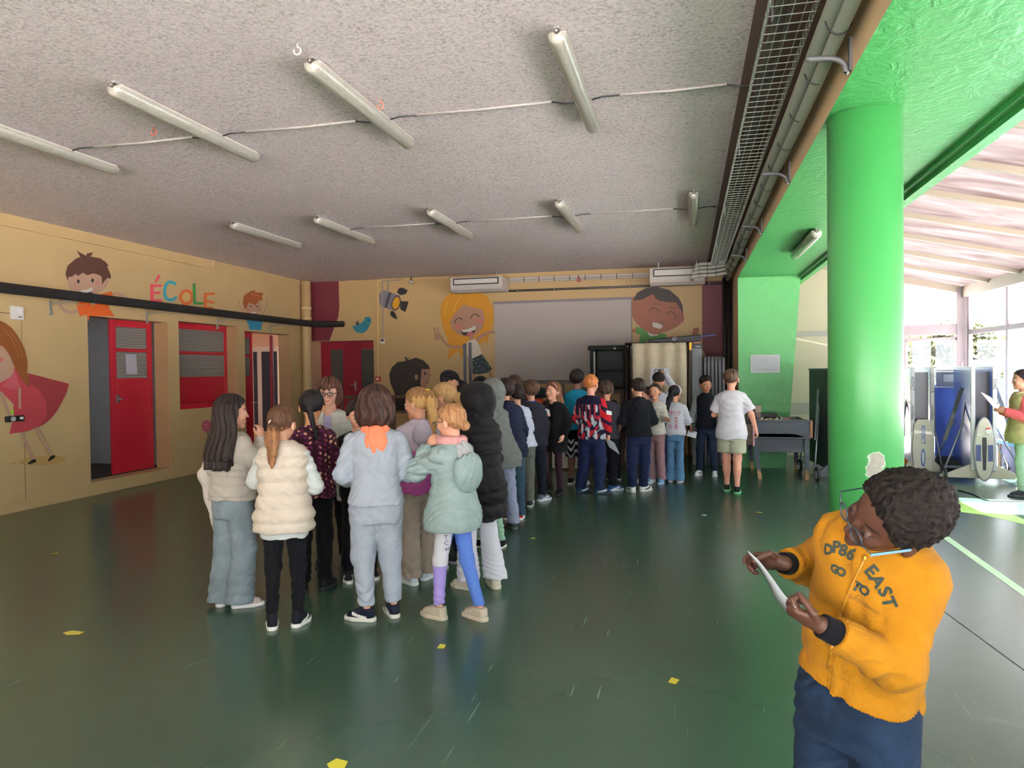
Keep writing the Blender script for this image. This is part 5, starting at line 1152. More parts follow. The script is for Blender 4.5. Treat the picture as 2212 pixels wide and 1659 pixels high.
o = text('marking', 'CM1', .085, frame((q[0]-a[0]*0-(a[0]+b[0])/2, -.003, q[2]-b[2]), (1, 0, .08), (0, 0, 1)), M_black, pp, bold=.002, extrude=.0005)
# things on and beside the booth
a, b = py(1400, 743, 12.3), py(1514, 727, 12.3)
bg_ = thing('long_bag', 'long black bag with a white swirl emblem lying on top of the booth', 'bag', (a[0], 12.3, zt+.02))
rel(bg_, MB().bar((a[0], 12.32, a[2]+.015), (b[0], 12.32, b[2]-.02), .16, .11), 'body', mat('0d1118', .6), bevel=.015)
q = py(1457, 733, 12.23); E_ = [(q[0]+.045*math.cos(t)*(1-t/9), 12.235, q[2]+.035*math.sin(t)*(1-t/9)) for t in np.linspace(.4, 6.5, 24)]
rel(bg_, MB().tube(E_, .005, 6), 'swirl_emblem', mat('c9ccd4', .5)); rel(bg_, MB().box((q[0]-.07, 12.232, q[2]-.055), (q[0]+.07, 12.236, q[2]-.047)), 'emblem_line', mat('8a8f9c', .5))
a, b = py(1512, 728, 12.3), py(1546, 722.5, 12.3); tag(MB().cyl((a[0]-.1, 12.36, a[2]-.0), (b[0], 12.36, b[2]), .011, 10).build('blue_stick', mat('2a3c6c', .4)), 'blue stick poking out beside the long black bag', 'stick')
a, b = py(1505, 739, 12.5), py(1514, 751, 12.5)
gl_ = thing('metal_locker', 'tall narrow grey metal locker right of the curtained booth', 'locker', (.08, 12.6, 0)); bxm(gl_, 'body', (.07, 12.5, 0), (.235, 12.95, 1.93), '6c7074'); bxm(gl_, 'top_band', (.06, 12.48, 1.93), (.25, 12.96, 2.0), '26282c'); bxm(gl_, 'label_strip', (.13, 12.474, 1.95), (.21, 12.48, 1.965), 'b9bcc0', .0)
tag(MB().box((.1, 12.55, 2.003), (.22, 12.68, 2.12)).build('cardboard_box', mat('8c6c4c', .8), None, .004), 'small brown cardboard box on the grey locker', 'box')
for k in range(6):
    t_ = thing('folded_bench', ['dark upright folded bench touching the grey locker', 'second dark upright folded bench', 'third dark upright folded bench', 'fourth dark upright folded bench', 'fifth dark upright folded bench', 'dark upright folded bench nearest the green pillar'][k], 'bench', (.28+k*.058, 12.6, 0), 0, 'dark folded benches stored upright')
    MB().box((-.025, -.2, .0), (.025, .5, 1.79-.004*k)).build('board', mat('22262c', .55), t_, .006); MB().box((-.008, -.204, .1), (.008, -.2, 1.7)).build('edge_strip', mat('34383e', .4), t_)
# wooden rails behind the queue
def barrier(label, xa, xb, y, z=1.12):
    t = thing('slatted_barrier', label, 'barrier', ((xa+xb)/2, y, 0), 0, 'brown wooden barriers at the back wall'); Mb, Mt = mat('4a3022', .55), mat('8a6a40', .6)
    rel(t, MB().box((xa, y-.02, z-.05), (xb, y+.02, z)), 'top_rail', Mb, bevel=.005); rel(t, MB().box((xa, y-.015, .3), (xb, y+.015, z-.3)), 'panel', Mt, bevel=.003); rel(t, MB().box((xa, y-.018, z-.32), (xb, y+.018, z-.28)), 'lower_rail', Mb)
    n = max(3, int((xb-xa)/.22))
    for k in range(n+1): x = xa+(xb-xa)*k/n; rel(t, MB().box((x-.02, y-.014, z-.28), (x+.02, y+.014, z-.05)), 'slat', Mb)
    for x in (xa, xb): rel(t, MB().box((x-.025, y-.025, 0), (x+.025, y+.025, z)), 'post', Mb, bevel=.004)
for lb, a, b in (('brown slatted barrier in front of the corner door', 722, 772), ('brown slatted barrier below the fire alarm box', 780, 846), ('brown slatted barrier below the dark haired painted girl', 852, 1000)):
    Yb_ = 12.2; barrier(lb, py(a, 860, Yb_)[0], py(b, 860, Yb_)[0], Yb_, py(800, 854, Yb_)[2])
# low bench with a pile of clothes
dk = thing('wooden_bench', 'low brown wooden bench carrying a pile of clothes by the girl in black', 'bench', (-2.45, 11.9, 0)); Mb = mat('3e2c20', .6)
xA, xB = py(1125, 900, 11.7)[0], py(1185, 900, 11.7)[0]; zs = py(1150, 880, 11.7)[2]
bxm(dk, 'top', (xA, 11.7, zs-.05), (xB, 12.2, zs), Mb); bxm(dk, 'front', (xA+.03, 11.75, .3), (xB-.03, 11.78, zs-.05), mat('4c3626', .6))
for x in (xA+.05, xB-.05):
    for y in (11.75, 12.15): bxm(dk, 'leg', (x-.03, y-.03, 0), (x+.03, y+.03, zs-.05), Mb)
def heap(name, label, cat, c, r, col, seed):
    def fn(P): return ell(P, c, r)+folds(P, seed, .02, 20, 22)
    c = np.array(c); r = np.array(r); V, Q = sdf_mesh(fn, c-r*1.3, c+r*1.3, .012); V[:, 2] = np.maximum(V[:, 2], c[2]-r[2]*.55); return tag(np_obj(name, V, Q, cloth(col, .9, .5), None), label, cat)
xm = (xA+xB)/2; heap('jacket', 'crumpled dark green and black jacket on top of the clothes pile', 'jacket', (xm+.02, 11.93, zs+.21), (.24, .17, .11), '10201f', 4); heap('jumper', 'orange red jumper in the clothes pile on the bench', 'jumper', (xm-.06, 11.9, zs+.07), (.17, .15, .1), '9a3c1c', 6); heap('scarf', 'dark grey scarf at the right end of the clothes pile', 'scarf', (xm+.2, 11.95, zs+.045), (.09, .14, .07), '26282c', 8)
# board with a black squiggle leaning low behind the patterned boy
a, b = py(1192, 935, 11.5), py(1236, 1000, 11.5); bd = thing('white_board', 'white board with a black curl standing low behind the girl in black', 'board', ((a[0]+b[0])/2, 11.5, 0)); rel(bd, MB().box((a[0], 11.5, .04), (b[0]+.2, 11.52, a[2])), 'panel', mat('b0aca4', .6)); q = py(1224, 962, 11.49)
rel(bd, MB().tube([(q[0]+.06*math.cos(t), 11.494, q[2]+.11*math.sin(t)) for t in np.linspace(1.2, 5.4, 16)], .012, 8), 'curl', M_black)
# dark upright folded table edges between the cap and the hoods
P_a = pz(1013, 1010); Pd = np.array((P_a[0], P_a[1])); dv = Pd/np.linalg.norm(Pd); Pd = dv*10.6; zt = EYE+ (px_plane(1012, 740, (dv[0], dv[1], 0), 10.6)[2]-EYE)
ft = thing('folded_table', 'tall dark folded table standing on edge behind the capped man', 'table', (Pd[0], Pd[1], 0), math.atan2(dv[1], dv[0]))
for i, o in enumerate((-.038, .038)):
    l_ = MB().box((0, o-.022, .12), (1.3, o+.022, zt-i*.01)).build('table_leaf', mat('15181c', .75, spec=.2), ft, .006); MB().box((-.006, o-.024, .12), (0, o+.024, zt-i*.01)).build('edge', mat('23282e', .7), l_)
MB().box((.1, -.3, .02), (.2, .3, .08)).box((1.1, -.3, .02), (1.2, .3, .08)).build('foot', M_dark, ft); 
# framed plan on the green pillar
a, b = py(1622, 805, yp-.01), py(1684, 766, yp-.01); pl_ = thing('wall_plan', 'white evacuation plan sheet framed on the green pillar', 'sign', ((a[0]+b[0])/2, yp-.005, a[2]))
rel(pl_, MB().box((a[0], yp-.012, a[2]), (b[0], yp-.001, b[2])), 'frame', mat('c9ccd0', .4)); rel(pl_, MB().box((a[0]+.012, yp-.014, a[2]+.012), (b[0]-.012, yp-.012, b[2]-.012)), 'sheet', mat('b4b8bc', .6))
m = MB(); W_, H_ = b[0]-a[0], b[2]-a[2]; rd = random.Random(5)
for k in range(14):
    u, v = rd.uniform(.45, .85), rd.uniform(.3, .85); l = rd.uniform(.05, .14)
    if k % 2: m.box((a[0]+W_*u, yp-.0148, a[2]+H_*v), (a[0]+W_*(u+l), yp-.014, a[2]+H_*v+.002))
    else: m.box((a[0]+W_*u, yp-.0148, a[2]+H_*v), (a[0]+W_*u+.002, yp-.014, a[2]+H_*min(.92, v+l)))
for v in (.09, .14, .19): m.box((a[0]+W_*.08, yp-.0148, a[2]+H_*v), (a[0]+W_*.9, yp-.014, a[2]+H_*v+.003))
rel(pl_, m, 'drawing', mat('7c848c', .6))
# ---------------------------------------------------------------- table football
fx0, fx1, fy0, fy1, fz = .90, 1.68, 11.0, 12.15, .845
fb = thing('football_table', 'dark grey table football table with worn wooden legs by the green pillar', 'table', ((fx0+fx1)/2, 11.5, 0)); Mf, Mf2 = mat('23303a', .5), mat('2b333d', .55)
rel(fb, MB().box((fx0, fy0, .58), (fx1, fy0+.03, fz-.02)).box((fx0, fy1-.03, .58), (fx1, fy1, fz-.02)).box((fx0, fy0, .58), (fx0+.03, fy1, fz-.02)).box((fx1-.03, fy0, .58), (fx1, fy1, fz-.02)).box((fx0, fy0, .6), (fx1, fy1, .66)), 'box', Mf, bevel=.006)
bxm(fb, 'lower_panel', (fx0+.07, fy0+.05, .385), (fx1-.09, fy1-.05, .58), Mf2); bxm(fb, 'rim', (fx0-.01, fy0-.01, fz-.02), (fx1+.01, fy0+.06, fz+.005), mat('1a242c', .4)); bxm(fb, 'end_trim', (fx1-.01, fy0-.005, .6), (fx1+.025, fy0+.04, fz+.0), mat('8c5c38', .6)); bxm(fb, 'playfield', (fx0+.03, fy0+.03, .66), (fx1-.03, fy1-.03, .67), mat('3f6a58', .5))
legm = NT('grey painted worn wood'); v_ = legm.coord(); sz = legm.n.new('ShaderNodeSeparateXYZ'); legm.link(v_, sz.inputs[0]); wr_ = legm.ramp(legm.math('ADD', sz.outputs[2], legm.math('MULTIPLY', legm.noise(14, 3, v_), .22)), .26, .2)
legM = legm.set(Base_Color=legm.mix(wr_, srgb('39434b'), srgb('a88458')), Roughness=.6)
for x, dx, y in ((fx0+.03, .07, fy0+.05), (fx1-.05, -.0, fy0+.05), (fx0+.03, .05, fy1-.06), (fx1-.05, 0, fy1-.06)):
    p0 = pz(1632, 1033) if x < 1.1 else pz(1740, 1034); m = MB(); a = np.array((x, y, .58)); b = np.array((x+dx, y, 0)); w2 = .035; m.hexa([b-(w2*.7, w2*.7, 0), b+(w2*.7, -w2*.7, 0), b+(w2*.7, w2*.7, 0), b+(-w2*.7, w2*.7, 0), a-(w2, w2, 0), a+(w2, -w2, 0), a+(w2, w2, 0), a+(-w2, w2, 0)]); rel(fb, m, 'leg', legM)
rd = random.Random(2)
for k, y in enumerate(np.linspace(fy0+.12, fy1-.12, 8)):
    r = MB().cyl((fx0-.12, y, fz-.045), (fx1+.06, y, fz-.045), .008, 10); ro = rel(fb, r, 'rod', mat('b0b4b4', .25, .9)); s_ = 1 if k % 2 else -1; xh = fx1+.06 if s_ > 0 else fx0-.12
    MB().cyl((xh, y, fz-.045), (xh+s_*.1, y, fz-.045), .016, 12).build('grip', M_black, ro)
for k in range(34):
    x, y = rd.uniform(fx0+.05, fx1-.3), rd.uniform(fy0+.04, fy1-.1); l, w_ = rd.uniform(.03, .09), rd.uniform(.015, .04); z = .67+rd.uniform(0, .0); zz = fz+rd.uniform(-.012, .008); c = rd.choice(['c9c2a0', 'b9c4b0', 'c9c9b4', '8a2430', 'a89a70', 'd0ccb8', '1a1c1e', 'b07060'])
    i = ['cream', 'pale green', 'ivory', 'red', 'tan', 'white', 'black', 'pink'][['c9c2a0', 'b9c4b0', 'c9c9b4', '8a2430', 'a89a70', 'd0ccb8', '1a1c1e', 'b07060'].index(c)]
    if k < 1: tr_ = bxm(fb, 'loose_cover', (fx0+.02, fy0+.07, fz-.03), (fx1-.1, fy1-.1, fz-.014), mat('34443e', .7), .0)
    tag(MB().box((x, y, fz-.0135), (x+l, y+w_, fz-.002+rd.uniform(0, .02)), rd.uniform(0, 3)).build('game_piece', mat(c, .5), None, .002), f'small {i} game piece lying in the heap on the table football table', 'game piece', 'game pieces on the table football table')
tag(MB().box((1.05, 11.75, fz-.013), (1.32, 12.0, fz+.05)).build('game_box', mat('14181c', .5), None, .004), 'black game box at the back of the table football table', 'box')
# bags on the table corner
hb_ = thing('handbag', 'brown leather handbag with hanging strap on the table football corner', 'bag', (.93, 11.1, fz+.006)); Ml = mat('5c463c', .5, bump=.3, bs=60)
MB().prism([(-.11, 0, 0), (.10, 0, 0), (.085, 0, .2), (-.09, 0, .215)], (0, .12, 0)).build('body', Ml, hb_, .02, 3); MB().box((-.005, -.008, .1), (.095, -.001, .2)).build('flap', mat('8a7464', .5), hb_, .003)
MB().tube(cr_spline([(.0, -.01, .18), (.04, -.03, .03), (.07, -.045, -.1), (.085, -.045, -.22), (.06, -.05, -.28), (.02, -.05, -.31)], False, 6), .008, 8).build('strap', mat('7c6468', .5), hb_); MB().box((.06, -.058, -.1), (.09, -.04, -.07)).build('buckle', M_steel, hb_)
sb_ = thing('shoulder_bag', 'brown cloth bag hanging from the near left corner of the table football table', 'bag', (.86, 10.93, .5)); MB().prism([(-.1, 0, .3), (.04, 0, .3), (.06, 0, 0), (-.08, 0, -.02)], (0, .05, 0)).build('body', mat('4e4034', .7, bump=.3), sb_, .015); MB().box((.035, -.01, -.02), (.06, .0, .34)).build('pink_strap', mat('c9909c', .6), sb_)
# ---------------------------------------------------------------- folded table tennis tables
def wheel(m_, c, r, wd=.035): return m_.cyl((c[0]-wd/2, c[1], c[2]), (c[0]+wd/2, c[1], c[2]), r, 24)
def tt_table(label, x, y, rz, words, dark=False, front='panel', sep=.125, leafw=1.3, bw=.45, wr=.085):
    t = thing('tennis_table', label, 'table', (x, y, 0), rz, 'folded table tennis tables'); Mbl = mat('2a3038', .5, spec=.3) if dark else mat('4c68ac', .22, spec=.6); Mrim = mat('3a4046' if dark else 'b4b6bc', .35); Mst = mat('8e939a', .35, .6)
    for s_ in (-1, 1):
        lf = MB().box((s_*sep-.011, .03, .17), (s_*sep+.011, leafw, 1.56)).build('table_leaf', Mbl, t, .002)
        MB().box((s_*sep-.024, -.02, .17), (s_*sep+.024, .03, 1.57)).box((s_*sep-.02, .03, 1.55), (s_*sep+.02, leafw, 1.575)).build('rim', Mrim, lf, .003)
        w_ = words[0 if s_ < 0 else 1]
        if w_:
            me_ = text('lettering', w_[0], .055, frame((s_*sep, -.0215, 1.34), (0, 0, -1), (1, 0, 0)), mat('2c3440', .5), lf, extrude=.0004, bold=.0008)
            if len(w_) > 1: text('lettering', w_[1], .055, frame((s_*sep, -.0215, .92), (0, 0, -1), (1, 0, 0)), mat('2c3440', .5), lf, extrude=.0004, bold=.0008)
    MB().box((-sep+.03, .12, .25), (sep-.03, .15, 1.5)).build('centre_panel', mat('3a4250' if not dark else '14181e', .3), t)
    pts = []; 
    if front == 'oval': P = [(.115*math.cos(a), -.05, .46+.42*math.sin(a)) for a in np.linspace(0, 2*math.pi, 37)[:-1]]
    else: P = [(-.12, -.05, .08), (.12, -.05, .08), (.14, -.05, .4), (.115, -.05, .75), (.07, -.05, .82), (-.07, -.05, .82), (-.115, -.05, .75), (-.14, -.05, .4)]
    pd = MB().prism(P, (0, .05, 0)).build('pedestal_cover', mat('b8b4a8' if not dark else '2a2e34', .4), t, .008)
    if front == 'oval':
        MB().prism([(.125*math.cos(a), -.046, .46+.435*math.sin(a)) for a in np.linspace(0, 2*math.pi, 37)[:-1]], (0, .03, 0)).build('cover_rim', mat('7c8088', .4), pd)
        MB().prism([(-.022, -.056, .62), (.022, -.056, .62), (.026, -.056, .5), (.016, -.056, .18), (-.016, -.056, .18), (-.026, -.056, .5)], (0, .006, 0)).build('handle_slot', M_dark, pd)
        for x_ in (-.07, .07): MB().box((x_-.03, -.053, .3), (x_+.03, -.05, .52)).build('blue_stripes', mat('3c4878', .4), pd)
        for x_, z_, r_ in ((.045, .7, .034), (-.065, .66, .026)): MB().cyl((x_, -.055, z_), (x_, -.05, z_), r_, 20).build('round_badge', mat('c9c6c0', .4), pd)
        MB().box((.02, -.06, .735), (.07, -.05, .75)).build('red_mark', mat('b83a2a', .4), pd)
    elif not dark:
        text('lettering', 'ADDICT', .075, frame((0, -.0515, .6), (0, 0, -1), (1, 0, 0)), mat('2c50a0', .4), pd, extrude=.0004, bold=.001); MB().prism([(.028*math.cos(a), -.053, .27+.13*math.sin(a)) for a in np.linspace(0, 2*math.pi, 25)[:-1]], (0, .003, 0)).build('blue_ring', mat('2c50a0', .4), pd); MB().prism([(.014*math.cos(a), -.055, .27+.09*math.sin(a)) for a in np.linspace(0, 2*math.pi, 25)[:-1]], (0, .003, 0)).build('ring_centre', mat('c9c9c4', .4), pd)
    bs = MB().prism([(-bw, .0, .09), (-bw*.8, 0, .12), (-.12, 0, .26), (.12, 0, .26), (bw*.8, 0, .12), (bw, 0, .09), (bw, 0, .06), (-bw, 0, .06)], (0, .06, 0)).build('base', Mrim if dark else mat('b4ae9e', .45), t, .006)
    MB().bar((-bw, .9, .1), (bw, .9, .1), .05, .03).bar((0, .03, .12), (0, .9, .12), .05, .04).build('frame', Mst, t)
    for s_ in (-1, 1):
        MB().tube([(s_*(bw-.04), .05, .1), (s_*.2, .3, .75), (s_*sep, .5, 1.1)], .013, 8).build('strut', Mst, t); MB().bar((s_*(bw-.1), .25, .55), (s_*.2, .3, 1.28), .022, .05).build('strut', mat('4a5058', .4), t); MB().tube([(s_*(bw-.04), .9, .1), (s_*.2, .8, .8)], .011, 8).build('strut', Mst, t)
        for y_ in (-.03, .9):
            wo = wheel(MB(), (s_*(bw-.06), y_, wr), wr).build('wheel', mat('2a2a2c', .7), t, .006); wheel(MB(), (s_*(bw-.06), y_, wr), wr*.6, .042).build('hub', mat('8c9094', .4) if not dark else mat('c4c4c8', .4), wo)
    return t
tt_table('folded table tennis table with oval grey foot cover, nearest the right window', 3.88, 11.1, math.radians(-8), (None, ('CORE', )), front='oval', bw=.52, wr=.095)
tt_table('folded white rimmed table tennis table lettered on both edges', 3.30, 11.7, math.radians(-6), (('ADDICT', 'cornilleau'), ('OUTDOOR', 'cornilleau')), bw=.3)
tt_table('folded table tennis table partly hidden by the green column', 2.76, 11.9, math.radians(-4), (None, ('sude', )), leafw=1.2, bw=.26)
tt_table('dark folded table tennis table left of the green column', 2.04, 10.95, math.radians(6), (None, None), dark=True, leafw=1.0, bw=.36, wr=.1)
# blue leaf seen face on behind them, with its white tray
a, b = py(2030, 1000, 12.45), py(2098, 800, 12.45); bf = thing('table_leaf_stand', 'blue table top standing face on under a white framed tray', 'table', ((a[0]+b[0])/2, 12.5, 0))
rel(bf, MB().box((a[0]-.05, 12.5, .2), (b[0]+.06, 12.525, b[2]-.22)), 'board', mat('5c7ad0', .2, spec=.7)); rel(bf, MB().box((a[0]-.04, 12.47, b[2]-.23), (b[0]+.06, 12.5, b[2]-.02)), 'tray_back', mat('8e94a4', .4)); rel(bf, MB().box((a[0]+.06, 12.466, b[2]-.17), (a[0]+.24, 12.47, b[2]-.06)), 'white_label', mat('d8dce4', .5)); rel(bf, MB().bar((a[0]-.05, 12.46, b[2]), (b[0]+.07, 12.46, b[2]), .03, .03).bar((a[0]-.05, 12.46, b[2]-.25), (b[0]+.07, 12.46, b[2]-.25), .03, .025), 'tray_rail', mat('d4d2d8', .4)); rel(bf, MB().cyl(((a[0]+b[0])/2, 12.44, .3), ((a[0]+b[0])/2, 12.44, b[2]-.25), .014), 'upright', mat('c4c4c8', .4)); rel(bf, MB().box((a[0]-.06, 12.44, 0), (b[0]+.06, 12.6, .2)), 'foot', M_dark, bevel=.01)
heap('cloth', 'small orange cloth on the floor behind the green column', 'cloth', (*pz(1939, 1022)[:2], .1), (.16, .1, .15), 'd8741c', 3)
# cable on the veranda floor
C3 = [pz(2070, 1060), pz(2100, 1068), pz(2125, 1080), pz(2150, 1083), pz(2230, 1084)]
tag(MB().tube([np.array(q)+(0, 0, .008) for q in cr_spline(C3, False, 6)], .008, 8).build('cable', M_dark), 'thin black cable lying on the veranda floor', 'cable')
# scraps on the floor
rd = random.Random(11)
for q, c, w_, h_, l in (((157, 1368), 'c9b850', .14, .045, 'long yellow paper scrap on the floor at the left'), ((118, 1196), 'b09a40', .07, .03, 'small dull yellow scrap near the left wall'), ((955, 1397), 'd8c84a', .05, .06, 'yellow scrap just below the beige trainers'), ((1152, 1163), 'b8a44a', .05, .03, 'tiny yellow scrap beside the queue'), ((727, 1652), 'd8d040', .09, .07, 'yellow green scrap at the bottom edge'), ((1455, 1472), 'c9b83c', .05, .06, 'yellow scrap in the middle of the bare floor'), ((1522, 1113), 'a8aeb4', .06, .05, 'white scrap near the boy in shorts'), ((1122, 1124), 'b4b8b4', .14, .03, 'white slip beside the red and white trainers'), ((1641, 1107), 'b8a84a', .06, .04, 'yellow scrap left of the green column'), ((1078, 1250), 'c8c040', .05, .03, 'yellow scrap beside the ripped white jeans')):
    p = pz(*q); n = rd.choice([4, 5, 6]); a0 = rd.uniform(0, 1); w_ *= .6; h_ *= .55; pts = [(p[0]+w_*math.cos(a0+k*2*math.pi/n)*rd.uniform(.7, 1.1), p[1]+h_*1.6*math.sin(a0+k*2*math.pi/n)*rd.uniform(.7, 1.1), .0016) for k in range(n)]
    tag(MB().prism(pts, (0, 0, .0012)).build('paper_scrap', mat(c, .7)), l, 'paper scrap')
# ================================================================ the people
def Dg(*a): return tuple(math.radians(x) for x in a)
def P_(label, x, yb, yt, rz, **k):
    p, H, d = place(x, yb, yt); k.setdefault('vox', min(.0095, max(.0058, d*.00105)))
    return person(label, p, H, math.radians(rz), **k)
SK = dict(l='c4937a', m='b9855f', d='5a3726', o='c99272')
FW = dict(fwd=('fwd', 'fwd'))
def trail(label): return label
# 1
F = P_('long haired girl in greige hoodie and wide pale jeans, leftmost in the queue', 507, 1308, 857, -16, hair='long', hairc='1c1412', hr=(.36, .012), skinc=SK['l'], arms=(((-.22, .02, .9), (-.17, .1, .74)), ((.2, .1, .93), (.1, .17, 1.12))), head=Dg(-32, -4, 0), w=1.06,
       top=dict(c='a8a196', hem=.72, ease=.024, flare=.01, sr=.02, ribhem=True), pants=dict(m=denim('6c787e'), r=(.092, .08, .09), hem=.04), shoes=dict(c='b3a29e', sole='d8d2ce'), feet=((-.1, 0, .5), (.09, .02, -.75)))
drape(F, 'coat', 'cream plush coat hanging over the arm of the leftmost long haired girl', 'coat', [(-.2, .0, .96), (-.27, .02, .86), (-.25, .05, .7), (-.22, .06, .5)], [.05, .06, .055, .04], 'c9bdb2', (1.2, 1, 1))
# 2
F = P_('girl with brown ponytail in quilted cream vest and black leggings', 618, 1352, 878, 20, hair='pony', hairc=('3b281c', '5c3f2a', 'a07048'), hr=(.27, .0), skinc=SK['l'], arms=(((-.22, .06, .93), (-.15, .13, 1.1)), ((.225, .03, .89), (.19, .16, .85))), head=Dg(-22, -3, 3), feet=((-.085, 0, .2), (.09, .03, -.35)), w=1.03,
       top=dict(c='c6c9c6', hem=.58, ease=.018, flare=.01, sr=.018, name='sweater'), pants=dict(c='121216', r=(.08, .052, .033), hem=.07), shoes=dict(c='14161e', sole='dedad2', high=.03, c2='dcd8d0'))
make_top(F, c='cdbfaf', ease=.034, hem=.63, flare=.006, sleeve='none', collar=.04, puff=.012, fold=.004, name='vest')
tie(F, 'e8cfd0', .022)
# 3
def floral(V, arm):
    c = np.tile(np.array(srgb('2e1420')), (len(V), 1)); n = np.sin(V[:, 0]*95+2*np.sin(V[:, 2]*50))*np.sin(V[:, 2]*88+V[:, 1]*60)*np.sin(V[:, 1]*70+V[:, 0]*40); c[n > .38] = srgb('8a4a4c'); c[n > .62] = srgb('c9a08a'); c[n < -.45] = srgb('5e1c48'); return c
F = P_('girl with a black braid in dark purple floral blouse and black trousers', 680, 1272, 846, 22, hair='braid', hairc='141012', hr=(.2, .05), skinc=SK['m'], head=Dg(-4, -12, 0), feet=((-.08, 0, .2), (.09, .02, -.5)),
       top=dict(col=floral, hem=.66, ease=.016, sr=.014, flare=.012), pants=dict(c='0c0c0e', r=(.085, .06, .05)), shoes=dict(c='0c0c0e', sole='101012'))
# 4 woman
F = P_('woman with brown bob and round dark glasses, lavender top and pale knitted cardigan', 722, 1218, 816, 196, hair='bob', hairc=('33211a', '60402e'), hr=(.015, .0), skinc='c49682', adult=True, head=Dg(-4, -10, 0), arms='fwd fwd'.split(), lean=(0, .06), group='', w=1.05,
       top=dict(c='aaa5c4', hem=.62, ease=.012, sr=.004, name='shirt', neck=.075), pants=dict(c='101014', r=(.085, .06, .05)), shoes=dict(c='101012', sole='101012'))
make_top(F, c='b9bab0', ease=.024, hem=.5, flare=.01, sr=.02, openf=True, name='cardigan', fold=.004, wrinkle=.4, neck=.07)
glasses(F, '2a1014', .0225, .0032)
def neckl(): pass
# 5
P_('child in black sweatshirt facing the grey tracksuit child across the queue', 778, 1248, 868, 212, hairc='1a1210', head=Dg(0, -20, 0), feet=((-.1, .02, .2), (.1, .05, -.1)),
   top=dict(c='0e0e10', hem=.66, sr=.02, ease=.02), pants=dict(c='101014', r=(.08, .06, .05)), shoes=dict(c='1a1a1c', sole='dcd8d0', c2='e6e6e6'))
# 6
F = P_('child with wavy brown bob in light grey tracksuit with orange hood lining', 817, 1336, 840, 23, hair='bob', hairc=('20130f', '4c3229'), hr=(.03, .018), skinc='c9957c', w=1.14, arms=(((-.235, .0, .89), (-.2, .16, .83)), ((.235, .0, .89), (.16, .18, .86))), feet=((-.1, -.01, 1.15), (.085, .06, .25)),
       top=dict(c='9ba2ac', hem=.71, ease=.02, flare=.002, sr=.022, ribhem=False, fold=.0045), pants=dict(c='9ba2ac', r=(.094, .064, .044), hem=.1, fold=.0045), shoes=dict(c='161b2a', sole='cfcac0', c2='d8d4cc'))
nx, ny = F.ctr(1.16)
def of(P):
    q = P-np.array((nx, ny, 0), F32); d = smin(poly(q, [(-.08, .03, 1.15), (-.06, -.06, 1.165), (0, -.085, 1.16), (.06, -.06, 1.165), (.08, .03, 1.15)], [.012, .02, .026, .02, .012]), ell(q, (.005, -.098, 1.07), (.07, .025, .105)), .03)
    d = np.maximum(d, np.abs(q[:, 0])-.02-(q[:, 2]-.965)*.42); return d+folds(P, 3, .005, 18, 45)
V, Q = sdf_mesh(of, (nx-.2, ny-.25, .9), (nx+.2, ny+.15, 1.26), F.vox*.8); np_obj('hood', V*F.s, Q, cloth('f0805e', .9, .35), F.top)['label'] = 'bright orange hood lining'
# 7
def cblock(V, arm):
    c = np.tile(np.array(srgb('b9adbc')), (len(V), 1)); c[(V[:, 2] < .97) & ~arm] = srgb('b4669a'); c[(V[:, 2] < .82) & ~arm] = srgb('95487f'); return c
F = P_('girl with high wavy blond ponytail and yellow hair tie in lilac and pink jacket', 908, 1256, 840, 44, hair='ponyhigh', hairc=('5e4229', 'a07c4c', 'b89460'), hr=(.33, .02), skinc='c08c72', head=Dg(36, -10, 0), feet=((-.085, 0, .15), (.085, .05, -.95)),
       top=dict(col=cblock, hem=.66, ease=.024, sr=.02, hood='b9adbc', flare=.012), pants=dict(c='95897b', r=(.088, .07, .066), hem=.06, fold=.007), shoes=dict(c='c6cdd0', sole='d8dcdc'))
tie(F, 'e8d040', .018)
# 8
def gpants(V, arm):
    c = np.tile(np.array(srgb('5070b8')), (len(V), 1)); lf = V[:, 1]*.8-V[:, 0] > .03
    c[lf] = srgb('c9c6cc'); c[lf & (V[:, 2] < .36)] = srgb('9a88c8'); c[lf & (V[:, 0] > -.02)] = srgb('2c3c70'); return c
F = P_('girl with glasses in pale teal raincoat, pink scarf and multicoloured leggings', 982, 1336, 876, 68, hair='lowbun', hairc=('7a5236', 'b88c60'), skinc='cc967c', head=Dg(8, -10, 0), arms=(((-.17, .2, .97), (-.065, .15, 1.14)), ((.17, .2, .97), (.07, .16, 1.13))), feet=((-.06, .12, .0), (.08, -.12, -.2)), hands=(.9, .9),
       top=dict(m=cloth('869896', .45, .45, .05), hem=.6, ease=.03, sr=.028, flare=.035, fold=.008, neck=0), pants=dict(col=gpants, r=(.075, .05, .035), hem=.1, fold=.002), shoes=dict(c='b5a894', sole='b9ac98', size=1.08))
glasses(F, '1c1c22', .02, .002); ring_scarf(F, 'cf9694', .068, .034)
def hf(P):
    q = P-np.array((*F.ctr(1.1), 0), F32).reshape(3)[None]; a = ell(q, (0, -.13, .98), (.125, .07, .14)); b = ell(q, (0, -.125, 1.03), (.1, .045, .13)); return np.maximum(a, -b)+folds(P, 21, .005, 22, 30)
V, Q = sdf_mesh(hf, (-.3, -.4, .78), (.3, .15, 1.25), F.vox*.8); np_obj('hood', V*F.s, Q, cloth('869896', .45, .45, .05), F.top)
def gt(P):
    q = P-np.array((*F.ctr(1.1), 0), F32); return ell(q, (0, -.09, 1.08), (.07, .05, .1))+folds(P, 8, .012, 20, 70)
V, Q = sdf_mesh(gt, (-.2, -.3, .9), (.2, .1, 1.25), F.vox*.8); np_obj('inner_hood', V*F.s, Q, cloth('a9a9ab', .9, .5), F.top)
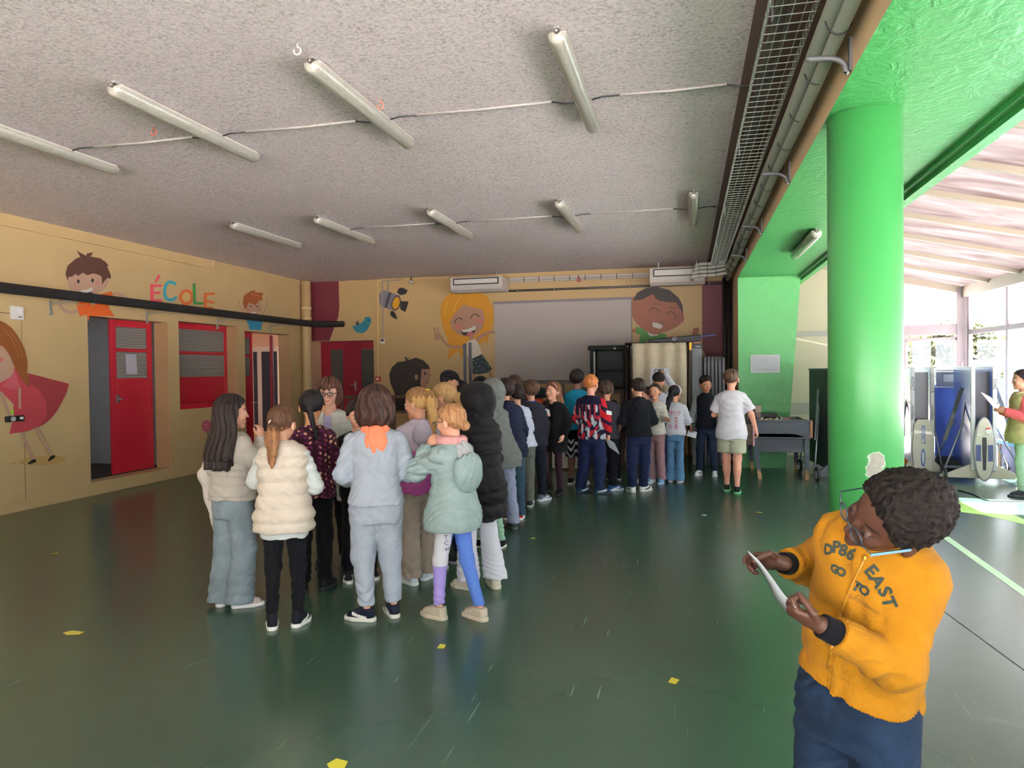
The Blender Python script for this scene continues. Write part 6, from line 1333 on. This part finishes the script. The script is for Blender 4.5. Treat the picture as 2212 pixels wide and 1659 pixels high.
def on_surface(fn, p, d, n=40):
    p = np.array(p, F32); d = np.array(d, F32)/np.linalg.norm(d)
    for _ in range(n): v = float(fn(p[None])[0]); p = p+d*v*.7
    return p
def print_text(F, garment, fn, chars, c, name='letter', lift=.0022, bold=.0, proj=None, label=None, shear=0):
    """letters pressed onto a garment; chars = (text, x, y, size in m, angle, stretch) with photo positions of their middles"""
    M = Matrix.Translation(F.root.location) @ Matrix.Rotation(F.root.rotation_euler[2], 4, 'Z'); Mi = np.array(M.inverted().to_3x3()); cam = W2L(F, (0, 0, EYE))
    for ch, x, y, size, ang in chars:
        D = CF+CR*(x-1106)/FPX-CU*(y-829.5)/FPX; d = Mi@D; d /= np.linalg.norm(d); p = cam+d*(np.linalg.norm(cam[:2])-.45); p = on_surface(fn, p, d)
        e = .004; g = np.array([float(fn((p+np.array(v, F32))[None])[0]-fn((p-np.array(v, F32))[None])[0]) for v in ((.012, 0, 0), (0, .012, 0), (0, 0, .012))]); n = g/np.linalg.norm(g)
        a = math.radians(ang); u = Mi@(CR*math.cos(a)-CU*math.sin(a)); u -= n*(u@n); u /= np.linalg.norm(u); v = np.cross(n, u)
        me = text_mesh(ch, size, bold=bold, extrude=0, shear=shear); bm = bmesh.new(); bm.from_mesh(me); bmesh.ops.triangulate(bm, faces=bm.faces); bmesh.ops.subdivide_edges(bm, edges=[q for q in bm.edges if q.calc_length() > .012], cuts=1, use_grid_fill=False); bmesh.ops.triangulate(bm, faces=bm.faces)
        P = np.array([p+u*q.co.x+v*q.co.y+n*.03 for q in bm.verts], F32)
        for _ in range(25): P = P-n.astype(F32)*(fn(P)-lift)[:, None]*.7
        for q, w_ in zip(bm.verts, P): q.co = Vector(w_)*F.s
        bm.to_mesh(me); bm.free(); me.materials.clear(); me.materials.append(mat(c, .8)); o = link(name, me, garment)
        if label: o['label'] = label
print_text(F, F.pants, F.pantsfn, [('I', 962, 1149, .042, 0), ('T', 963, 1161, .042, 4), ('C', 964, 1173, .042, 4), ('H', 966, 1186, .042, 4)], '1b2238', label='vertical dark letters on the thigh')
# 9
F = P_('girl with smooth blond hair tied low with a mauve band in dark green jacket', 966, 1222, 830, 78, hair='pony', hairc=('8a6a40', 'c2a070'), hr=(.15, .03), skinc='cc967c', head=Dg(8, -12, 0), feet=((-.08, .04, 0), (.08, -.05, 0)),
       top=dict(c='274a3f', hem=.64, ease=.022, sr=.018, collar=.03), pants=dict(c='1d2238', r=(.08, .06, .05)), shoes=dict(c='20242e', sole='9a9a9a'))
tie(F, '7a4a70', .02)
# 10
F = P_('man in black cap and black top standing behind the blond girls', 962, 1125, 799, -62, hair='crew', hairc='17120f', skinc='b58468', adult=True, arms='fwd fwd'.split(), w=1.1, group='', lean=(0, .05), head=Dg(-5, -12, 0),
       top=dict(c='0c0c0f', hem=.66, ease=.02, sr=.016), pants=dict(c='101014'), shoes=dict(c='101012', sole='202022'))
baseball_cap(F)
# 11
P_('dark haired child half hidden between the capped man and the black hooded child', 1000, 1110, 826, -10, hairc='1c1411', skinc=SK['l'], top=dict(c='14151b', hem=.66), pants=dict(c='15161c'), shoes=dict(c='15161c'))
# 12
def ripped(V, arm):
    c = np.tile(np.array(srgb('c9c7d0')), (len(V), 1)); m = ((V[:, 2]-.42)**2+(V[:, 1]-.02)**2*1.2 < .0011) & (np.sin(V[:, 2]*260) < .4); c[m] = srgb('4a302a'); return c
F = P_('child with black hood up in long black puffer coat and ripped white flared jeans', 1034, 1268, 836, 58, hair='none', skinc=SK['l'], head=Dg(20, -10, 0), feet=((-.09, .05, .2), (.09, -.06, -.5)), w=1.1,
       top=dict(m=cloth('0e0e11', .6, .35), hem=.5, ease=.045, sr=.035, puff=.008, fold=.004, neck=0, flare=.01), pants=dict(col=ripped, r=(.08, .06, .085), hem=.075), shoes=dict(c='c9c0ae', sole='c9bfac', size=1.05))
hood_up(F, cloth('0e0e11', .6, .35), .032)
# 13
P_('small child in mint green trousers hidden behind the black puffer coat', 1056, 1182, 905, 62, hairc='14100f', top=dict(c='101014', hem=.7), pants=dict(c='8fb59a', r=(.085, .066, .05), hem=.1, fold=.008), shoes=dict(c='101012', sole='d8d4c6', high=.02), feet=((-.07, .1, .1), (.08, -.12, -1.2)))
# 14
F = P_('child with grey green raincoat hood up and pale blue grey jogging bottoms', 1086, 1142, 826, 55, hair='none', skinc=SK['l'], lean=(-.04, .09), head=Dg(10, -20, 0), w=1.06, feet=((-.09, .03, .1), (.08, -.05, -.4)),
       top=dict(m=cloth('666c69', .6, .4), hem=.6, ease=.035, sr=.03, fold=.007, neck=0, flare=.02), pants=dict(c='8890a6', r=(.085, .065, .055), hem=.06, fold=.006), shoes=dict(c='3a3c42', sole='55575c'))
hood_up(F, cloth('666c69', .6, .4), .034)
# 15
P_('child with black hair seen just above the grey green hood', 1042, 1095, 816, 5, hairc='0d0c10', top=dict(c='121318', hem=.66), pants=dict(c='121318'), shoes=dict(c='121318'))
# 16
F = P_('boy with short dark hair in navy hooded jacket and dark teal jeans', 1107, 1121, 820, 34, hairc='1e1512', skinc=SK['l'], lean=(-.04, .05), w=1.04, arms=(('fwd'), ((.215, -.01, .89), (.21, .05, .71))), feet=((-.08, .04, .1), (.08, -.02, -.5)),
       top=dict(c='1c2338', hem=.63, ease=.028, sr=.022, hood='1a2136', fold=.006), pants=dict(m=denim('2a4150'), r=(.08, .062, .055), hem=.05), shoes=dict(c='b8362e', sole='d8d6d2', c2='eeeeee'))
# 17
P_('child with light brown hair behind the navy jacket boy', 1102, 1074, 824, 40, hair='long', hairc=('6e4a34', 'b08a68'), hr=(.12, 0), skinc=SK['l'], top=dict(c='b9bcc6', hem=.66), pants=dict(c='2a2c34'), shoes=dict(c='2a2c34'))
# 18
P_('boy with black hair in plain white sweatshirt and olive grey trousers', 1132, 1095, 832, 42, hairc='17110f', skinc=SK['l'], lean=(-.05, .05), arms=('fwd', ((.23, .05, .9), (.15, .17, .86))), w=1.05,
   top=dict(c='c4c9dc', hem=.7, ease=.024, sr=.024), pants=dict(c='5f635c', r=(.085, .066, .05), fold=.006), shoes=dict(c='2a2c2e', sole='b9b9b9'), feet=((-.08, .02, .1), (.08, .0, -.6)))
# 19
F = P_('boy with tousled brown hair, blue collar, dark soft jacket and dark joggers', 1157, 1082, 824, 30, hair='messy', hairc=('2c1f17', '6e543e'), skinc=SK['l'], lean=(-.03, .03), arms=('fwd', ((.215, .0, .89), (.2, .05, .70))), feet=((-.08, 0, .1), (.1, -.01, -1.1)),
       top=dict(c='23252f', hem=.66, ease=.022, sr=.018, fold=.005), pants=dict(c='1b1e28', r=(.085, .064, .046), fold=.006), shoes=dict(c='5c6470', sole='c9ccd0', c2='d8dade', size=1.1))
ring_scarf(F, '26489a', .055, .017, 'collar', 1.155, .8)
# 20
P_('child with brown hair and a silver clip, farthest of the queue behind the tousled boy', 1114, 1064, 813, 0, hairc='33241b', top=dict(c='22242a', hem=.66), pants=dict(c='22242a'), shoes=dict(c='22242a'))
# 21
F = P_('girl with long wavy brown hair and pink hairband in black dress and tights', 1197, 1068, 827, 168, hair='long', hairc=('3c251d', 'a0744e'), hr=(.27, .01), skinc='dba48c', head=Dg(-14, 0, 0), arms=(((-.22, -.02, .9), (-.18, .07, .75)), ((.19, .07, .9), (.05, .17, .99))), hands=(.5, 1.0), feet=((-.07, .0, .1), (.085, -.02, -.1, .03)), knees=(None, (.09, .1, .42)),
       top=dict(c='0c0c0e', hem=.56, ease=.014, sleeve='short', flare=.03, name='dress', fold=.003), pants=dict(c='33242a', r=(.062, .048, .033), fold=0, name='tights', hem=.05), shoes=dict(c='0e0e12', sole='141418'))
make_top(F, c='101013', ease=.03, hem=.54, sr=.026, openf=True, name='cardigan', flare=.015)
slip(F, 1, 'small white card held up by the girl with the pink hairband', .09, .065, (1, 0, .3), (.2, 0, 1))
hb = MB(); hb.tube([(F.hc+F.R@np.array((.088*math.cos(a), .035, .03+.083*math.sin(a)), F32))*F.s for a in np.linspace(.1, math.pi-.1, 14)], .006, 8); hb.build('hairband', mat('c98aa0'), F.hair)
# 22
def zebra(V, arm):
    c = np.tile(np.array(srgb('0d0d10')), (len(V), 1)); c[(np.sin(V[:, 2]*70+3*np.sin(V[:, 0]*40+V[:, 1]*30)) > .35) & (V[:, 2] < .56)] = srgb('c9ccd4'); return c
P_('black haired child in bright blue T-shirt and black and white shorts behind the ginger boy', 1249, 1046, 800, -12, hairc='120e0d', skinc='7a5546', top=dict(c='1f86a8', hem=.68, sleeve='short'), pants=dict(col=zebra, r=(.095, .09, .07), short=1.15, name='shorts'), shoes=dict(c='101014', sole='d0d0d0', c2='e0e0e0'))
# 23
def splash(V, arm):
    c = np.tile(np.array(srgb('14162c')), (len(V), 1)); n = np.sin(V[:, 0]*38+1.7*np.sin(V[:, 2]*21))*np.sin(V[:, 2]*27+1.3*np.sin(V[:, 0]*33)); m = np.sin(V[:, 0]*75+1)*np.sin(V[:, 2]*19+V[:, 0]*9)
    lo = V[:, 2] < .93; c[(n > .25) & lo] = srgb('a82430'); c[(m > .45) & (V[:, 2] < 1.06)] = srgb('b9bcc4'); c[(n < -.55) & lo] = srgb('9aa0a8')
    c[(np.abs(np.sin(V[:, 0]*60)) > .93) & (V[:, 2] > .9) & (V[:, 2] < 1.07)] = srgb('b03038'); a = arm & (V[:, 0] > .1); c[a] = srgb('b0222c'); c[a & (np.sin(V[:, 2]*46+V[:, 0]*30) > .45)] = srgb('1a1c30'); return c
F = P_('ginger boy in red, white and navy patterned sweatshirt and navy joggers', 1279, 1066, 811, -10, hair='crew', hairc=('a05a2c', 'd8935a'), skinc='dfa58c', w=1.08, head=Dg(-10, -8, 0), arms=(((-.23, .0, .89), (-.17, .12, .8)), ((.225, -.02, .885), (.215, .06, .71))), hands=(.5, .9), feet=((-.12, .02, -.5), (.12, 0, -1.1)),
       top=dict(col=splash, hem=.66, ease=.024, sr=.022), pants=dict(m=cloth('1a2446', .7, .4), r=(.095, .075, .055), hem=.07, fold=.008), shoes=dict(c='123048', sole='1a2a3a', c2='c9d4e0', size=1.1))
slip(F, 1, 'white folded sheet held low by the ginger boy', .17, .15, (.9, -.3, -.5), (.4, .1, -.9))
sheet(F, 'white sticker on the sleeve of the ginger boy', [(.21, -.09, 1.0), (.265, -.06, .985), (.27, -.06, .94), (.215, -.09, .95)], cat='sticker', name='sticker', group=None)
# 24
F = P_('boy with brown tousled hair in charcoal T-shirt and black joggers', 1312, 1060, 826, 0, hair='messy', hairc=('2a211b', '584638'), skinc='c08a70', head=Dg(0, -10, 0), arms=(('fwd'), ((.215, .0, .885), (.17, .14, .79))), feet=((-.08, 0, .1), (.1, .02, -1.0)), w=1.04,
       top=dict(c='34363e', hem=.68, sleeve='short', ease=.02, sr=.02, flare=.008), pants=dict(c='17181d', r=(.088, .068, .048), fold=.006), shoes=dict(c='24508a', sole='c9d0d8', c2='d8dce4', size=1.08))
# 25
def stripe(V, arm):
    c = np.tile(np.array(srgb('1b2440')), (len(V), 1)); c[(np.abs(V[:, 1]+.0) < .012) & (np.abs(V[:, 0]) > .1)] = srgb('c9ccd4'); c[(V[:, 0] > .12) & (V[:, 1] > -.02)] = srgb('2c4c7c'); return c
F = P_('boy with dark hair and glasses in black hoodie and navy joggers with a side stripe', 1380, 1062, 820, 12, hairc='201814', skinc='cf9a80', head=Dg(22, -12, 0), w=1.08, arms=(((-.23, .0, .89), (-.12, .19, .95)), ((.235, .02, .89), (.16, .15, .82))), feet=((-.1, .0, .3), (.09, .03, -.9)),
       top=dict(c='14171c', hem=.7, ease=.028, sr=.026, hood='15181d'), pants=dict(col=stripe, r=(.092, .07, .05), fold=.006), shoes=dict(c='d4d2d0', sole='c9c8c4', c2='1c1c20', size=1.08))
glasses(F, '2a2420')
# 26
P_('child in white shirt and pale trousers half hidden behind the black hoodie boy', 1398, 1042, 838, 150, hairc='2a1c16', skinc='dba48c', head=Dg(-30, -5, 0), top=dict(c='c4c8d4', hem=.68), pants=dict(c='8d95a2', r=(.08, .06, .05)), shoes=dict(c='c9ccd2', sole='d8d8d8'))
# 27
F = P_('girl with tied back dark hair in white jumper and dusty pink trousers, looking round', 1417, 1044, 830, 158, hair='lowbun', hairc='2c2019', skinc='cf987a', head=Dg(8, 0, 4), arms=(((-.21, .06, .92), (-.25, .15, .92)), ((.2, .02, .9), (.1, .17, .9))), handd=((-.9, .3, 0), None), feet=((-.08, .0, .2), (.08, .03, -.2)),
       top=dict(c='cdc9c0', hem=.7, ease=.018, sr=.014), pants=dict(c='967579', r=(.08, .062, .06), hem=.05), shoes=dict(c='6c9ac4', sole='a8c4e0'))
# 28
F = P_('child with big dark curly bun writing with a raised arm at the curtained booth', 1424, 1027, 812, 0, hair='afro', hairc='15100e', hr=(.03, .0), skinc='b98468', head=Dg(6, 8, 0), arms=(((-.2, .12, .95), (-.1, .25, 1.1)), ((.26, .1, 1.22), (.1, .2, 1.43))), handd=(None, (-.7, .3, .3)), feet=((-.08, 0, 0), (.08, 0, -.3)),
       top=dict(c='c9cbda', hem=.68, ease=.02, sr=.012), pants=dict(m=denim('232c46'), r=(.078, .06, .055)), shoes=dict(c='4c6c84', sole='b9c4cc'))
# 29
def redprint(V, arm):
    c = np.tile(np.array(srgb('c4c4d0')), (len(V), 1)); b = (~arm) & (V[:, 1] < 0); z, x = V[:, 2], V[:, 0]; r = srgb('b06070')
    c[b & (np.abs(z-1.03) < .022) & (np.sin(x*210) > 0) & (np.abs(x) < .1)] = r; c[b & (np.abs(z-.985) < .006) & (np.sin(x*260) > .2) & (np.abs(x) < .1)] = r; c[b & (np.abs(x-.045) < .02) & (z > .78) & (z < .96) & (np.sin(z*240) > -.1)] = r; c[b & ((x+.05)**2+(z-.82)**2 < .0012) & (np.sin(x*300+z*200) > 0)] = r; return c
F = P_('girl with black ponytail, white headband, red printed white sweatshirt and blue flared jeans', 1459, 1041, 834, -12, hair='pony', hairc='0e0d12', hr=(.34, -.07), skinc='c08c70', head=Dg(-14, -6, 0), feet=((-.07, .0, .1), (.07, 0, -.1)), arms=(('fwd'), ((.215, .03, .89), (.15, .15, .86))),
       top=dict(col=redprint, hem=.69, ease=.026, sr=.024, ribhem=True), pants=dict(m=denim('4f7596'), r=(.08, .055, .078), hem=.035, fold=.003), shoes=dict(c='b9b9c0', sole='b9b9c0'))
hb = MB(); hb.tube([(F.hc+F.R@np.array((.089*math.cos(a), .0, .028+.09*math.sin(a)), F32))*F.s for a in np.linspace(-.3, math.pi+.3, 18)], .013, 8); hb.build('headband', cloth('d8cdd8'), F.hair)
# 30
def raglan(V, arm):
    c = np.tile(np.array(srgb('10131a')), (len(V), 1)); c[arm] = srgb('84898c'); c[arm & (np.abs(V[:, 2]-.745) < .012)] = srgb('14161c'); return c
F = P_('boy with short black curls in black jacket with grey sleeves, facing the hall', 1526, 1027, 815, 172, hair='afro', hairc='0f0c0b', hr=(.0, .002), skinc='9a6a4e', head=Dg(28, -14, 0), w=.94, arms=(((-.23, -.0, .88), (-.23, .1, .76)), ((.23, .0, .885), (.23, .06, .71))), feet=((-.12, .03, .1), (.11, .03, -.3)), hands=(.5, .8),
       top=dict(col=raglan, hem=.68, ease=.022, sr=.016, collar=.03), pants=dict(m=denim('1b2739'), r=(.08, .06, .05), hem=.06), shoes=dict(c='cfcfd2', sole='c9c9cc', c2='1c1c20'))
slip(F, 1, 'white printed card held low by the boy in black and grey jacket', .13, .09, (-1, 0, -.25), (.25, 0, -1), off=(-.03, 0, 0))
# 31
F = P_('boy with cropped brown hair in white T-shirt and pale green shorts walking away', 1581, 1064, 799, -6, hair='crew', hairc=('33251d', '6a5240'), skinc='d89c84', w=1.04, head=Dg(-8, -6, 0), arms=(((-.23, .03, .89), (-.18, .16, .88)), ((.26, .0, .9), (.30, .04, .72))), hands=(.5, .8), feet=((-.06, .12, .05), (.06, -.02, 0)),
       top=dict(c='d6d4dc', hem=.62, sleeve='short', ease=.026, sr=.02, flare=.01, fold=.005), pants=dict(c='b2b59c', r=(.098, .102, .08), short=.78, name='shorts', fold=.005), shoes=dict(c='14221c', sole='6fbf88', c2='5aa070', size=1.06))
# 33
P_('small child dressed in black among the boys near the dark cabinet', 1326, 1036, 866, 20, hairc='100e10', top=dict(c='0f1116', hem=.66), pants=dict(c='0f1116'), shoes=dict(c='101012', sole='b9b9b9'))
# 34 right edge
F = P_('girl at the right edge in coral hoodie, khaki waistcoat and pale green trousers', 2210, 1072, 800, 84, hair='pony', hairc='20161a', hr=(.2, 0), skinc='c48c78', head=Dg(4, -4, 0), arms='fwd fwd'.split(), group='', feet=((-.07, .05, 0), (.08, -.04, 0)),
       top=dict(c='d8636c', hem=.66, ease=.02, sr=.02, hood='d8636c'), pants=dict(c='a9c0b4', r=(.085, .066, .055)), shoes=dict(c='3a3a42', sole='4a4a50'))
make_top(F, c='a39a70', ease=.036, hem=.6, sleeve='none', name='waistcoat', openf=True, flare=.02)
slip(F, 0, 'white sheet held by the girl at the right edge', .12, .2, (.0, .1, 0.06), (.0, .5, .7))
# ================================================================ the boy in the yellow zip hoodie, nearest the camera
HP = (.42, 2.04); HR = math.radians(140)
def hw(x, y, r):      # a point on the sight line of a photo point at horizontal distance r
    D = CF+CR*(x-1106)/FPX-CU*(y-829.5)/FPX; return CE+D*(r/math.hypot(D[0], D[1]))
Mh = Matrix.Translation((HP[0], HP[1], 0)) @ Matrix.Rotation(HR, 4, 'Z'); Mhi = np.array(Mh.inverted())
HS = 1.43/1.405
def hl(x, y, r): p = hw(x, y, r); return (Mhi @ np.array([*p, 1]))[:3]/HS
def hdir(R_, U_, T_):    # photo right / up / towards the camera -> local direction
    D = CF+CR*(1900-1106)/FPX; D = D/np.linalg.norm(D); rt = np.array((D[1], -D[0], 0)); rt /= np.linalg.norm(rt); up = np.cross(rt, D)
    v = rt*R_+up*U_-D*T_; v = Mhi[:3, :3] @ v; return v/np.linalg.norm(v)
y_ = hdir(-.87, -.15, .47); x_ = hdir(-.45, .75, -.48); x_ -= y_*(x_@y_); x_ /= np.linalg.norm(x_); z_ = np.cross(x_, y_)
HEADM = np.stack([x_, y_, z_], 1)
hcen = hl(1926, 1118, 1.97)
shR, shL = hl(1824, 1160, 2.12), hl(1985, 1245, 2.02)
elR, wrR = hl(1752, 1222, 2.30), hl(1690, 1216, 2.14)
elL, wrL = hl(1940, 1440, 1.97), hl(1772, 1350, 1.86)
hip = hl(1848, 1520, 2.14); mid = (shR+shL)/2
base = np.array((hip[0], hip[1]))
hof = hcen-np.array((mid[0], mid[1]+.012, 1.298))
F = person('boy in yellow zip hoodie and glasses reading a paper, nearest the camera', HP, 1.43, HR, hair='none', skinc='4f3328', eye='140c08', arms=((elL, wrL), (elR, wrR)), shoulders=(shL, shR), head=HEADM, headoff=tuple(hof), hs=1.06,
           lean=(mid[0]-base[0], mid[1]-base[1]), hipshift=tuple(base), tilt=0, feet=((base[0]-.12, base[1]+.02, .2), (base[0]+.12, base[1]+.03, -.15)), vox=.0034, group='', w=1.04,
           handd=(hdir(-.88, .42, .2), hdir(-.95, .05, .1)), handn=(hdir(.1, .9, -.45), hdir(.15, -.55, .8)), curls=((1.15, 1.2, 1.25, 1.3), (.55, .9, 1.0, 1.05)), thumb=1.15)
tl = (shR[2]-shL[2])/(shR[0]-shL[0]); zc0 = .5*(shR[2]+shL[2])
def tpf(P):
    Q = P.copy(); k = np.clip((P[:, 2]-.74)/.34, 0, 1); Q[:, 2] -= (tl*(P[:, 0]-mid[0])+(zc0-1.085))*k; return Q
F.tp = tpf
# the hoodie, sleeves end above the black undershirt cuffs
make_top(F, m=cloth('e09a14', .85, .18, .35), hem=.735, ease=.022, sr=.021, fold=0, neck=.0, send=.80, name='hoodie', seed=4)
bpy.data.objects.remove(F.top)
tz = F.tz; a = (F.ta*1.12+.022)*.96; b = F.tb+.022; cx, cyv = F.ctr(tz); cols = []
def hood_sleeves(P):
    D = np.full(len(P), 9, F32)
    for i, (sh, e, wr) in enumerate(F.arms):
        q = e+(wr-e)*.80; L = float(np.linalg.norm(q-e)); ax = ((q-e)/L).astype(F32); t = (P-e.astype(F32))@ax
        ux = ((e-sh)/np.linalg.norm(e-sh)).astype(F32); d1 = rc(P, sh, e, .056, .052); d2 = rc(P, e, q, .052, .038)
        rr = P-e.astype(F32)-t[:, None]*ax; ang = np.arctan2(rr[:, 2], rr[:, 0]+rr[:, 1]); cuff = (t > L-.055)
        wv = np.where(cuff, .0016*np.sin(ang*62)-.003, -.011*(1-np.abs(np.sin(t*52+1.3*np.sin(ang*1.3+i)+.8)))*np.clip((L-.05-t)/.03, 0, 1)*np.clip((t+.04)/.05, 0, 1)*(.5+.5*np.cos(ang+1)))
        d2 = d2+wv; tt = (P-sh.astype(F32))@ux; d1 = d1-.008*(1-np.abs(np.sin(tt*34+P[:, 0]*25)))*np.clip((tt-.08)/.1, 0, 1)
        d = smin(d1, d2, .02); d = np.maximum(d, np.where(rc(P, e, q, 0, 0) < .09, t-L, -9)); D = np.minimum(D, d)
    return D
def hoodie(P):
    Q = tpf(P); t = loft(Q, tz, a, b, cx, cyv); z = P[:, 2]; x = P[:, 0]-np.interp(z, tz, cx)
    hz = .752+.28*(P[:, 0]-base[0]); t = np.maximum(t, hz-z); t = np.where(z < hz+.055, t+.002+.001*np.sin(np.arctan2(P[:, 1]-base[1], P[:, 0]-base[0])*95), t)
    t = t-.010*np.exp(-((z-hz-.105)/.045)**2)                      # cloth blousing over the rib
    t = t+folds(P, 12, .006, 16, 24)
    zx = (np.abs(x) < .008) & (P[:, 1] > np.interp(z, tz, cyv)); t = np.where(zx, t-.0028, t)
    D = smin(t, hood_sleeves(P), .028)
    nn = P-((hcen+mid+np.array((0, 0, 0)))/2).astype(F32); return D
fn0 = hoodie
nkc = (mid+np.array((0, 0, .058))); nkc = nkc*.75+hcen*.25+np.array((0, 0, -.0)); nax = hcen-mid; nax = nax/np.linalg.norm(nax)
def hoodie2(P):
    D = fn0(P); q = P-nkc.astype(F32); t = q@nax.astype(F32); r = np.sqrt(np.maximum((q*q).sum(1)-t*t, 0)); tor = np.sqrt((r-.066)**2+((t+.022)*.8)**2)-.02
    D = smin(D, tor+folds(P, 6, .004, 30, 30), .02); return np.maximum(D, np.minimum(.05-r, t+.035))
V, Q = sdf_mesh(hoodie2, F.lo-.05, F.hi+.05, .0036/F.s); F.top = np_obj('hoodie', V*F.s, Q, cloth('a06c14', .85, .4, .35), F.root); F.topfn = hoodie2; F.top['label'] = 'yellow zip hoodie with dark lettering'
# black undershirt: neck and cuffs
def ucol(P):
    q = P-nkc.astype(F32); t = q@nax.astype(F32); r = np.sqrt(np.maximum((q*q).sum(1)-t*t, 0)); return np.maximum(np.abs(r-.05)-.006, np.abs(t+.012)-.028)
def ucuff(i):
    sh, e, wr = F.arms[i]; L = wr-e; ax = (L/np.linalg.norm(L)).astype(F32)
    return lambda P: np.maximum(rc(P, e+L*.7, e+L*1.0, .0315, .0285), (P-(e+L*.99).astype(F32))@ax)
Mu = cloth('0c0d12', .9, .2)
for nm_, f_, c_ in (('undershirt_collar', ucol, nkc), ('undershirt_cuff', ucuff(0), F.arms[0][2]), ('undershirt_cuff', ucuff(1), F.arms[1][2])):
    V, Q = sdf_mesh(f_, np.array(c_)-.16, np.array(c_)+.16, .0036/F.s); np_obj(nm_, V*F.s, Q, Mu, F.root)['label'] = 'black undershirt showing under the yellow hoodie'
F.tp = lambda P: P
make_pants(F, m=denim('18293f', .6), r=(.096, .07, .062), hem=.05, fold=.006, name='jeans')
for i, l in enumerate(F.legs): make_shoe(F, l, i, ((base[0]-.12, base[1]+.02), (base[0]+.12, base[1]+.03))[i], c='2a2c34')
# short curly hair
hcf, Rf = F.hc.astype(F32), F.R
def curls(P):
    Q = ((P-hcf)@Rf)/F32(F.hs); D = ell(Q, (0, -.02, .036), (.087, .104, .09)); face = (Q[:, 1]-.028)*.86-(Q[:, 2]-.01)*.5; D = -smin(-D, -face, .01); D = np.maximum(D, Q[:, 1]*.55-(Q[:, 2]+.004)*.8)
    n = np.sin(Q[:, 0]*150+2.2*np.sin(Q[:, 2]*75+Q[:, 1]*30))*np.sin(Q[:, 1]*160+2*np.sin(Q[:, 0]*66))*np.sin(Q[:, 2]*150+1.5*np.sin(Q[:, 1]*70)); n2 = np.sin(Q[:, 0]*310+3*np.sin(Q[:, 1]*120))*np.sin(Q[:, 2]*300+2*np.sin(Q[:, 0]*130)+Q[:, 1]*210)
    return D+.0052*n+.0022*n2
V, Q = sdf_mesh(curls, F.hc-.17, F.hc+.2, .0028/F.s); F.hair = np_obj('hair', V*F.s, Q, hairmat('0f0a09', '1e1613', True), F.root)
g_ = glasses(F, '2c3844', .0205, .0019)
M = np.eye(4); M[:3, :3] = F.R*F.hs; M[:3, 3] = F.hc
tb_ = MB(); tb_.bar((-.0805, .085, .009), (-.083, -.0, .007), .003, .006).build
o = MB().bar((-.0815, .088, .009), (-.0835, .0, .007), .0028, .0065).build('temple', mat('7fb6dc', .25), g_); o.data.transform(Matrix.Scale(F.s, 4) @ Matrix(M.tolist())); o['label'] = 'pale blue temple arm'
o.data.update()
# lettering
Lc = '23302a'
fnp = F.topfn
print_text(F, F.top, fnp, [('D', 1789, 1188, .036, 8), ('P', 1807, 1183, .040, 12), ('8', 1822, 1190, .040, 20), ('6', 1839, 1198, .042, 24), ('G', 1803, 1229, .030, 12), ('O', 1817, 1236, .030, 14),
    ('E', 1881, 1234, .042, 40), ('A', 1895, 1255, .042, 46), ('S', 1911, 1278, .042, 52), ('T', 1919, 1301, .042, 62), ('T', 1851, 1267, .032, 18), ('O', 1867, 1276, .032, 22)], Lc, bold=.0016, lift=.0016)
print_text(F, F.top, fnp, [('Summer', 1852, 1296, .014, 16), ('Discover', 1872, 1306, .017, 16)], '6a4c1c', shear=.35, bold=0, lift=.0014, name='script_print')
# zip: a thin raised track is part of the hoodie mesh; puller
zpts = []
for t_ in np.linspace(0, 1, 22):
    xx, yy = 1868-78*t_-12*math.sin(t_*3.1), 1206+236*t_; A_ = W2L(F, hw(xx, yy, 1.6)); B_ = W2L(F, hw(xx, yy, 2.3)); z_p = on_surface(fnp, A_, B_-A_); zpts.append(z_p*F.s)
MB().tube(zpts, .0042, 8).build('zip', mat('9c6a10', .5), F.top); MB().ball(tuple(zpts[0]), .006, 10, 6, (1, 1, 1.6)).build('zip_pull', mat('b8862a', .4, .6), F.top)
# drawstring at the jeans and the held sheet
def curve_sheet(A, B, name, label):
    A, B = cr_spline(A, False, 8), cr_spline(B, False, 8); m = MB(); n = len(A); t = np.array((.0, .0, .0009)); vs = []
    for p, q in zip(A, B): vs += [p, q]
    m.add(vs, [(2*i, 2*i+1, 2*i+3, 2*i+2) for i in range(n-1)], True); o = m.build(name, mat('dfe2ee', .7)); so_ = o.modifiers.new('thick', 'SOLIDIFY'); so_.thickness = .0008; return tag(o, label, 'paper')
curve_sheet([hw(1616, 1190, 1.98), hw(1640, 1212, 1.96), (hw(1668, 1248, 1.92)), hw(1694, 1284, 1.87), hw(1720, 1312, 1.82)], [hw(1621, 1200, 2.12), hw(1646, 1236, 2.10), hw(1664, 1268, 2.06), hw(1676, 1296, 2.02), hw(1696, 1322, 1.98)], 'paper_sheet', 'white curved sheet held in both hands by the boy in yellow')
